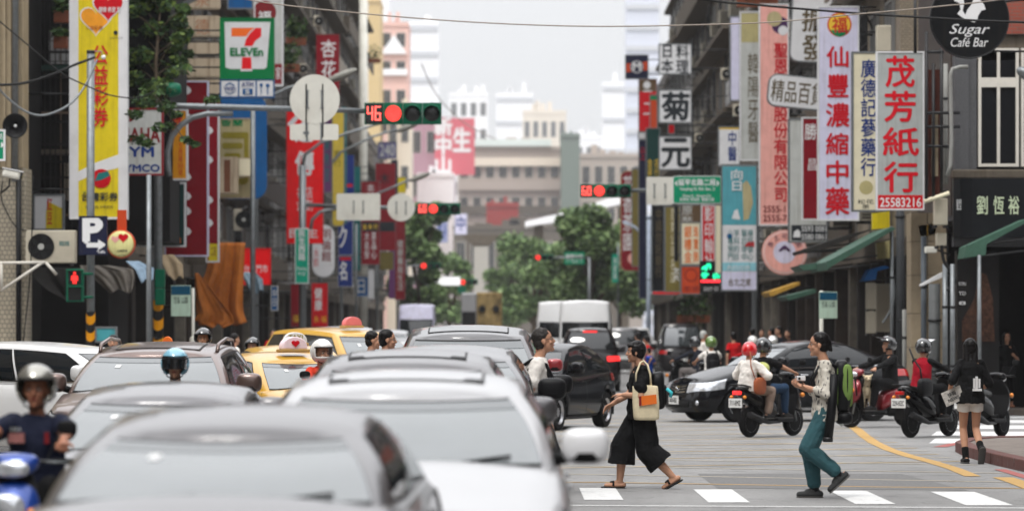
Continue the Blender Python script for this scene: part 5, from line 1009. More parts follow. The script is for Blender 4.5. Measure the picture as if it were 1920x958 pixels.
# ================================================================ the far end of the street
def fd(D): return D * (3.6 if D >= 500 else 1.9)
def far_building(label, px0, px1, py0, D, m_, depth=20, floors=6, bays=5, win=True, ybase=622, band=None, parts=None):
    D = fd(D); a = P(px0, 0, D).x; b = P(px1, 0, D).x; z = P(0, py0, D).z; t = thing('building', label, 'building', ((a + b) / 2, D, 0)); hw = (b - a) / 2
    MB().box(-hw, hw, 0, depth, 0, z, m_).build('wall', t); MB().box(-hw - .1, hw + .1, -.3, depth, z, z + .5 * D / 450, m_).build('parapet', t); rn_ = random.Random(label)
    for q_ in range(2 + bays // 2): xx = -hw * .8 + 1.5 * hw * rn_.random(); hh = (.8 + 2 * rn_.random()) * D / 700; MB().box(xx, xx + hw * .2, 2, 6, z, z + hh, m_).build('roof_hut', t)
    if win:
        fh = z / floors; ww = 2 * hw / bays; fm = MB().box(-ww * .32, ww * .32, -.12, -.003, 0, fh * .5, wframe).build('w'); pm = MB().box(-ww * .28, -.04, -.16, -.121, .1, fh * .5 - .1, glassd).build('w'); pm2 = MB().box(.04, ww * .28, -.16, -.121, .1, fh * .5 - .1, glassd).build('w')
        md = [o_.data for o_ in (fm, pm, pm2)]
        for o_ in (fm, pm, pm2): bpy.data.objects.remove(o_)
        for k in range(floors):
            if (k + .2) * fh < z * .12: continue
            for i in range(bays): f_ = link(md[0], 'window', t, (-hw + (i + .5) * ww, 0, (k + .28) * fh)); link(md[1], 'pane', f_, (0, 0, 0)); link(md[2], 'pane', f_, (0, 0, 0))
    if band:
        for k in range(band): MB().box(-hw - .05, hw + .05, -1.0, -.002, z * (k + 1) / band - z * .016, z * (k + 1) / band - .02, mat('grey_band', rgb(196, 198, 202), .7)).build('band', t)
    return t
pinkw = mat('pink_tower_wall', rgb(226, 186, 174), .8, 0, .1); whitew = mat('white_tower_wall', rgb(240, 240, 241), .8, 0, .06); mauve = mat('mauve_wall', rgb(170, 134, 146), .8, 0, .1); creamw = mat('cream_far_wall', rgb(222, 210, 192), .8, 0, .1); greenw = mat('green_grey_tower', rgb(112, 124, 116), .8, 0, .1); brick2 = mat('brown_far_wall', rgb(172, 160, 150), .8, 0, .15); yelw = mat('ochre_far_wall', rgb(206, 180, 130), .8, 0, .1)  # distance haze is put into these walls and the bands as paler colour
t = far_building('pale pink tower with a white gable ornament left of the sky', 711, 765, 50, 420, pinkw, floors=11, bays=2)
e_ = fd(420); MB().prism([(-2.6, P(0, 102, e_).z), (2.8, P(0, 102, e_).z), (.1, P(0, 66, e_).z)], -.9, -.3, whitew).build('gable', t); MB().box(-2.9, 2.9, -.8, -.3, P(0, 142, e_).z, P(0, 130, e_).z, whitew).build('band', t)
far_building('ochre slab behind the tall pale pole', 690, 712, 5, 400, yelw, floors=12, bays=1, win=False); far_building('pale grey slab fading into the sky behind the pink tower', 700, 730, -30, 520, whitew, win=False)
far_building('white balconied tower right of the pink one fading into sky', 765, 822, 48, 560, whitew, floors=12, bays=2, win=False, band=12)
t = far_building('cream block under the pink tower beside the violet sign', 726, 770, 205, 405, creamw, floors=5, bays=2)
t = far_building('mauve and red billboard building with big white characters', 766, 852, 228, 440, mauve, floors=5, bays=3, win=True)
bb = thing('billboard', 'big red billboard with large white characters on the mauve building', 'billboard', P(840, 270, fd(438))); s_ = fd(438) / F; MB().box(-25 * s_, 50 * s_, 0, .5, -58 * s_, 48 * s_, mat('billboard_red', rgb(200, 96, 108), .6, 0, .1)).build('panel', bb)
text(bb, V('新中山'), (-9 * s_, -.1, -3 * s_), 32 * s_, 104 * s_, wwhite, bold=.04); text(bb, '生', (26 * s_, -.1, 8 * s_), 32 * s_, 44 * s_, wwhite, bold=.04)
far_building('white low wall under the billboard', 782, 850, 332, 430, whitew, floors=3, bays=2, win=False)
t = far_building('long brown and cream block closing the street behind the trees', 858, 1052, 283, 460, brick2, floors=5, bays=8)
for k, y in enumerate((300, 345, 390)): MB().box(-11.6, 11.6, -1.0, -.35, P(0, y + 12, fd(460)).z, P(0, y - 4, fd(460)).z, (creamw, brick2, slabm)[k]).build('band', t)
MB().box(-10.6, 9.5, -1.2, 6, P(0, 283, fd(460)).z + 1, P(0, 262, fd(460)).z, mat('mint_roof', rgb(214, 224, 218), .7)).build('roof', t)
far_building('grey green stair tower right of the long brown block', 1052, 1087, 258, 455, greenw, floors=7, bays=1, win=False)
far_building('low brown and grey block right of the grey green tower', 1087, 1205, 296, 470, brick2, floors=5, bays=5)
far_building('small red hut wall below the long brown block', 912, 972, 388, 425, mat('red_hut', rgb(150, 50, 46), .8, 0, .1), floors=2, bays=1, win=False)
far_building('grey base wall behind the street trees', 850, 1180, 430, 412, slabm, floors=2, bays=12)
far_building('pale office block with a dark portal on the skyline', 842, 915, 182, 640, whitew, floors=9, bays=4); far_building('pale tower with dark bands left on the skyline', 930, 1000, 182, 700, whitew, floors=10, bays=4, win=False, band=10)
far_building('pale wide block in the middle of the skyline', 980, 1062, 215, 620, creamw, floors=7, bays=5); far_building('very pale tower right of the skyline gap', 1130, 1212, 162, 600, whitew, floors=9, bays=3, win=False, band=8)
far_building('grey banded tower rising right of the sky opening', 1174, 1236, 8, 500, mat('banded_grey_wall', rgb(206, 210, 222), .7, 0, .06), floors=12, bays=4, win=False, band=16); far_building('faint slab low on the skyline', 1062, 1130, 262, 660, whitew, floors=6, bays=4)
# elevated road crossing behind the trees
t = thing('flyover', 'white elevated road curving up behind the right trees', 'flyover', P(1010, 415, 405)); q = lambda x, y: P(x, y, 405) - t.location
MB().prism([(q(x, y).x, q(x, y).z) for x, y in ((985, 425), (985, 415), (1060, 398), (1140, 372), (1210, 360), (1210, 374), (1140, 388), (1060, 414))][::-1], 0, 8, whitew).build('deck', t)
for x in (1010, 1100, 1170): MB().box(q(x, 0).x - .5, q(x, 0).x + .5, 2, 5, -P(1010, 415, 405).z, q(0, 410).z if x < 1050 else q(0, 385).z, slabm).build('pier', t)
t = thing('concrete_column', 'pale concrete column standing behind the far signals', 'column', (P(902, 0, 395).x, 395, 0)); MB().box(-.75, .75, 0, 2, 0, P(0, 460, 395).z, mat('column_concrete', rgb(170, 166, 158), .8, 0, .1)).build('shaft', t); MB().prism([(-.8, P(0, 462, 395).z), (.8, P(0, 462, 395).z), (2.0, P(0, 440, 395).z), (-2.0, P(0, 440, 395).z)], 0, 2, slabm).build('capital', t)
for k, (x0_, x1_, y0_, y1_, D, m_, txt, lab) in enumerate(((852, 876, 400, 440, 400, lilac, '中', 'pale blue vertical sign above the far left tree'), (818, 840, 400, 455, 380, C_('pale_violet_sign', 150, 156, 190), '心', 'pale violet sign beside the far left tree'), (1128, 1150, 498, 540, 300, paleg, '好', 'pale board under the leaning dark tree'), (748, 762, 486, 508, 240, wback, '', 'small white plate beside the far left signal'))):
    sign(lab, x0_, x1_, y0_, y1_, D, m_, steel, [(txt, x0_ + 4, x1_ - 4, y0_ + 6, y1_ - 8, wblue, .02)] if txt else [], name='board')
# haze
hz = bpy.data.materials.new('street_haze'); hz.use_nodes = True; hn = hz.node_tree; hn.nodes.clear(); ho = hn.nodes.new('ShaderNodeOutputMaterial'); hp = hn.nodes.new('ShaderNodeVolumePrincipled')
hp.inputs['Color'].default_value = (.66, .67, .69, 1); hp.inputs['Density'].default_value = HAZE = .0002; hp.inputs['Anisotropy'].default_value = .2; hn.links.new(hp.outputs[0], ho.inputs[1])
o = MB().box(-710, 710, -205, 3010, -1, 205, hz).build('haze'); o['kind'] = 'stuff'
# ================================================================ cars
def paintm(name, col, metal=.3, rough=.3): return mat(name, col, rough if max(col) >= .03 else .13, metal if max(col) >= .03 else 0, .03, 3, coat=0 if max(col) < .03 else .6, spec=.3 if max(col) < .03 else .5)
cglass = mat('car_glass', (.05, .06, .065), .04, 0, 0, ior=2.3); cglass_d = mat('tinted_car_glass', (.008, .01, .012), .05, 0, 0, ior=1.6)
cglass_b = mat('windscreen_shade_band', (.05, .06, .065), .1, 0, 0, ior=1.9)
cglass_l = mat('pale_windscreen', (.10, .115, .12), .08, 0, .1, 1.5, ior=2.1)  # opaque glass; the greyed base colour stands in for sky reflection
seal = mat('rubber_seal', (.006, .006, .0065), .55, 0, 0); tyre = mat('tyre_rubber', (.008, .008, .0085), .85, 0, .2, 20); chrome = mat('chrome', (.75, .75, .76), .12, 1, 0)
rimm = mat('alloy_rim', (.5, .5, .52), .3, .9, 0); lightm = mat('headlamp_glass', (.55, .57, .6), .12, .5, .4, 14, ior=1.9); tailm = mat('tail_lamp', (.45, .01, .01), .2, 0, .2, 10, coat=1); taillit = mat('lit_tail_lamp', (1, .03, .03), .4, var=0, emit=1.1)
under = mat('underbody', (.006, .006, .006), .9, 0, 0); platem = mat('number_plate', (.72, .72, .70), .4, 0, .04); amber = mat('amber_lens', (.8, .25, .02), .25, 0, 0)
NF, NC, NS = 8, 9, 64
def half_outline(w, yf, yr, rf, rr, bf, br, taper=.05):
    """right half of a plan outline from the front centre to the rear centre; +y is the nose"""
    pts = []; L_ = yf - yr; W_ = lambda y: w * (1 - taper * (abs((y - (yf + yr) / 2) / (L_ / 2)) ** 3))
    xf = w * (1 - taper) - rf; xr = w * (1 - taper) - rr
    for i in range(NF): x = xf * i / NF; pts.append((x, yf - bf * (x / w) ** 2))
    y0 = yf - bf * (xf / w) ** 2
    for i in range(NC): a = R(90 - 90 * i / NC); pts.append((xf + rf * math.cos(a), y0 - rf + rf * math.sin(a)))
    y1 = yr + br * (xr / w) ** 2
    for i in range(NS + 1):
        y = (y0 - rf) + ((y1 + rr) - (y0 - rf)) * i / NS; pts.append((W_(y) if 0 < i < NS else w * (1 - taper), y))
    for i in range(1, NC + 1): a = R(-90 * i / NC); pts.append((xr + rr * math.cos(a), y1 + rr + rr * math.sin(a)))
    for i in range(1, NF + 1): x = xr * (1 - i / NF); pts.append((x, yr + br * (x / w) ** 2))
    return pts
def lerp_curve(c, y):
    if y >= c[0][0]: return c[0][1]
    for (a, za), (b, zb) in zip(c, c[1:]):
        if y >= b: u = (a - y) / (a - b); u = u * u * (3 - 2 * u); return za + (zb - za) * u
    return c[-1][1]
KINDC = {
 'sedan': dict(L=4.6, W=1.80, H=1.45, top=[(2.3, .66), (2.15, .76), (.95, .98), (.2, .95), (-1.3, .99), (-2.05, 1.02), (-2.3, .92)], gf=1.05, gr=-1.95, rf=.30, rr=-.95, wh=(1.42, -1.35)),
 'hatch': dict(L=4.2, W=1.76, H=1.50, top=[(2.1, .68), (1.95, .78), (.95, 1.0), (.2, .97), (-1.3, 1.04), (-1.9, 1.08), (-2.1, 1.0)], gf=1.1, gr=-1.95, rf=.30, rr=-1.2, wh=(1.30, -1.27)),
 'suv': dict(L=4.6, W=1.86, H=1.68, top=[(2.3, .85), (2.15, .98), (1.0, 1.13), (.2, 1.08), (-1.5, 1.12), (-2.15, 1.12), (-2.3, 1.08)], gf=1.1, gr=-2.12, rf=.35, rr=-1.75, wh=(1.42, -1.38)),
 'mpv': dict(L=4.7, W=1.85, H=1.80, top=[(2.35, .80), (2.2, .92), (1.35, 1.08), (.4, 1.04), (-1.6, 1.08), (-2.2, 1.1), (-2.35, 1.05)], gf=1.5, gr=-2.25, rf=.62, rr=-1.95, wh=(1.5, -1.42)),
 'van': dict(L=5.1, W=1.95, H=2.55, top=[(2.5, .95), (2.4, 1.1), (2.1, 1.2), (.4, 1.15), (-1.6, 1.15), (-2.4, 1.15), (-2.55, 1.1)], gf=2.25, gr=-2.48, rf=1.45, rr=-2.38, wh=(1.6, -1.5)),
}
FRAC = [0, .12, .32, .55, .78, .92, 1.0]
def make_car(label, kind, paint, loc, rz, group='cars in the traffic', glass=None, wind=None, H=None, L=None, Wd=None, rails=False, sunroof=False, lights=False, plate=None, braking=False, antenna=False, cat='car', name='car', chrome_trim=False, grille=True, tz=1.0, mirrors=True, mirror_m=None, wipers=True):
    k = dict(KINDC[kind]); H = H or k['H']; sL = (L or k['L']) / k['L']; W_ = (Wd or k['W']); hw = W_ / 2; hl = k['L'] / 2 * sL
    Y = lambda y: y * sL
    topc = [(Y(a), z * tz * (1 if kind != 'sedan' else H / 1.45)) for a, z in k['top']]; top = lambda y: lerp_curve(topc, y)
    t = thing(name, label, cat, loc, rz, group); glass = glass or cglass_d; wind = wind or glass
    z0 = .2; outl = []
    for j, f in enumerate(FRAC):
        ins = [.10, .03, .0, .0, .02, .045, .10][j]; e = [.10, .02, 0, .02, .05, .10, .20][j]; er = [.12, .03, 0, .0, .03, .06, .12][j]
        outl.append(half_outline(hw - ins, hl - e, -hl + er, .34, .30, .22, .12))
    n = len(outl[0]); wz, wr = .33, .375
    def bp(i, j, s=1):       # body point: i along outline, j level (floats)
        i0 = max(0, min(int(i), n - 2)); fi = i - i0; j0 = max(0, min(int(j), len(FRAC) - 2)); fj = j - j0
        def raw(a, b):
            x, y = outl[b][a]; zt = top(y) - .03; z = z0 + (zt - z0) * FRAC[b]
            return Vector((x, y, z))
        p = (raw(i0, j0) * (1 - fi) + raw(i0 + 1, j0) * fi) * (1 - fj) + (raw(i0, j0 + 1) * (1 - fi) + raw(i0 + 1, j0 + 1) * fi) * fj
        if NF + NC <= i <= NF + NC + NS:
            for wy in k['wh']:
                d = p.y - Y(wy)
                if abs(d) < wr and abs(p.x) > hw - .3:
                    za = wz + math.sqrt(wr * wr - d * d)
                    if p.z < za: p.z = za
        return Vector((p.x * s, p.y, p.z))
    def idx(y):              # outline index for a position on the side
        y0 = outl[3][NF + NC][1]; y1 = outl[3][NF + NC + NS][1]; return NF + NC + NS * (y0 - y) / (y0 - y1)
    mb = MB(); J = len(FRAC)
    for s in (1, -1):
        vs = [bp(i, j, s) for j in range(J) for i in range(n)]
        fs = [(j * n + i, j * n + i + 1, (j + 1) * n + i + 1, (j + 1) * n + i) for j in range(J - 1) for i in range(n - 1)]
        mb.add(vs, fs, paint, True)
    # deck from edge to edge with a crown
    NX = 10; dv = []
    for i in range(n):
        p = bp(i, J - 1)
        for c in range(NX + 1):
            u = -1 + 2 * c / NX; crown = .045 + (.02 if p.y > Y(k['gf']) else 0); edge = 1 - abs(u) ** 2.2
            dv.append(Vector((p.x * u, p.y, p.z + crown * edge)))
    mb.add(dv, [(i * (NX + 1) + c, i * (NX + 1) + c + 1, (i + 1) * (NX + 1) + c + 1, (i + 1) * (NX + 1) + c) for i in range(n - 1) for c in range(NX)], paint, True)
    ob = mb.build('body', t)
    md = ob.modifiers.new('weld', 'WELD'); md.merge_threshold = .002
    # greenhouse
    wb = hw - .09; wt = hw - (.30 if kind != 'van' else .16); drop = .10 if kind != 'van' else .05; yf0, yr0, yf1, yr1 = Y(k['gf']), Y(k['gr']), Y(k['rf']), Y(k['rr'])
    bo = half_outline(wb, yf0, yr0, .16, .16, .16, .10, .03); to = half_outline(wt, yf1, yr1, .14, .14, .10, .06, .04); zr = H - .05
    def zr_at(y): u = (y - (yf1 * .35 + yr1 * .65)) / ((yf1 - yr1) * .65); return zr - drop * min(1.2, abs(u)) ** 2
    T = [0, .06, .2, .4, .6, .8, .93, 1.0]
    def gp(i, u, s=1, off=0.0):
        i0 = max(0, min(int(i), n - 2)); f = i - i0
        b0 = Vector((*bo[i0], 0)) * (1 - f) + Vector((*bo[i0 + 1], 0)) * f; t0 = Vector((*to[i0], 0)) * (1 - f) + Vector((*to[i0 + 1], 0)) * f
        p = b0 * (1 - u) + t0 * u; zb = top(b0.y) - .035; bulge = .05 * math.sin(math.pi * u)
        q = Vector((p.x, p.y - (yf1 + yr1) / 2, 0)); m_ = q.normalized() if q.length else Vector((0, 1, 0))
        ze = zr_at(t0.y); return Vector(((p.x + m_.x * bulge + m_.x * off) * s, p.y + m_.y * bulge + m_.y * off, zb + (ze - zb) * u + bulge * .25 + off * .4))
    iA, iC = NF + NC * .5, NF + NC + NS + NC * .5
    hb = MB()
    for s in (1, -1):
        hb.add([gp(i, u, s) for u in T for i in range(n)], [(j * n + i, j * n + i + 1, (j + 1) * n + i + 1, (j + 1) * n + i) for j in range(len(T) - 1) for i in range(n - 1)], paint, True)
    rv = []
    for i in range(n):
        p = gp(i, 1)
        for c in range(NX + 1):
            u = -1 + 2 * c / NX
            rv.append(Vector((p.x * u, p.y, p.z + .05 * (1 - abs(u) ** 2.4) * (p.x / wt if p.x < wt else 1))))
    hb.add(rv, [(i * (NX + 1) + c, i * (NX + 1) + c + 1, (i + 1) * (NX + 1) + c + 1, (i + 1) * (NX + 1) + c) for i in range(n - 1) for c in range(NX)], paint, True)
    o = hb.build('roof', t); md = o.modifiers.new('weld', 'WELD'); md.merge_threshold = .002
    def patch(fn, i0, i1, a0, a1, m_, off=.006, ni=10, nj=6, name='panel', both=True, par=None, border=None):
        for s in ((1, -1) if both else (1,)):
            def grid(ia, ib, aa, ab, of):
                return [fn(ia + (ib - ia) * i / ni, aa + (ab - aa) * j / nj, s, of) for j in range(nj + 1) for i in range(ni + 1)]
            fs = [(j * (ni + 1) + i, j * (ni + 1) + i + 1, (j + 1) * (ni + 1) + i + 1, (j + 1) * (ni + 1) + i) for j in range(nj) for i in range(ni)]
            if border: MB().add(grid(i0 - border[0], i1 + border[0], a0 - border[1], a1 + border[1], off * .5), fs, seal, True).build('seal', par or t)
            MB().add(grid(i0, i1, a0, a1, off), fs, m_, True).build(name, par or t)
    def wide(fn, i1, a0, a1, m_, off, name, border=None, rear=False, ni=16, nj=8):   # a patch across the centre
        def pt(u, a, of):
            s = 1 if u >= 0 else -1; ii = abs(u) * i1; return fn((n - 1 - ii) if rear else ii, a, s, of)
        fs = [(j * (ni + 1) + i, j * (ni + 1) + i + 1, (j + 1) * (ni + 1) + i + 1, (j + 1) * (ni + 1) + i) for j in range(nj) for i in range(ni)]
        if border:
            e = border; MB().add([pt((-1 + 2 * i / ni) * (1 + .02), a0 - e + (a1 - a0 + 2 * e) * j / nj, off * .5) for j in range(nj + 1) for i in range(ni + 1)], fs, seal, True).build('seal', t)
        MB().add([pt(-1 + 2 * i / ni, a0 + (a1 - a0) * j / nj, off) for j in range(nj + 1) for i in range(ni + 1)], fs, m_, True).build(name, t)
    wide(gp, NF + NC * .42, .08, .60 if kind == 'van' else .93, wind, .008, 'windscreen', border=.035)
    if wind is cglass_l: wide(gp, NF + NC * .40, .80, .925, cglass_b, .012, 'shade_band', nj=2)
    if wind is cglass_l: patch(gp, NF - 3.4, NF - 2.6, .66, .74, wwhite, .013, ni=2, nj=2, name='permit_sticker', both=False)
    wide(gp, NF + NC * .35, .28 if kind == 'van' else .14 if kind != 'suv' else .2, .55 if kind == 'van' else .9, glass, .008, 'rear_window', border=.03, rear=True)
    def gidx(y, u):          # greenhouse index whose point has position y at height u
        best = min(range(n), key=lambda i: abs(gp(i, u).y - y) if NF + NC <= i <= NF + NC + NS else 9e9); return best
    ia, ib = NF + NC + 1, NF + NC + NS - 1; im = ia + (ib - ia) * .46
    rows = [(ia + 2, im - 1.2), (im + 1.2, ib - (3 if kind in ('sedan', 'hatch') else 14))] + ([(ib - 12, ib - 1)] if kind not in ('sedan', 'hatch') else [])
    for (p_, q_) in rows: patch(gp, p_, q_, .12, .5 if kind == 'van' else .86, glass, .007, name='side_window', border=(.8, .04))
    if chrome_trim: patch(gp, ia + 1, ib - 1, .055, .085, chrome, .012, ni=24, nj=1, name='chrome_strip')
    def bo_(i, j, s, of):
        p = bp(i, j, s); a = bp(min(i + .5, n - 1), j, s) - bp(max(i - .5, 0), j, s); nrm = Vector((a.y, -a.x, 0)) * (-s if True else 1)
        nrm = Vector((-a.y * s, a.x * s, 0)); nrm.normalize() if nrm.length else None
        if nrm.dot(Vector((p.x, p.y * .4, 0))) < 0: nrm = -nrm
        return p + nrm * of
    # lights, grille, bumper openings
    patch(bo_, NF - 2.2, NF + NC + 2.5, 3.55, 5.2, lightm, .012, name='headlight', border=(.3, .1))
    patch(bo_, n - 1 - NF - NC - 3, n - 1 - NF + .6, 4.0, 5.1, taillit if braking else tailm, .012, name='tail_light', border=(.2, .08))
    if grille:
        wide(bo_, NF - 2.8, 3.4, 5.0, seal, .01, 'grille')
        for q_ in (3.7, 4.15, 4.6): wide(bo_, NF - 3.0, q_, q_ + .16, chrome, .02, 'grille_bar', nj=1)
        g = bo_(0, 4.25, 1, .03); MB().lathe([(.055, 0), (.05, .012)], chrome, 16, c=(g.x, g.y, g.z), rot=Matrix.Rotation(R(-90), 3, 'X')).build('badge', t)
    wide(bo_, NF - .8, 1.2, 2.6, seal, .008, 'bumper_intake'); patch(bo_, NF + .5, NF + NC - 2, 1.3, 2.3, seal, .009, name='fog_lamp_recess')
    for s in (1, -1): g = bo_(NF + NC * .35, 1.9, s, .02); MB().sph((g.x, g.y, g.z), (.05, .03, .05), lightm, 10, 6).build('fog_lamp', t)
    if plate:
        g = bo_(0, 2.6, 1, .03); pl_ = MB().box(-.19, .19, g.y - .01, g.y + .012, g.z - .08, g.z + .08, platem).build('number_plate', t); text(pl_, plate, (0, g.y + .016, g.z), .3, .09, wblack, rot=(0, 0, math.pi), bold=.02)
    g = bo_(n - 1, 3.0, 1, .03); pl_ = MB().box(-.19, .19, g.y - .012, g.y + .01, g.z - .08, g.z + .08, platem).build('number_plate', t)
    if plate: text(pl_, plate, (0, g.y - .016, g.z), .3, .09, wblack, bold=.02)
    # door seams and handles
    for y in (Y(.95), Y(-.1), Y(-1.05)):
        i_ = idx(y); patch(bo_, i_ - .08, i_ + .08, .8, 5.9, seal, .003, ni=1, nj=10, name='door_seam')
    for y in (Y(.12), Y(-.9)):
        i_ = idx(y)
        for s in (1, -1): g = bo_(i_, 4.7, s, .02); MB().obox(g, (.03, .19, .03), paint if not chrome_trim else chrome).build('door_handle', t, bevel=.01)
    patch(bo_, idx(Y(.98)), idx(Y(-.98)), .25, .75, seal if not chrome_trim else chrome, .006, ni=16, nj=1, name='sill_strip')
    # mirrors
    if mirrors:
        for s in (1, -1):
            by = yf0 - .48 * sL; bx = wb - .02; bz = top(by) + .07; c = Vector((s * (bx + .17), by, bz + .03))
            m_ = MB().sph(c, (.13, .09, .10), mirror_m or paint, 18, 12, sq=.62).build('wing_mirror', t); MB().sph(c + Vector((0, .008, -.04)), (.118, .082, .056), seal, 14, 8, sq=.7).build('mirror_base', m_); MB().sph(c + Vector((0, -.06, 0)), (.105, .028, .065), cglass, 14, 8, sq=.6).build('mirror_glass', m_)
            MB().tube([(s * (bx - .02), by, bz - .05), (s * (bx + .14), by, bz - .01)], .035, seal, 8).build('mirror_arm', m_)
    # wheels
    MB().box(-hw + .3, hw - .3, -hl + .25, hl - .25, .17, .55, under).build('underbody', t)
    for wy in k['wh']:
        for s in (1, -1):
            c = (s * (hw - .13), Y(wy), .32); Rz = Matrix.Rotation(R(90 * s), 3, 'Y')
            w_ = thing('wheel', None, None, (0, 0, 0)); bpy.data.objects.remove(w_)
            w_ = MB().lathe([(.2, -.1), (.30, -.1), (.322, -.07), (.322, .07), (.30, .1), (.21, .1), (.2, .06)], tyre, 28, c=c, rot=Rz).build('wheel', t)
            MB().lathe([(.02, .06), (.06, .065), (.18, .055), (.205, .095), (.21, .1), (.205, .02), (.02, .02)], rimm if not lights else rimm, 24, c=c, rot=Rz).build('rim', w_)
            sp_ = MB()
            for q_ in range(10):
                a = R(36 * q_ + 18); v = Vector((math.cos(a) * .125, math.sin(a) * .125, .066)); sp_.obox(Vector(c) + Rz @ v, (.085, .03, .012), seal, Rz @ Matrix.Rotation(a, 3, 'Z'))
            sp_.build('rim_openings', w_)
            al = MB(); al.loft([[Vector((s * x, Y(wy) + wr * math.cos(R(q * 15)), wz + wr * math.sin(R(q * 15)))) for q in range(-1, 14)] for x in (hw - .32, hw - .02)], under, caps=False, closed=False, smooth=True); al.build('wheel_arch', t, fix=False)
    # wipers, rails, sunroof, antenna
    if wipers:
        for s_ in (-1, 1):
            a = gp(2 if s_ < 0 else NF, .05, s_, .02); b2 = gp(NF * .9 if s_ < 0 else 1, .16, s_, .025); MB().tube([a, b2], .009, seal, 5).build('wiper', t)
    if rails:
        for s in (1, -1):
            pts = [gp(NF + NC + NS * q_, 1, s, 0) + Vector((s * -.02, 0, dz)) for q_, dz in ((.06, .0), (.12, .07), (.5, .085), (.88, .07), (.96, .0))]; MB().tube(pts, .02, steel if rails is True else rails, 8).build('roof_rail', t)
    if sunroof:
        y0_, y1_ = yf1 - .25, yf1 - 1.0; zz = H + .0005
        f = lambda x, y: Vector((x, y, zr_at(y) + .05 * (1 - abs(x / wt) ** 2.4) + .007))
        gr = [(-.42 + .84 * i / 8, y0_ + (y1_ - y0_) * j / 8) for j in range(9) for i in range(9)]
        MB().add([f(*p) - Vector((0, 0, .003)) + Vector((p[0] * .04, (p[1] - (y0_ + y1_) / 2) * .04, 0)) for p in gr], [(j * 9 + i, j * 9 + i + 1, (j + 1) * 9 + i + 1, (j + 1) * 9 + i) for j in range(8) for i in range(8)], seal, True).build('sunroof_seal', t)
        MB().add([f(*p) for p in gr], [(j * 9 + i, j * 9 + i + 1, (j + 1) * 9 + i + 1, (j + 1) * 9 + i) for j in range(8) for i in range(8)], cglass if sunroof == 'glass' else paint, True).build('sunroof', t)
    if antenna: MB().prism([(-.01, H - .02), (.01, H - .02), (.004, H + .06)], yr1 + .1, yr1 + .28, paint).build('antenna', t)
    if braking: g = gp(n - 1, .95, 1, .02); MB().box(-.2, .2, g.y - .02, g.y + .01, g.z - .03, g.z + .01, taillit).build('brake_light', t)
    t['roof_z'] = H; return t
def roof_sign(label, car, top_m, base_m, txt=None, heart_=False, w=.36):
    t = thing('taxi_sign', label, 'taxi sign', (0, 0, 0)); M_ = Matrix.Translation(car.location) @ Matrix.Rotation(car.rotation_euler.z, 4, 'Z'); t.location = M_ @ Vector((0, .05, car['roof_z'] - .01)); t.rotation_euler = (0, 0, car.rotation_euler.z)
    MB().box(-w / 2 - .02, w / 2 + .02, -.11, .11, 0, .045, base_m).build('base', t, bevel=.015)
    pr = [(-w / 2, .045)] + [(-w / 2 * math.cos(R(a)), .045 + .16 * math.sin(R(a)) ** .8) for a in range(10, 180, 10)] + [(w / 2, .045)]
    MB().prism(pr[::-1], -.07, .07, top_m).build('lamp_cover', t, bevel=.012)
    if heart_: MB().prism([(x / 17 * .06, .12 - y / 17 * .05) for x, y in heart(0, 0, 17)], .072, .085, wred).build('heart', t)
    if txt: text(t, txt, (0, .074, .13), w * .6, .07, wolive, rot=(0, 0, math.pi), bold=.02)
    return t
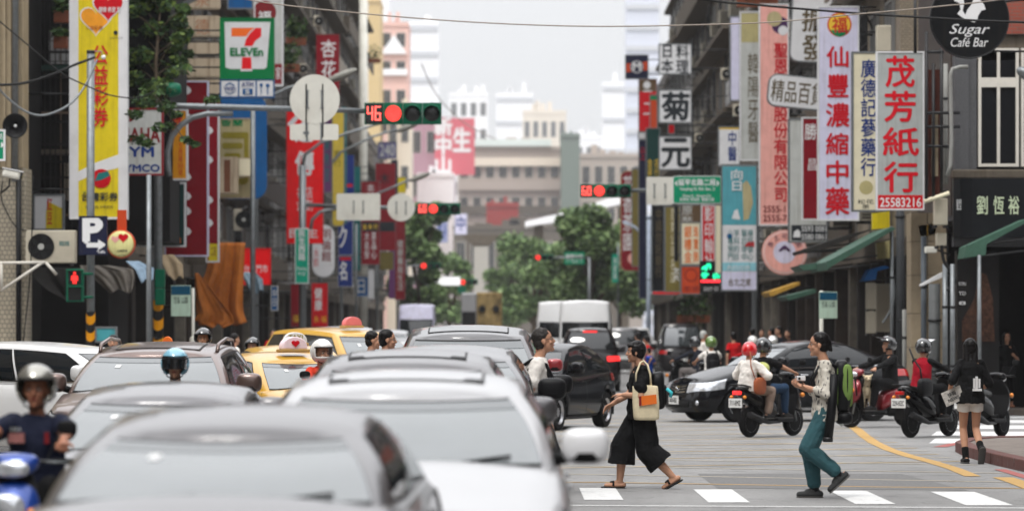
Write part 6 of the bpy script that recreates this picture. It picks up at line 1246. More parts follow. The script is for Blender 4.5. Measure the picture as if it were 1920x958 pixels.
# ================================================================ scooters (nose along +y, wheels on z=0)
def make_scooter(label, paint, loc, rz, plate='', rear_box=False, lit=False, head_m=None, group='scooters', screen=False, front2=None):
    t = thing('scooter', label, 'scooter', loc, rz, group); seatm = mat('seat_vinyl', (.012, .012, .012), .45, 0, .2, 8, coat=.3); p2 = front2 or paint
    for wy, nm in ((.62, 'wheel'), (-.62, 'wheel')):
        Ry = Matrix.Rotation(R(90), 3, 'Y'); w_ = MB().lathe([(.17, -.045), (.225, -.055), (.245, -.03), (.25, 0), (.245, .03), (.225, .055), (.17, .045)], tyre, 28, c=(0, wy, .25), rot=Ry).build(nm, t)
        rm = MB(); rm.lathe([(.035, -.05), (.04, 0), (.035, .05)], seal, 12, c=(0, wy, .25), rot=Ry)
        for k in range(5): a = R(72 * k + 10); rm.tube([(0, wy + .03 * math.cos(a), .25 + .03 * math.sin(a)), (0, wy + .17 * math.cos(a), .25 + .17 * math.sin(a))], .014, rimm, 6)
        rm.loft([[Vector((x, wy + rr * math.cos(R(q * 15)), .25 + rr * math.sin(R(q * 15)))) for q in range(24)] for x, rr in ((-.045, .165), (-.045, .18), (.045, .18), (.045, .165))], rimm, caps=False); rm.build('rim', w_)
    def sec(y, z, w, h, e=.7, n=16): return [Vector((w * math.copysign(abs(math.cos(2 * math.pi * i / n)) ** e, math.cos(2 * math.pi * i / n)), y, z + h * math.copysign(abs(math.sin(2 * math.pi * i / n)) ** e, math.sin(2 * math.pi * i / n)))) for i in range(n)]
    MB().loft([sec(-.98, .80, .05, .03), sec(-.85, .72, .11, .09), sec(-.6, .64, .15, .14), sec(-.3, .56, .17, .18), (sec(-.05, .47, .16, .18)), sec(.02, .40, .15, .12)], paint).build('rear_fairing', t, sub=1)
    MB().loft([sec(-.88, .815, .08, .03), sec(-.7, .80, .13, .055), sec(-.45, .76, .15, .06), sec(-.2, .73, .15, .06), sec(.0, .71, .11, .05), sec(.04, .70, .06, .03)], seatm).build('seat', t, sub=1)
    MB().box(-.17, .17, -.05, .42, .24, .31, seal).build('footboard', t, bevel=.02)
    MB().loft([sec(.40, .30, .17, .05), sec(.46, .5, .19, .10, .8), sec(.50, .68, .21, .1, .8), sec(.47, .84, .15, .08), sec(.40, .93, .1, .05)], seal).build('leg_shield', t, sub=1)
    MB().loft([sec(.78, .45, .03, .04), sec(.70, .52, .12, .12, .8), sec(.60, .62, .17, .2, .8), sec(.52, .68, .19, .22, .8), sec(.48, .7, .17, .18)], p2).build('front_fairing', t, sub=1)
    MB().loft([sec(.90, .36, .03, .03), sec(.80, .45, .055, .045), sec(.62, .50, .065, .04), sec(.45, .44, .055, .04)], p2).build('front_fender', t, sub=1)
    for s in (-1, 1): MB().tube([(s * .06, .5, .72), (s * .065, .62, .25)], .02, steel, 8).build('fork', t)
    MB().loft([sec(.55, .93, .05, .03), sec(.52, .97, .13, .07), sec(.45, 1.0, .17, .07), sec(.37, 1.0, .13, .05)], p2).build('handlebar_cowl', t, sub=1)
    MB().sph((0, .555, .955), (.115, .04, .055), head_m or lightm, 16, 8, sq=.8).build('headlight', t)
    MB().tube([(-.33, .34, 1.0), (-.15, .43, 1.0), (.15, .43, 1.0), (.33, .34, 1.0)], .014, dark, 8).build('handlebar', t)
    for s in (-1, 1):
        MB().tube([(s * .24, .39, 1.0), (s * .35, .33, 1.0)], .02, seal, 8).build('grip', t); MB().tube([(s * .2, .46, 1.0), (s * .34, .40, .995)], .007, steel, 5).build('brake_lever', t)
        MB().tube([(s * .2, .42, 1.02), (s * .26, .44, 1.14), (s * .31, .43, 1.2)], .007, dark, 5).build('mirror_stem', t); MB().sph((s * .33, .43, 1.22), (.065, .015, .045), seal, 12, 8, sq=.7).build('mirror', t)
        MB().sph((s * .13, -.93, .66), (.03, .04, .03), amber, 8, 6).build('indicator', t)
        MB().sph((s * .15, .69, .68), (.03, .05, .04), amber, 8, 6).build('indicator', t)
    MB().box(-.07, .07, -1.0, -.93, .70, .76, taillit if lit else tailm).build('tail_light', t, bevel=.01)
    MB().prism([(-.06, .6), (.06, .6), (.09, .3), (-.09, .3)], -.97, -.95, seal).build('rear_fender', t)
    pl_ = MB().box(-.13, .13, -1.015, -1.005, .49, .64, platem).build('number_plate', t)
    if plate: text(pl_, plate, (0, -1.018, .565), .21, .08, wblack, bold=.02)
    MB().tube([(.14, .05, .24), (.16, -.3, .24), (.16, -.55, .3), (.16, -.85, .38)], [.02, .03, .055, .05], dark, 10).build('exhaust', t)
    MB().box(-.16, -.04, -.75, -.15, .2, .38, under).build('engine', t, bevel=.04); MB().tube([(-.13, -.55, .3), (-.12, -.72, .6)], .025, steel, 8).build('shock_absorber', t)
    MB().tube([(-.12, -.72, .82), (-.13, -.98, .86), (.13, -.98, .86), (.12, -.72, .82)], .013, seal, 8).build('grab_rail', t)
    return t
# ================================================================ people: one fused body each, clothes and hair as parts
skinm = mat('skin', rgb(186, 140, 114), .55, 0, .06, 12); skin_d = mat('tanned_skin', rgb(158, 108, 84), .55, 0, .06, 12); hairm = mat('black_hair', (.008, .007, .007), .4, 0, .4, 40); greyhair = mat('greying_hair', (.03, .026, .024), .5, 0, .6, 60)
eyew = mat('eye_white', (.6, .58, .55), .3, 0, 0); lipm = mat('lips', rgb(150, 80, 72), .5, 0, 0)
def cloth_m(name, col, r=.85, var=.15, sc=9, bump=.3): return mat(name, col, r, 0, var, sc, bump=bump)
_tex = {}
def wrinkle(o, amt, size):
    k = size
    if k not in _tex: t = bpy.data.textures.new('folds', 'CLOUDS'); t.noise_scale = size; t.noise_depth = 2; _tex[k] = t
    d = o.modifiers.new('folds', 'DISPLACE'); d.texture = _tex[k]; d.strength = amt; d.mid_level = .5; d.texture_coords = 'LOCAL'
def cap(mb, p0, p1, r0, r1, m, n=12, flat=None, ends=True):
    p0, p1 = Vector(p0), Vector(p1); d = p1 - p0
    if d.length < 1e-5: d = Vector((0, 0, .001)); p1 = p0 + d
    u = d.normalized(); prs = []
    K = 4
    if ends:
        for i in range(K + 1): a = R(90 * i / K); prs.append((p0 - u * r0 * math.cos(a), max(.0008, r0 * math.sin(a))))
        for i in range(K + 1): a = R(90 * i / K); prs.append((p1 + u * r1 * math.sin(a), max(.0008, r1 * math.cos(a))))
    else: prs = [(p0, r0), (p1, r1)]
    ax = Vector(flat[0]).normalized() if flat else (Vector((1, 0, 0)) if abs(u.x) < .9 else Vector((0, 1, 0)))
    a = (ax - u * ax.dot(u)).normalized(); b = u.cross(a); fl = flat[1] if flat else 1
    vs = [c + (a * math.cos(2 * math.pi * k / n) * r * fl + b * math.sin(2 * math.pi * k / n) * r) for c, r in prs for k in range(n)]
    fs = [(i * n + k, i * n + (k + 1) % n, (i + 1) * n + (k + 1) % n, (i + 1) * n + k) for i in range(len(prs) - 1) for k in range(n)] + [tuple(range(n))[::-1], tuple((len(prs) - 1) * n + k for k in range(n))]
    mb.add(vs, fs, m, True)
def fuse(mb, name, parent, vox, smooth=4, wr=None):
    o = mb.build(name, parent); q = o.modifiers.new('fuse', 'REMESH'); q.mode = 'VOXEL'; q.voxel_size = vox; q.use_smooth_shade = True
    if smooth: s_ = o.modifiers.new('soften', 'SMOOTH'); s_.iterations = smooth; s_.factor = .5
    if wr: wrinkle(o, *wr)
    return o
def ik(a, t, l1, l2, pole):
    a, t = Vector(a), Vector(t); d = t - a; L_ = min(d.length, (l1 + l2) * .999); u = d.normalized(); x = (l1 * l1 - l2 * l2 + L_ * L_) / (2 * L_); h = math.sqrt(max(0, l1 * l1 - x * x))
    p = Vector(pole); p = (p - u * p.dot(u)); p = p.normalized() if p.length > 1e-6 else Vector((0, 0, 1)); return a + u * x + p * h, a + u * L_
def hand(mb, w, u, pn, m, curl=.3, s=1, thumb=1, open_=1):
    u = u.normalized(); pn = (pn - u * pn.dot(u)).normalized(); lat = u.cross(pn) * thumb
    cap(mb, w - u * .01, w + u * .03 * s, .025 * s, .027 * s, m, 10, (pn, .65)); cap(mb, w + u * .03 * s, w + u * .075 * s, .037 * s, .037 * s, m, 12, (pn, .42))
    for k, ln in enumerate((.066, .076, .072, .056)):
        b = w + u * .092 * s + lat * (.034 - .023 * k) * s; a1 = curl; a2 = curl * 2.2; a3 = curl * 3.0; sp_ = lat * (.10 - .07 * k)
        d1 = (u * math.cos(a1) + pn * math.sin(a1) + sp_).normalized(); d2 = (u * math.cos(a2) + pn * math.sin(a2) + sp_).normalized(); d3 = (u * math.cos(a3) + pn * math.sin(a3)).normalized()
        j1 = b + d1 * ln * .5 * s; j2 = j1 + d2 * ln * .34 * s; j3 = j2 + d3 * ln * .25 * s
        cap(mb, b - u * .02 * s, j1, .0095 * s, .0088 * s, m, 8); cap(mb, j1, j2, .0088 * s, .008 * s, m, 8); cap(mb, j2, j3, .008 * s, .0068 * s, m, 8)
    b = w + u * .03 * s + lat * .03 * s; d1 = (u * .6 + lat * .75 + pn * .35).normalized(); j = b + d1 * .04 * s; cap(mb, b, j, .0125 * s, .0105 * s, m, 8); cap(mb, j, j + (u * .85 + lat * .25 + pn * .45).normalized() * .032 * s, .0105 * s, .008 * s, m, 8)
def helmet_part(t, c, Rh, s, m, kind='open', visor=None, stripe=None):
    mb = MB(); n, k = 32, 20; r = Vector((.122, .145, .135)) * s; vs = []; fs = []
    for i in range(k + 1):
        a = math.pi * i / k
        for j in range(n): th = 2 * math.pi * j / n; vs.append(Vector((r.x * math.sin(a) * math.cos(th), r.y * math.sin(a) * math.sin(th), r.z * math.cos(a))))
    for i in range(k):
        for j in range(n):
            q = (vs[i * n + j] + vs[i * n + (j + 1) % n] + vs[(i + 1) * n + j]) / 3 / s
            if q.z < (-.085 if kind != 'full' else -.12): continue
            if kind == 'open' and q.y > .045 - .35 * q.z and q.z < .042: continue
            if kind == 'full' and q.y > .04 and -.06 < q.z < .035: continue
            fs.append((i * n + j, i * n + (j + 1) % n, (i + 1) * n + (j + 1) % n, (i + 1) * n + j))
    T_ = lambda v: c + Rh @ (v + Vector((0, -.012, .022)) * s)
    o = mb.add([T_(v) for v in vs], fs, m, True).build('helmet', t, fix=False); so_ = o.modifiers.new('thick', 'SOLIDIFY'); so_.thickness = .012; so_.offset = -1
    mb = MB(); mb.tube([T_(Vector((r.x * 1.0 * math.cos(R(a)), .03 * s + abs(math.sin(R(a))) * .02 + r.y * .93 * math.sin(R(a)), .045 * s))) for a in range(5, 180, 10)], .007, seal, 6); mb.build('trim', o)
    for s_ in (-1, 1): MB().tube([T_(Vector((s_ * .1, .02, -.02)) * s), T_(Vector((s_ * .07, .05, -.12)) * s), T_(Vector((0, .07, -.155)) * s)], .006, seal, 5).build('strap', o)
    if visor:
        vs = []; 
        for i in range(7):
            for j in range(13):
                a = R(25 + 130 * j / 12); z = (.07 - .125 * i / 6) if visor != 'up' else (.09 + .035 * i / 6); rr = 1.06 if visor != 'up' else 1.06 + .035 * i
                vs.append(T_(Vector((r.x * rr * math.cos(a), r.y * rr * math.sin(a) + (.012 * i if visor == 'up' else 0), z * s))))
        MB().add(vs, [(i * 13 + j, i * 13 + j + 1, (i + 1) * 13 + j + 1, (i + 1) * 13 + j) for i in range(6) for j in range(12)], visor_m, True).build('visor', o, fix=False)
    if stripe: MB().add([T_(Vector((x * s, r.y * 1.012 * math.sin(R(a)) * s / s, (r.z * 1.012 * math.cos(R(a)))))) for x in (-.03, .03) for a in range(-80, 70, 10)], [(i, i + 1, i + 16, i + 15) for i in range(14)], stripe, True).build('stripe', o, fix=False)
    return o
visor_m = mat('clear_visor', (.05, .055, .06), .08, 0, 0, ior=1.6, trans=.75)
def person(label, loc, rz, H=1.68, zp=None, lean=0, roll=0, twist=0, head=(0, 0), hoff=(0, 0), feet=None, hands=None, epole=None, kpole=None, top=None, bottom=None, skin=None, shoe=None, hair='short', hairmat=None, helmet=None, vox=.011, grip=False, gl=False, shoes='shoe', group=None, sock=None, curl=.35, hdir=None, pnorm=None, cat='person', slim=1.0, crop=None, loose=1.0, headz=0):
    s = H / 1.70; t = thing('person', label, cat, loc, rz, group); skin = skin or skinm; zp = zp if zp is not None else .91 * s
    pel = Vector((0, 0, zp)); up = (Matrix.Rotation(R(-lean), 3, 'X') @ Matrix.Rotation(R(roll), 3, 'Y')) @ Vector((0, 0, 1)); side = Matrix.Rotation(R(twist), 3, 'Z') @ Vector((1, 0, 0)); fw = up.cross(side) * 1.0; fw = side.cross(up) * -1 if fw.y < 0 else fw
    nk = pel + up * .50 * s; hc = nk + Vector((hoff[0], .035 + hoff[1], 0)) * s + Vector((0, 0, .155 * s + headz)); Rh = Matrix.Rotation(R(head[0]), 3, 'Z') @ Matrix.Rotation(R(head[1]), 3, 'X')
    feet = feet or [(-.1, 0, .08, 0), (.1, 0, .08, 0)]; hands = hands or [(-.27, .05, .8), (.27, .05, .8)]
    b = MB(); w = slim * s
    # head and neck
    hp = lambda x, y, z: hc + Rh @ (Vector((x, y, z)) * s)
    b.sph(hp(0, -.008, .028), (.074 * s, .092 * s, .090 * s), skin, 16, 12, Rh); b.sph(hp(0, .018, -.045), (.058 * s, .068 * s, .072 * s), skin, 14, 10, Rh); b.sph(hp(0, .062, -.098), (.026 * s, .022 * s, .022 * s), skin, 10, 8, Rh)
    cap(b, hp(0, .080, .012), hp(0, .097, -.026), .009 * s, .015 * s, skin, 8)
    for q in (-1, 1): b.sph(hp(q * .040, .060, -.030), (.022 * s, .02 * s, .02 * s), skin, 8, 6, Rh); b.sph(hp(q * .076, -.004, -.012), (.010 * s, .02 * s, .031 * s), skin, 8, 6, Rh)
    cap(b, nk - up * .04 * s, hp(0, -.022, -.06), .054 * s, .050 * s, skin)
    # torso
    side_n = side
    def el(f, a, d, z=.09): c = pel + up * f * s; return c, (a * w, d * w, z * s)
    Rt = Matrix((side_n, fw, up)).transposed()
    for f, a, d, z in ((.0, .155, .115, .13), (.14, .135, .10, .14), (.30, .150, .112, .15), (.40, .145, .10, .10)): c, r = el(f, a, d, z); b.sph(c, r, skin, 16, 10, Rt)
    sh = [pel + up * .435 * s + side_n * q * .165 * w for q in (-1, 1)]; hip = [pel + Matrix.Rotation(R(twist * .3), 3, 'Z') @ Vector((q * .085 * s, 0, -.02 * s)) for q in (-1, 1)]
    arms = []; legs = []
    for q in (0, 1):
        sg_ = -1 if q == 0 else 1; ep = (epole[q] if epole else (sg_ * .5, -.8, -.4)); el_, wr_ = ik(sh[q], hands[q], .285 * s, .25 * s, ep); arms.append((sh[q], el_, wr_))
        cap(b, sh[q] + side_n * -sg_ * .03, el_, .050 * w, .039 * w, skin); cap(b, el_, wr_, .039 * w, .025 * w, skin)
        u = (Vector(hdir[q]) if hdir and hdir[q] else (wr_ - el_).normalized()); pn = Vector(pnorm[q]) if pnorm and pnorm[q] else (Vector((0, 0, -1)) if grip else Vector((-sg_, 0, 0)))
        hand(b, wr_, u, pn, skin, 1.0 if grip else curl, s, -sg_ * (1 if not grip else 1))
        f = feet[q]; an = Vector((f[0], f[1], f[2])); kp = kpole[q] if kpole else (sg_ * .12, 1, .1); kn, an = ik(hip[q], an, .43 * s, .415 * s, kp); legs.append((hip[q], kn, an))
        cap(b, hip[q], kn, .080 * w, .052 * w, skin); cap(b, kn, (kn * .6 + an * .4), .052 * w, .054 * w, skin); cap(b, kn * .6 + an * .4, an, .052 * w, .034 * w, skin)
        pt = R(f[3]); fd = Vector((math.sin(R(f[4] if len(f) > 4 else 0)) * math.cos(pt), math.cos(pt), -math.sin(pt))); fu = Vector((0, math.sin(pt), math.cos(pt)))
        heel = an - fd * .045 * s - fu * .045 * s; toe = an + fd * .15 * s - fu * .052 * s; cap(b, heel + fu * .01, toe, .032 * s, .024 * s, skin, 10, ((1, 0, 0), 1.25)); cap(b, an, an + fd * .09 * s - fu * .04 * s, .032 * s, .026 * s, skin, 10)
        if shoes == 'shoe' or shoes == 'boot':
            sb = MB(); cap(sb, heel, toe + fd * .012, .040 * s, .034 * s, shoe, 12, ((1, 0, 0), 1.2)); cap(sb, an - fu * .01, an + fd * .08 * s - fu * .03 * s, .042 * s, .036 * s, shoe, 12); o = fuse(sb, 'shoe', t, max(vox, .008), 3)
            so_ = MB(); cap(so_, heel - fu * .026, toe - fu * .024 + fd * .01, .040 * s, .038 * s, sole_m if shoes == 'shoe' else shoe, 14, ((1, 0, 0), 1.2)); 
            for k_, v in enumerate(so_.v):
                p = Vector(v); h_ = (p - heel).dot(fu); so_.v[k_] = tuple(p - fu * (h_ + .034) * .72)
            so_.build('sole', o)
        else:
            so_ = MB(); cap(so_, heel, toe + fd * .015, .044 * s, .046 * s, shoe, 16, ((1, 0, 0), 1.1))
            for k_, v in enumerate(so_.v):
                p = Vector(v); h_ = (p - heel).dot(fu); so_.v[k_] = tuple(p - fu * (h_ * .68 + .030))
            o = so_.build('sandal', t); st_ = an + fd * .07 * s - fu * .012
            MB().tube([st_ + Vector((-.048, 0, 0)) - fu * .035, st_ + Vector((-.03, 0, 0)) + fu * .008, st_ + fd * .03 + fu * .0, st_ + Vector((.03, 0, 0)) + fu * .008, st_ + Vector((.048, 0, 0)) - fu * .035], .011, shoe, 6).build('strap', o)
        if sock: sb = MB(); cap(sb, an - fu * .02, an * .72 + kn * .28, .046 * w, .050 * w, sock, 12, ends=True); fuse(sb, 'sock', t, max(vox, .009), 2)
    fuse(b, 'body', t, vox, 3)
    # clothes
    if top:
        tm, slv = top[0], top[1]; c = MB(); g = loose; drop = top[2] if len(top) > 2 else -.06
        rings = []
        for f, a, d in ((drop, .170 * g, .132 * g), (.02, .166 * g, .130 * g), (.14, .152 * g, .122 * g), (.28, .166, .130), (.38, .172, .120), (.435, .155, .098), (.475, .095, .078), (.50, .066, .066)):
            o_ = pel + up * f * s; rings.append([o_ + side_n * (a * w * math.cos(2 * math.pi * k / 24)) + fw * (d * w * math.sin(2 * math.pi * k / 24)) for k in range(24)])
        c.loft(rings, tm); flare = top[3] if len(top) > 3 else 1.0
        for q in (0, 1):
            S_, E_, W_ = arms[q]; sg_ = -1 if q == 0 else 1; S2 = S_ - side_n * sg_ * .03 * s; am = tm if slv != 'vest' else top[4]
            if slv == 'short': e = S_ * .35 + E_ * .65; cap(c, S2, e, .066 * w, .062 * w * flare, tm, ends=True)
            elif slv == 'elbow': cap(c, S2, E_, .066 * w, .058 * w * flare, tm)
            elif slv in ('long', 'roll'): e = E_ * .12 + W_ * .88 if slv == 'long' else E_ * .55 + W_ * .45; cap(c, S2, E_, .066 * w, .056 * w, tm); cap(c, E_, e, .056 * w, .042 * w * flare, tm)
            elif slv == 'vest':
                c2 = MB(); e = E_ * .3 + W_ * .7; cap(c2, S2, E_, .062 * w, .052 * w, am); cap(c2, E_, e, .052 * w, .040 * w, am); fuse(c2, 'sleeve', t, vox, 3, (.012, .07))
        fuse(c, 'shirt', t, vox, 5, (.028 * (1.0 if g <= 1.1 else 1.4), .10))
    if bottom:
        bm_, kind = bottom[0], bottom[1]; bg = bottom[3] if len(bottom) > 3 else 1.0; c = MB(); c.sph(pel + up * .03 * s, (.168 * w, .130 * w, .115 * s), bm_, 16, 10, Rt); c.sph(pel - Vector((0, 0, .03 * s)), (.162 * w, .125 * w, .10 * s), bm_, 16, 10)
        for q in (0, 1):
            hp_, kn, an = legs[q]; sg_ = -1 if q == 0 else 1; E = bottom[2] if len(bottom) > 2 else .9
            if kind == 'pants':
                cap(c, hp_, kn, .098 * w * bg, .076 * w * loose * bg, bm_); e = kn * (1 - E) + an * E; cap(c, kn, e, .076 * w * loose * bg, .060 * w * loose * bg, bm_); cap(c, kn * .5 + e * .5, e, .062 * w * loose * bg, .060 * w * loose * bg, bm_, ends=False)
            elif kind == 'wide': e = kn * (1 - E) + an * E; cap(c, hp_ + Vector((0, 0, .02)), kn, .118 * w, .122 * w, bm_, 16); cap(c, kn, e, .122 * w, .140 * w, bm_, 16, ends=False)
            elif kind == 'shorts': e = hp_ * (1 - E) + kn * E; cap(c, hp_, e, .098 * w, .096 * w, bm_, 14, ends=False)
        fuse(c, {'pants': 'trousers', 'wide': 'culottes', 'shorts': 'shorts'}[kind], t, vox, 4, (.026, .13))
    # face
    if helmet is None or helmet.get('kind') != 'full' or True:
        f = MB()
        for q in (-1, 1):
            e = MB().sph(hp(q * .030, .071, .002), (.0135 * s, .009 * s, .008 * s), eyew, 10, 6, Rh).build('eye', t); MB().sph(hp(q * .030, .079, .002), (.006 * s, .004 * s, .007 * s), hairm, 8, 6, Rh).build('iris', e)
            MB().tube([hp(q * .014, .086, .022), hp(q * .032, .084, .027), hp(q * .050, .070, .020)], .0035 * s, hairm, 5).build('eyebrow', t)
        MB().sph(hp(0, .083, -.060), (.022 * s, .009 * s, .0075 * s), lipm, 10, 6, Rh).build('mouth', t)
    hm = hairmat or hairm
    if hair and not helmet:
        h = MB()
        h.sph(hp(0, -.022, .046), (.083 * s, .094 * s, .088 * s), hm, 16, 12, Rh); h.sph(hp(0, -.045, -.01), (.076 * s, .066 * s, .080 * s), hm, 14, 10, Rh)
        if hair == 'bob': 
            for q in (-1, 1): h.sph(hp(q * .066, .006, .006), (.020 * s, .045 * s, .052 * s), hm, 10, 8, Rh)
            h.sph(hp(0, .052, .075), (.062 * s, .040 * s, .034 * s), hm, 12, 8, Rh); h.sph(hp(0, -.05, .03), (.084 * s, .075 * s, .085 * s), hm, 12, 8, Rh)
        if hair == 'long':
            for q in (-1, 0, 1): cap(h, hp(q * .055, -.03, .03), hp(q * .06, -.075, -.30), .050 * s, .040 * s, hm, 12)
            for q in (-1, 1): cap(h, hp(q * .066, .02, .03), hp(q * .075, .0, -.18), .026 * s, .022 * s, hm, 10)
        if hair == 'tied': cap(h, hp(0, -.10, .03), hp(0, -.125, -.05), .034 * s, .022 * s, hm, 10); 
        o_ = fuse(h, 'hair', t, min(vox, .0065) if vox < .012 else vox, 1, (.016, .035))
        if vox < .012: wrinkle(o_, .007, .011)
    if helmet:
        helmet_part(t, hc, Rh, s, helmet['m'], helmet.get('kind', 'open'), helmet.get('visor'), helmet.get('stripe'))
        if helmet.get('long'): h = MB(); cap(h, hp(0, -.07, -.05), hp(0, -.09, -.17), .05, .04, hm); fuse(h, 'hair', t, vox, 2)
    if gl:
        for q in (-1, 1): MB().loft([[hp(q * .031 + .021 * rr * math.cos(R(30 * a)), .096, .0 + .017 * rr * math.sin(R(30 * a))) for a in range(12)] for rr in (1, 1.12)], dark, caps=False).build('glasses_rim', t); MB().tube([hp(q * .053, .094, .004), hp(q * .077, .0, .008)], .0022, dark, 5).build('glasses_arm', t)
        MB().tube([hp(-.012, .098, .003), hp(.012, .098, .003)], .002, dark, 5).build('glasses_bridge', t)
    t['_'] = 0; del t['_']
    return dict(o=t, arms=arms, legs=legs, pel=pel, up=up, side=side_n, fw=fw, nk=nk, hc=hc, hp=hp, s=s, w=w)
sole_m = mat('shoe_sole', (.10, .095, .09), .8, 0, 0)
def strap_line(P_, offs, r, m, name='strap', flat=2.2):
    """a flat strap through torso points given as (side, forward, up) in metres from the pelvis"""
    pts = [P_['pel'] + P_['side'] * a + P_['fw'] * b + P_['up'] * c for a, b, c in offs]; MB().tube(pts, r, m, 8).build(name, P_['o'])
def backpack(P_, label, m, m2=None, w=.3, h=.45, d=.17, z0=.02, cat='backpack', straps=True, grp=None):
    """a bag carried on the back: its own thing, placed in the person's frame"""
    o = P_['o']; M_ = Matrix.Translation(o.location) @ Matrix.Rotation(o.rotation_euler.z, 4, 'Z'); c = P_['pel'] + P_['up'] * (z0 + h / 2) - P_['fw'] * (.10 * P_['w'] + d / 2 - .005)
    t = thing('backpack', label, cat, M_ @ c, o.rotation_euler.z, grp); b = MB(); Rt = Matrix((P_['side'], P_['fw'], P_['up'])).transposed()
    b.sph((0, 0, 0), (w / 2, d / 2, h / 2), m, 20, 14, Rt, sq=.55); o_ = b.build('main_pocket', t); wrinkle(o_, .03, .1)
    b = MB().sph(Rt @ Vector((0, -d * .42, -h * .12)), (w * .38, d * .22, h * .28), m2 or m, 16, 10, Rt, sq=.6).build('front_pocket', t)
    if straps:
        for q in (-1, 1):
            L_ = [(q * .10, -.13, .40), (q * .105, -.05, .475), (q * .105, .07, .43), (q * .11, .135, .30), (q * .13, .10, .14), (q * .15, -.05, .06)]
            pts = [P_['pel'] + P_['side'] * a * P_['w'] + P_['fw'] * bb * 1.06 * P_['w'] + P_['up'] * cc * P_['s'] - c for a, bb, cc in L_]; MB().tube(pts, .018, m, 8).build('shoulder_strap', t)
    return t, Rt
def rider(label, sc_, top, bottom, helmet, passenger=False, lean=6, head=(0, 0), H=1.68, vox=.013, shoe=None, feet_down=None, skin=None, gl=False, group='scooter riders', hands=None, hoff=(0, 0), **kw):
    loc = sc_.location; rz = sc_.rotation_euler.z
    if not passenger: y0 = -.28; ft = [(-.13, .22 - y0, .385, 0), (.13, .22 - y0, .385, 0)]; hd = [(-.27, .33 - y0, 1.04), (.27, .33 - y0, 1.04)]
    else: y0 = -.66; ft = [(-.20, .28, .38, 0), (.20, .28, .38, 0)]; hd = hands or [(-.16, .30, 1.02), (.16, .30, 1.02)]
    if feet_down is not None: ft[feet_down] = ((-.38 if feet_down == 0 else .38), .30, .09, 0)
    off = Matrix.Rotation(rz, 3, 'Z') @ Vector((0, y0, 0))
    return person(label, (loc[0] + off.x, loc[1] + off.y, loc[2]), rz, H=H, zp=kw.pop('zp', .80), lean=lean, head=head, feet=ft, hands=hd, epole=[(-.9, -.3, -.6), (.9, -.3, -.6)], kpole=[(-.25, 1, .6), (.25, 1, .6)], top=top, bottom=bottom, helmet=helmet, vox=vox, grip=not passenger, shoe=shoe or dark_shoe, hair='short', hoff=hoff, skin=skin, gl=gl, group=group, **kw)
dark_shoe = mat('dark_shoe', (.009, .008, .008), .6, 0, .1)
# ================================================================ traffic
white_p = paintm('white_car_paint', (.34, .34, .35), .05); pearl = paintm('silver_car_paint', (.12, .118, .124), .5); grey_p = paintm('grey_car_paint', (.09, .086, .09), .4); silver2 = paintm('pale_grey_car_paint', (.085, .082, .086), .4)
brown_p = paintm('brown_car_paint', (.13, .085, .072), .5); yellow_p = paintm('taxi_yellow_paint', (.52, .29, .028), .0); black_p = paintm('black_car_paint', (.004, .0045, .006), .2); darkp = paintm('charcoal_car_paint', (.014, .012, .013), .4); red_p = paintm('red_car_paint', (.25, .015, .02), .3)
def at(px, D): return (px - CX) * D / F
PI = math.pi
make_car('blurred grey white saloon nearest the camera at the lower left', 'sedan', silver2, (-1.21, 16.85, 0), PI - R(2.5), H=1.40, tz=1.08, L=4.25, Wd=1.68, wind=cglass_l, mirrors=False)
make_car('white saloon facing the camera in the middle of the queue', 'sedan', white_p, (-.59, 21.5, 0), PI, H=1.50, Wd=1.86, wind=cglass_l, sunroof=True, mirror_m=paintm('white_mirror_paint', (.7, .7, .71), 0))  # mirror colour lightened to offset weak light on upright faces
make_car('grey saloon with a closed sunroof behind the white one', 'sedan', grey_p, (at(762, 27.9), 28.2, 0), PI, H=1.585, wind=cglass_l, sunroof=True)
make_car('silver estate with dark roof seams third in the middle queue', 'suv', pearl, (-.60, 35.3, 0), PI, H=1.60, Wd=1.80, wind=cglass_l, mirror_m=blackp)
make_car('tall silver people carrier at the back of the middle queue', 'mpv', silver2, (-.47, 41.7, 0), PI, H=1.80, wind=cglass_l, sunroof=True, mirror_m=blackp)
make_car('silver saloon waiting behind the scooter rider in the blue shirt', 'sedan', pearl, (-2.43, 26.9, 0), PI - R(1), H=1.37, Wd=1.68, wind=cglass_l)
make_car('brown off-roader with arched roof rails and brown mirrors', 'suv', brown_p, (-3.62, 39.4, 0), PI - R(2), H=1.62, wind=cglass_l, rails=brown_p, sunroof=True)
make_car('white five door car seen from its side at the left edge', 'suv', paintm('bright_white_paint', (.66, .66, .66), .0), (at(140, 48), 49, 0), R(-118), H=1.60, antenna=True, chrome_trim=True)
t1 = make_car('yellow taxi with a pink heart roof sign turning across the road', 'sedan', yellow_p, (-2.9, 50.5, 0), PI + R(28), H=1.46, wind=cglass_l)
roof_sign('pink and white roof sign with a red heart on the nearest taxi', t1, mat('pale_pink_cover', rgb(236, 214, 222), .4), ypaint, heart_=True)
t2 = make_car('yellow taxi with a white half round roof sign behind the nearest taxi', 'sedan', yellow_p, (at(548, 58), 58.5, 0), PI + R(14), H=1.52, wind=cglass_l)
roof_sign('white half round taxi roof sign with olive print', t2, wwhite, ypaint, txt='TAXI')
t3 = make_car('tall yellow taxi seen from its side behind the other two', 'mpv', yellow_p, (at(655, 70), 70.5, 0), PI + R(32), H=1.80, wind=cglass_l)
roof_sign('red taxi roof sign on the side-on taxi', t3, mat('red_cover', rgb(220, 120, 120), .4), ypaint)
t4 = make_car('yellow taxi hidden behind the brown car, only its orange sign showing', 'sedan', yellow_p, (at(309, 54), 54.5, 0), PI, H=1.46); roof_sign('orange roof lamp poking over the brown car roof', t4, worange, orange, w=.16)
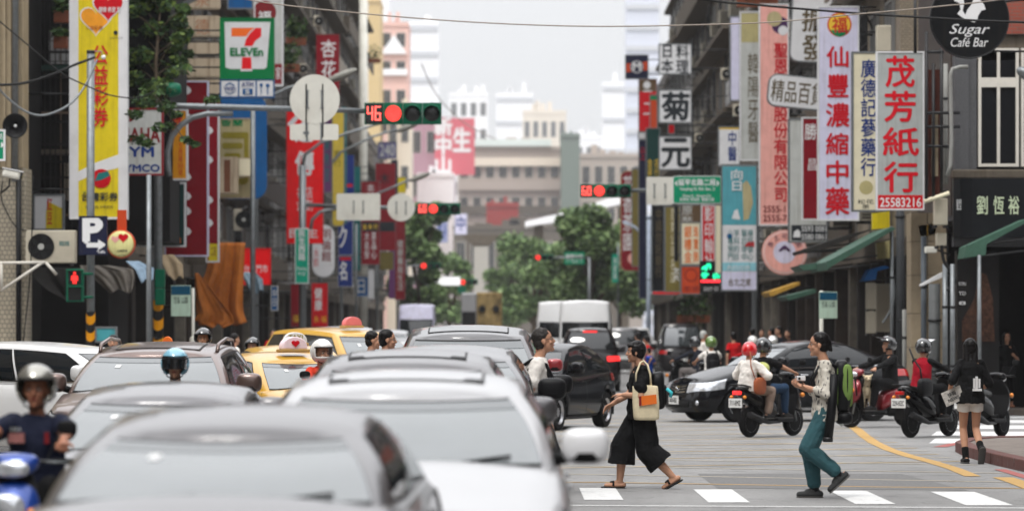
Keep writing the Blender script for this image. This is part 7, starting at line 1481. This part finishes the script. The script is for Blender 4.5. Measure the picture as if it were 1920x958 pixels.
make_car('red car behind the man in the white shirt with a red mirror', 'suv', red_p, (-.33, 60.2, 0), PI, H=1.58, plate='8A-3107')
make_car('black hatchback turning left behind the man in the white shirt', 'hatch', black_p, (.48, 68.4, 0), PI - R(20), H=1.52, L=4.2)
bs = make_car('black saloon with chrome grille crossing from the right behind the scooter pair', 'sedan', black_p, (at(1478, 74), 74.4, 0), PI - R(66), H=1.56, L=4.85, Wd=1.86, wind=cglass_l, lights=True, plate='AKN-7052', chrome_trim=True)
make_car('dark off-roader seen from behind with glowing brake lights', 'suv', darkp, (at(1104, 112), 112, 0), 0, H=1.84, Wd=1.80, braking=True, plate='7261-D5')
van_w = paintm('white_van_paint', (.80, .80, .80), .0)
def van_(lab, px, D, H=2.75, m=van_w): return make_car(lab, 'van', m, (at(px, D), D, 0), R(-1), H=H, Wd=1.9)
van_('white high-roofed van beyond the braking off-roader', 1097, 126); van_('second white high-roofed van left of the first', 1052, 136, 2.8)
make_car('dark brown people carrier parked with a bright rear window by the right kerb', 'mpv', darkp, (6.55, 150, 0), 0, H=2.05, Wd=1.9, glass=cglass)
make_car('silver car far along the right kerb', 'suv', silver2, (at(1168, 160), 160, 0), 0, H=1.9, Wd=1.8); make_car('white van beyond the silver car on the right', 'mpv', van_w, (at(1192, 180), 182, 0), 0, H=1.95)
for lab, px, D, kd, m_, H in (('white car far back right of the taxis', 640, 84, 'mpv', white_p, 1.85), ('white car blurred above the silver carrier roof', 775, 95, 'sedan', white_p, 1.5), ('silver car far down the left lane', 745, 110, 'hatch', silver2, 1.55), ('grey car far back left of the camouflaged truck', 830, 130, 'suv', grey_p, 1.7), ('white car far behind the silver carrier', 905, 150, 'hatch', white_p, 1.6), ('pale car at the far end of the middle lane', 985, 175, 'hatch', silver2, 1.6), ('small far white car left of the bus', 730, 135, 'mpv', white_p, 1.8)):
    make_car(lab, kd, m_, (at(px, D), D, 0), PI if px < 960 else 0, H=H, wind=cglass_l)
make_car('far white and lilac van in the left lane under the trees', 'van', lilac, (at(782, 190), 190, 0), PI, H=3.1, Wd=2.0)
# camouflaged truck and white bus
t = thing('truck', 'far camouflaged truck with two round vents facing the camera', 'truck', (at(917, 232), 232, 0)); cam_m = mat('camouflage', rgb(150, 128, 86), .8, 0, .8, 1.3)
MB().box(-.78, .78, 0, 5, 1.6, 4.1, cam_m).build('load', t, bevel=.1); MB().box(-.75, .75, -1.2, -.02, .6, 2.0, mat('truck_cab', (.05, .045, .035), .7, 0, .6, 2)).build('cab', t, bevel=.1); MB().box(-.65, .65, -1.22, -1.2, 1.25, 1.85, glassd).build('windscreen', t)
for s in (-1, 1): MB().lathe([(.22, 0), (.2, .05)], dark, 14, c=(s * .42, -.06, 3.1), rot=RX).build('vent', t); MB().lathe([(.42, -.13), (.42, .13)], tyre, 16, c=(s * .62, -.8, .42), rot=Matrix.Rotation(R(90), 3, 'Y')).build('wheel', t)
t = thing('bus', 'far white box truck front left of the camouflaged truck', 'truck', (at(879, 225), 225, 0)); MB().box(-.45, .45, 0, 6, .5, 4.0, white_p).build('body', t, bevel=.08); MB().box(-.4, .4, -.03, -.003, 2.0, 2.9, glassd).build('windscreen', t)
for s in (-1, 1): MB().lathe([(.42, -.13), (.42, .13)], tyre, 16, c=(s * .34, 1, .42), rot=Matrix.Rotation(R(90), 3, 'Y')).build('wheel', t)
# ================================================================ people on foot
D = 42.2; ps = D / F
blk = cloth_m('black_cotton', (.0055, .0055, .006)); blk2 = cloth_m('black_trouser', (.005, .005, .0055)); canvas = cloth_m('cream_canvas', rgb(214, 200, 168)); sand = mat('sandal_black', (.012, .012, .012), .6, 0, .1)
wom = person('woman in black with a cream tote bag walking left over the crosswalk', (at(1205, D), D, 0), PI / 2, H=1.66, zp=.86, lean=2, head=(0, 0), hoff=(0, .03), feet=[(-.09, -.33, .13, 28), (.08, .25, .075, -4)], hands=[(-.10, .21, 1.03), (.03, .33, .93)], epole=[(-.9, -.9, -.3), (.5, -.6, -.8)], kpole=[(0, 1, 0), (0, 1, 0)], top=(blk, 'short', -.10, 1.25), bottom=(blk2, 'wide', .52), shoe=sand, shoes='sandal', hair='bob', vox=.007, loose=1.22, curl=.25, slim=1.1, pnorm=[(0, -.3, -1), (-.6, -.3, -.8)])
t = thing('tote_bag', 'cream canvas tote bag with an orange print on the woman in black', 'tote bag', P(1212, 752, D - .24)); q = lambda x, y, dy=0: Vector(((x - 1212) * ps, dy, -(y - 752) * ps))
bag = MB(); rings = []
for f, z in ((0, 0), (.03, -.0), (.5, 0), (.97, 0), (1, 0)):
    y = 787 - (787 - 722) * f; xl = 1187 - 2 * f + (3 if f < .02 else 0); xr = 1237 - 3 * f - (3 if f < .02 else 0); dd = .055 * (1 - abs(f - .35)) + .01; c = q((xl + xr) / 2, y); hw = (xr - xl) / 2 * ps
    rings.append([c + Vector((hw * math.copysign(abs(math.cos(R(a * 15))) ** .5, math.cos(R(a * 15))), dd * math.sin(R(a * 15)), 0)) for a in range(24)])
o = bag.loft(rings, canvas).build('bag_body', t, sub=1); wrinkle(o, .02, .12)
MB().prism([(q(1203, 752).x, q(0, 760).z), (q(1231, 752).x, q(0, 756).z), (q(1230, 0).x, q(0, 739).z), (q(1202, 0).x, q(0, 742).z)], -.070, -.060, worange).build('printed_panel', t); MB().prism([(q(1198, 752).x, q(0, 760).z), (q(1202.6, 752).x, q(0, 760).z), (q(1202, 0).x, q(0, 742).z), (q(1198, 0).x, q(0, 743).z)], -.068, -.058, wdr).build('printed_panel', t)
for dy in (0, .06): MB().tube([q(1192, 724, dy), q(1193, 700, dy - .02), q(1201, 680, dy), q(1207, 677, dy + .06), q(1214, 684, dy), q(1219, 702, dy - .02), q(1221, 724, dy)], .011, canvas, 6).build('strap', t)
bp_, Rt = backpack(wom, 'black backpack with a turquoise ribbon behind the tote bag', blackp, None, .27, .42, .15, .0, straps=False)
MB().tube([(-.1, -.09, .02), (-.12, -.14, -.02), (-.11, -.13, -.07)], .02, mat('turquoise_ribbon', rgb(70, 190, 200), .6), 6).build('ribbon', bp_)
D = 39.8
def print_mat():
    m = mat('patterned_shirt', rgb(196, 190, 178), .85, 0, .04, 9); nt = m.node_tree; b = nt.nodes['Principled BSDF']; L = nt.links; t = nt.nodes.new('ShaderNodeTexCoord'); mp = nt.nodes.new('ShaderNodeMapping'); mp.inputs['Scale'].default_value = (38, 38, 12); L.new(t.outputs['Object'], mp.inputs[0])
    vo = nt.nodes.new('ShaderNodeTexVoronoi'); vo.inputs['Scale'].default_value = 1; L.new(mp.outputs[0], vo.inputs[0]); r = nt.nodes.new('ShaderNodeMapRange'); r.inputs[1].default_value = .24; r.inputs[2].default_value = .34; r.inputs[3].default_value = 0; r.inputs[4].default_value = 1; L.new(vo.outputs[0], r.inputs[0])
    mx = nt.nodes.new('ShaderNodeMix'); mx.data_type = 'RGBA'; L.new(r.outputs[0], mx.inputs[0]); mx.inputs[6].default_value = (.06, .055, .06, 1); mx.inputs[7].default_value = (*rgb(200, 194, 182), 1); L.new(mx.outputs[2], b.inputs['Base Color']); return m
teal_c = cloth_m('teal_denim', rgb(52, 86, 92)); shoe_g = mat('grey_trail_shoe', (.035, .036, .036), .7, 0, .3, 14)
man = person('man in teal trousers with a green backpack walking left over the crosswalk', (at(1548, D), D, 0), PI / 2, H=1.72, zp=.925, lean=1, head=(0, 0), hoff=(0, .03), feet=[(-.09, -.13, .245, 42), (.09, .10, .085, 0)], hands=[(-.08, .21, 1.15), (-.02, .24, 1.14)], epole=[(-.6, -.8, -.5), (.6, -.8, -.5)], kpole=[(0, 1, 0), (0, 1, 0)], top=(print_mat(), 'roll', -.12, 1.2), bottom=(teal_c, 'pants', .84, 1.12), shoe=shoe_g, hair='tied', vox=.007, gl=True, loose=1.16, curl=.5, slim=.92, sock=blk, pnorm=[(.2, .1, 1), (-.2, .1, 1)])
bag1, Rt = backpack(man, 'black and lime green hiking backpack on the walking man', blackp, mat('lime_panel', rgb(112, 138, 72), .7, 0, .1, 20, bump=.3), .30, .54, .17, -.04)
lime = mat('lime_panel', (1, 1, 1)); MB().sph((-.125, -.045, .04), (.036, .062, .19), lime, 16, 12, sq=.8).build('side_panel', bag1); MB().sph((-.155, -.045, .06), (.012, .008, .13), blackp, 10, 8).build('zip', bag1); MB().sph((-.12, .055, .0), (.035, .010, .2), lime, 12, 8).build('piping', bag1)
MB().tube([(-.05, -.13, .1), (-.05, -.15, -.1)], .008, blackp, 6).build('zip', bag1)
MB().sph((0, -.02, -.33), (.13, .09, .07), blackp, 14, 8, sq=.7).build('hanging_straps', bag1); MB().tube([(.0, .0, -.26), (-.05, .03, -.36), (-.08, .0, -.40)], .022, vgrey, 6).build('cloth_end', bag1)
t = thing('tube_case', 'long black tube case slung at the hip of the walking man', 'tube case', P(1556, 770, D - .22)); MB().tube([(.05, 0, .38), (.015, 0, 0), (-.02, 0, -.30)], .048, blackp, 14).build('tube', t); MB().lathe([(.052, 0), (.052, .05)], dark, 14, c=(-.02, 0, -.32)).build('cap', t)
t = thing('camera', 'small white compact camera in the hands of the walking man', 'camera', P(1502, 710, D - .02)); MB().box(-.045, .045, -.03, .03, -.02, .03, wwhite).build('camera_body', t, bevel=.008); MB().lathe([(.015, 0), (.013, .02)], lensd, 12, c=(-.02, -.03, .005), rot=RX).build('lens', t)
D = 38.35
offw = cloth_m('off_white_cotton', rgb(224, 219, 212)); brsh = mat('brown_leather', rgb(92, 50, 38), .5)
m3 = person('man with glasses in a white shirt walking right between the cars', (at(1004, D), D, 0), -PI / 2, H=1.77, zp=.95, lean=3, head=(0, 12), hoff=(0, .02), feet=[(-.09, -.10, .10, 15), (.09, .14, .085, -4)], hands=[(-.22, .12, .85), (.25, -.12, .86)], kpole=[(0, 1, 0), (0, 1, 0)], top=(offw, 'short', -.12), bottom=(cloth_m('dark_trouser', (.015, .015, .017)), 'pants', .9), shoe=brsh, hair='short', hairmat=greyhair, vox=.009, gl=True, loose=1.08, slim=1.08)
strap_line(m3, [(.12, -.12, .30), (.125, -.06, .46), (.125, .06, .44), (.13, .135, .30), (.17, .09, .18), (.19, -.02, .12)], .017, blackp)
backpack(m3, 'black daypack on the man in the white shirt', blackp, None, .28, .4, .14, .05)
D = 50.2
wsh = cloth_m('white_denim_shorts', rgb(214, 210, 204))
girl = person('young woman with long black hair and white shorts seen from behind', (at(1820, D), D, 0), R(6), H=1.64, zp=.88, lean=2, feet=[(-.06, .02, .085, 0), (.09, -.22, .19, 62)], hands=[(-.27, .08, .93), (.20, .22, .98)], kpole=[(0, 1, 0), (0, 1, 0)], epole=[(-.35, -.9, -.3), (.35, -.9, -.3)], top=(blk, 'elbow', -.10, 1.1), bottom=(wsh, 'shorts', .42), shoe=dark_shoe, hair='long', vox=.008, loose=1.12, slim=1.0, sock=blk)
c = girl['pel'] + Vector((.05, -.165, .17)); 
for k, (x, z, w_, h_) in enumerate(((-.04, 0, .022, .13), (-.008, .01, .028, .16), (.028, 0, .022, .12), (0, -.085, .12, .03))): MB().box(x - w_ / 2, x + w_ / 2, -.012, .02, z - h_ / 2, z + h_ / 2, wwhite).build('printed_figure', girl['o'], loc=c)
t = thing('newspaper', 'folded newspaper held by the young woman in white shorts', 'newspaper', P(1787, 742, D - .05), R(-20)); o = MB().obox((0, 0, 0), (.27, .02, .19), mat('newsprint', rgb(176, 172, 166), .9, 0, .35, 40), Matrix.Rotation(R(-24), 3, 'Y')).build('pages', t)
text(t, '快報\nNEWS', (0, -.014, 0), .16, .12, wblack, rot=(0, R(-24), 0), bold=.01)
D = 80.5
w2 = person('woman in black waiting on the far corner pavement at the right edge', (at(1887, D), D, .13), PI + R(10), H=1.60, feet=[(-.1, 0, .08, 0), (.1, .03, .08, 0)], hands=[(-.12, .22, 1.08), (.24, .1, .80)], top=(blk, 'short', -.1), bottom=(blk2, 'pants', .72), shoe=skin_d, hair='long', vox=.012)
MB().obox((.0, .16, .78), (.28, .1, .16), blackp).build('waist_pouch', w2['o'], bevel=.03)
# pedestrians and small far figures
def ped(lab, px, D, rz, H, tm, bm, slv='short', hair='short', z=0, hm=None, vox=.016, stride=.25, grp='people further down the street', **k):
    return person(lab, (at(px, D), D, z), rz, H=H, feet=[(-.09, stride, .09, 0), (.09, -stride, .1, 20)], hands=[(-.24, -.1, .84), (.24, .14, .86)], top=(tm, slv, -.08), bottom=(bm, 'pants', .9), shoe=dark_shoe, hair=hair, hairmat=hm, vox=vox, group=grp, kpole=[(0, 1, 0), (0, 1, 0)], **k)
dkb = cloth_m('dark_navy_cloth', (.012, .014, .022)); redc = cloth_m('red_cloth', rgb(186, 14, 22)); jean = cloth_m('blue_jeans', rgb(40, 62, 88)); grt = cloth_m('grey_trousers', rgb(104, 98, 96)); ltb = cloth_m('pale_blue_cotton', rgb(176, 186, 200)); bluec = cloth_m('bright_blue_cloth', rgb(30, 70, 160)); khk = cloth_m('khaki_trousers', rgb(134, 116, 104))
ped('man with glasses and black hair looking right behind the cars', 722, 47.2, -PI / 2, 1.76, blk, blk2, gl=True, vox=.01); ped('man in a pale shirt just left of the one with glasses', 695, 52, -PI / 2, 1.74, ltb, blk2, vox=.011)
ped('person in a white shirt walking behind the taxis on the left', 438, 78, R(-60), 1.70, offw, blk2, z=0); ped('dark haired head showing over the brown car on the left', 212, 62, PI, 1.68, dkb, blk2); ped('person standing in the left arcade behind the taxi', 512, 96, PI, 1.66, redc, blk2, z=.13)
ped('person in a white shirt strolling past the far cars', 1197, 108, R(30), 1.72, offw, khk); ped('child in a bright blue top beside the strolling person', 1217, 104, R(60), 1.30, bluec, bluec); ped('bare armed woman walking beside the child in blue', 1214, 110, R(80), 1.62, redc, khk, hair='bob')
ped('man in a white shirt and pale cap walking on the right', 1318, 100, R(-70), 1.76, offw, grt, hm=vgrey); ped('person in red with a slung bag standing on the right', 1376, 104, R(20), 1.72, redc, blk2, z=0)
for k, (px, D, H, m_) in enumerate(((1411, 108, 1.7, blk), (1448, 112, 1.72, redc), (1462, 106, 1.75, dkb), (1478, 108, 1.66, blk), (1428, 116, 1.68, dkb))):
    ped(('dark figure right of the person in red', 'figure with a red collar near the red shop', 'tall dark figure before the red shop', 'dark figure at the right end of the waiting group', 'dark figure deeper in the right-hand arcade')[k], px, D, R(20 + k * 40), H, m_, blk2, z=.13)
# ================================================================ scooters and riders
blue_p = paintm('blue_scooter_paint', rgb(20, 60, 140), .3); redsc = paintm('red_scooter_paint', rgb(120, 10, 24), .3); blks = paintm('black_scooter_paint', (.004, .004, .005), .2)
hel_silver = mat('silver_helmet', rgb(150, 148, 140), .25, .7, .1, 5, coat=.5); hel_black = mat('black_helmet', (.012, .013, .014), .15, 0, 0, coat=1); hel_red = mat('red_helmet', rgb(200, 12, 22), .2, 0, 0, coat=1); hel_white = mat('white_helmet', rgb(222, 220, 216), .25, 0, .03, coat=1); hel_lb = mat('light_blue_helmet', rgb(120, 176, 198), .25, 0, 0, coat=1); hel_green = mat('green_black_helmet', rgb(90, 120, 50), .25, 0, .8, 9, coat=1)
navyc = cloth_m('navy_tshirt', (.010, .013, .030))
s1 = make_scooter('blue scooter with a big headlamp facing the camera at the lower left', blue_p, (-2.955, 23.5, 0), PI - R(4), lit=False)
MB().sph((0, .735, .70), (.12, .05, .11), lightm, 18, 10, sq=.75).build('headlight', s1); s1.scale = (.94, .94, .94)
r1 = rider('man in a navy shirt and silver helmet riding the blue scooter', s1, (navyc, 'short', -.05), (blk2, 'pants'), dict(m=hel_silver, kind='open'), lean=4, H=1.62, vox=.008, skin=skin_d, zp=.74, slim=1.12)
c = r1['pel'] + r1['up'] * .30
MB().box(-.05, .05, -.01, .01, -.03, .03, mat('faded_print', rgb(150, 100, 96), .8, 0, .6, 60)).build('shirt_print', r1['o'], loc=c + Vector((.10, .155, .03))); MB().box(-.014, .014, -.01, .01, -.035, .035, wdr).build('shirt_print', r1['o'], loc=c + Vector((-.09, .155, .03)))
text(r1['o'], 'USA', c + Vector((.10, .168, .085)), .07, .022, vgrey, rot=(0, 0, PI))
s2 = make_scooter('scooter between the silver saloon and the brown car', blks, (-3.0, 34.0, 0), PI, group='scooters'); rider('rider in a light blue helmet in front of the brown car', s2, (blk, 'long', -.05), (blk2, 'pants'), dict(m=hel_lb, kind='open', visor='down'), lean=8, H=1.62, vox=.012)
s3 = make_scooter('scooter ahead of the taxis with one mirror showing', blks, (-2.20, 45.3, 0), PI + R(14)); r3 = rider('rider in a white full face helmet and red jacket before the taxi', s3, (cloth_m('orange_red_jacket', rgb(200, 62, 40)), 'long', -.05), (blk2, 'pants'), dict(m=hel_white, kind='full'), lean=6, head=(18, 0), H=1.74, vox=.011)
s4 = make_scooter('black scooter carrying two people away from the camera', blks, (at(1446, 63.2), 63.2, 0), R(-39), plate='711-EMZ', lit=True)
rider('rider in a black helmet and black shirt steering the scooter for two', s4, (blk, 'short', -.05), (jean, 'pants'), dict(m=hel_black, kind='open', visor='up'), lean=5, head=(-8, 0), H=1.72, vox=.011)
pa = rider('passenger in a red helmet and white blouse behind the rider', s4, (offw, 'elbow', -.06, 1.5), (khk, 'pants', .88), dict(m=hel_red, kind='open'), passenger=True, lean=3, H=1.58, vox=.010, loose=1.15)
M_ = Matrix.Translation(s4.location) @ Matrix.Rotation(s4.rotation_euler.z, 4, 'Z')
t = thing('shoulder_bag', 'brown leather bag slung at the hip of the white blouse passenger', 'bag', M_ @ Vector((.24, -.66, .86)), R(-39)); lm_ = mat('tan_leather', rgb(150, 82, 52), .5, 0, .15, 8, bump=.2); o = MB().sph((0, 0, -.02), (.05, .15, .14), lm_, 16, 12, sq=.6).build('bag_body', t); MB().tube([(0, -.12, .08), (-.08, -.14, .30), (-.12, -.10, .50), (-.22, .02, .60)], .01, lm_, 6).build('strap', t)
t = thing('helmet', 'yellow green spare helmet held between the two scooter riders', 'helmet', M_ @ Vector((.12, -.42, 1.12))); MB().sph((0, 0, 0), (.12, .13, .11), mat('lime_helmet', rgb(180, 184, 110), .3, 0, .3, 9), 16, 10).build('shell', t)
s5 = make_scooter('dark red scooter with a white dog standing on its footboard', redsc, (at(1646, 69.3), 69.3, 0), R(122))
rider('rider in black with a black helmet on the dark red scooter', s5, (blk, 'long', -.05), (blk2, 'pants'), dict(m=hel_black, kind='open', visor='up'), lean=2, head=(-18, 0), H=1.76, vox=.011)
s6 = make_scooter('black scooter with a long plate ridden by the person in a red vest', blks, (at(1743, 63), 63, 0), R(-36), plate='229-HZC', lit=False)
r6 = rider('rider in a red quilted vest and black helmet', s6, (cloth_m('red_quilt', rgb(150, 14, 34), bump=.6, sc=18), 'vest', -.08, 1.0, blk), (blk2, 'pants'), dict(m=hel_black, kind='open', visor='up'), lean=7, H=1.70, vox=.011, loose=1.1)
M_ = Matrix.Translation(s6.location) @ Matrix.Rotation(s6.rotation_euler.z, 4, 'Z'); t = thing('shoulder_bag', 'black bag hanging from the rider in the red vest', 'bag', M_ @ Vector((.20, -.5, .82)), R(-36)); MB().sph((0, 0, 0), (.07, .2, .15), blackp, 16, 10, sq=.6).build('bag_body', t); MB().tube([(0, -.1, .1), (-.1, .02, .3), (-.22, -.0, .47), (-.36, .12, .62)], .016, blackp, 6).build('strap', t)
s7 = make_scooter('dark scooter at the kerb partly hidden by the young woman', blks, (at(1850, 62.5), 62.5, 0), R(-30), plate='163-BQL')
s8 = make_scooter('scooter with a red tail light behind the black saloon', blks, (at(1330, 84), 84, 0), R(8), lit=True); r8 = rider('rider in a green patterned helmet with a black backpack', s8, (offw, 'short', -.05), (blk2, 'pants'), dict(m=hel_green, kind='open'), lean=4, H=1.72, vox=.013); backpack(r8, 'black square backpack on the rider in the green helmet', blackp, None, .3, .42, .14, .03)
s9 = make_scooter('scooter beside the dark people carrier', blks, (at(1296, 92), 92, 0), R(40)); rider('rider in dark clothes leaning left beside the people carrier', s9, (dkb, 'long', -.05), (grt, 'pants'), dict(m=hel_black, kind='open'), lean=14, H=1.70, vox=.014)
s10 = make_scooter('scooter far left behind the brown car', blks, (at(468, 66), 66, 0), PI - R(8)); rider('rider in a black and pale blue helmet left of the taxi', s10, (offw, 'long', -.05), (blk2, 'pants'), dict(m=hel_black, kind='open', stripe=hel_lb), lean=3, H=1.72, vox=.014)
s11 = make_scooter('scooter hidden behind the brown car roof', blks, (at(378, 60), 60, 0), PI); rider('rider whose black helmet shows over the brown car roof', s11, (dkb, 'long', -.05), (blk2, 'pants'), dict(m=hel_black, kind='open'), lean=3, H=1.84, vox=.014, headz=.1)
for k, (px, D, hm_) in enumerate(((1402, 98, hel_white), (1440, 102, hel_white))):
    sx = make_scooter(('scooter waiting left of the small group on the right', 'scooter waiting in front of the red shop')[k], blks, (at(px, D), D, 0), R(30)); rider(('rider in a small white helmet right of the person in red', 'rider in a white helmet before the red shop')[k], sx, ((redc, dkb)[k], 'long', -.05), (blk2, 'pants'), dict(m=hm_, kind='open'), lean=4, H=1.70, vox=.015)
base = make_scooter('parked dark scooter nearest in the row at the right kerb', blks, (7.15, 97, 0), R(70), group='parked scooters')
for k in range(7): dup(base, (7.1 + .05 * (k % 3), 99.5 + k * 1.3, 0), R(66 + 5 * (k % 3)), ('second', 'third', 'fourth', 'fifth', 'sixth', 'seventh', 'farthest')[k] + ' parked dark scooter counted along the right kerb row', 'parked scooters')
# the dog
M_ = Matrix.Translation(s5.location) @ Matrix.Rotation(s5.rotation_euler.z, 4, 'Z'); furm = mat('cream_fur', rgb(214, 196, 164), .9, 0, .12, 30, bump=.5)
t = thing('dog', 'small cream white dog standing on the footboard of the red scooter', 'dog', M_ @ Vector((.06, .22, .32)), R(180 + 8)); b = MB()
# dog faces the camera: local +y forward after turning
b.sph((0, .04, .33), (.075, .10, .13), furm, 14, 10); b.sph((0, -.10, .29), (.085, .13, .11), furm, 14, 10); b.sph((0, -.24, .25), (.08, .09, .10), furm, 14, 10)
cap(b, (0, .06, .40), (0, .10, .52), .062, .058, furm); b.sph((0, .12, .56), (.070, .075, .062), furm, 14, 10); cap(b, (0, .17, .545), (0, .235, .53), .035, .024, furm)
for q in (-1, 1):
    cap(b, (q * .05, .06, .30), (q * .055, .07, .14), .034, .022, furm); cap(b, (q * .055, .07, .14), (q * .055, .075, .02), .021, .019, furm); cap(b, (q * .055, .07, .018), (q * .055, .11, .015), .021, .018, furm)
    cap(b, (q * .06, -.24, .24), (q * .065, -.18, .15), .05, .028, furm); cap(b, (q * .065, -.18, .15), (q * .065, -.26, .09), .024, .017, furm); cap(b, (q * .065, -.26, .09), (q * .065, -.245, .015), .017, .017, furm); cap(b, (q * .065, -.24, .015), (q * .065, -.20, .013), .02, .016, furm)
    cap(b, (q * .055, .10, .60), (q * .10, .09, .635), .024, .008, furm)
cap(b, (0, -.31, .28), (0, -.40, .36), .022, .012, furm); fuse(b, 'body', t, .009, 3, (.01, .03))
for q in (-1, 1): MB().sph((q * .028, .185, .575), (.010, .008, .010), blackp, 8, 6).build('eye', t)
MB().sph((0, .258, .535), (.016, .012, .012), blackp, 8, 6).build('nose', t); MB().tube([(-.06, .08, .44), (0, .135, .42), (.06, .08, .44), (0, .0, .46), (-.06, .08, .44)], .009, blackp, 6).build('collar', t)
finish_text()
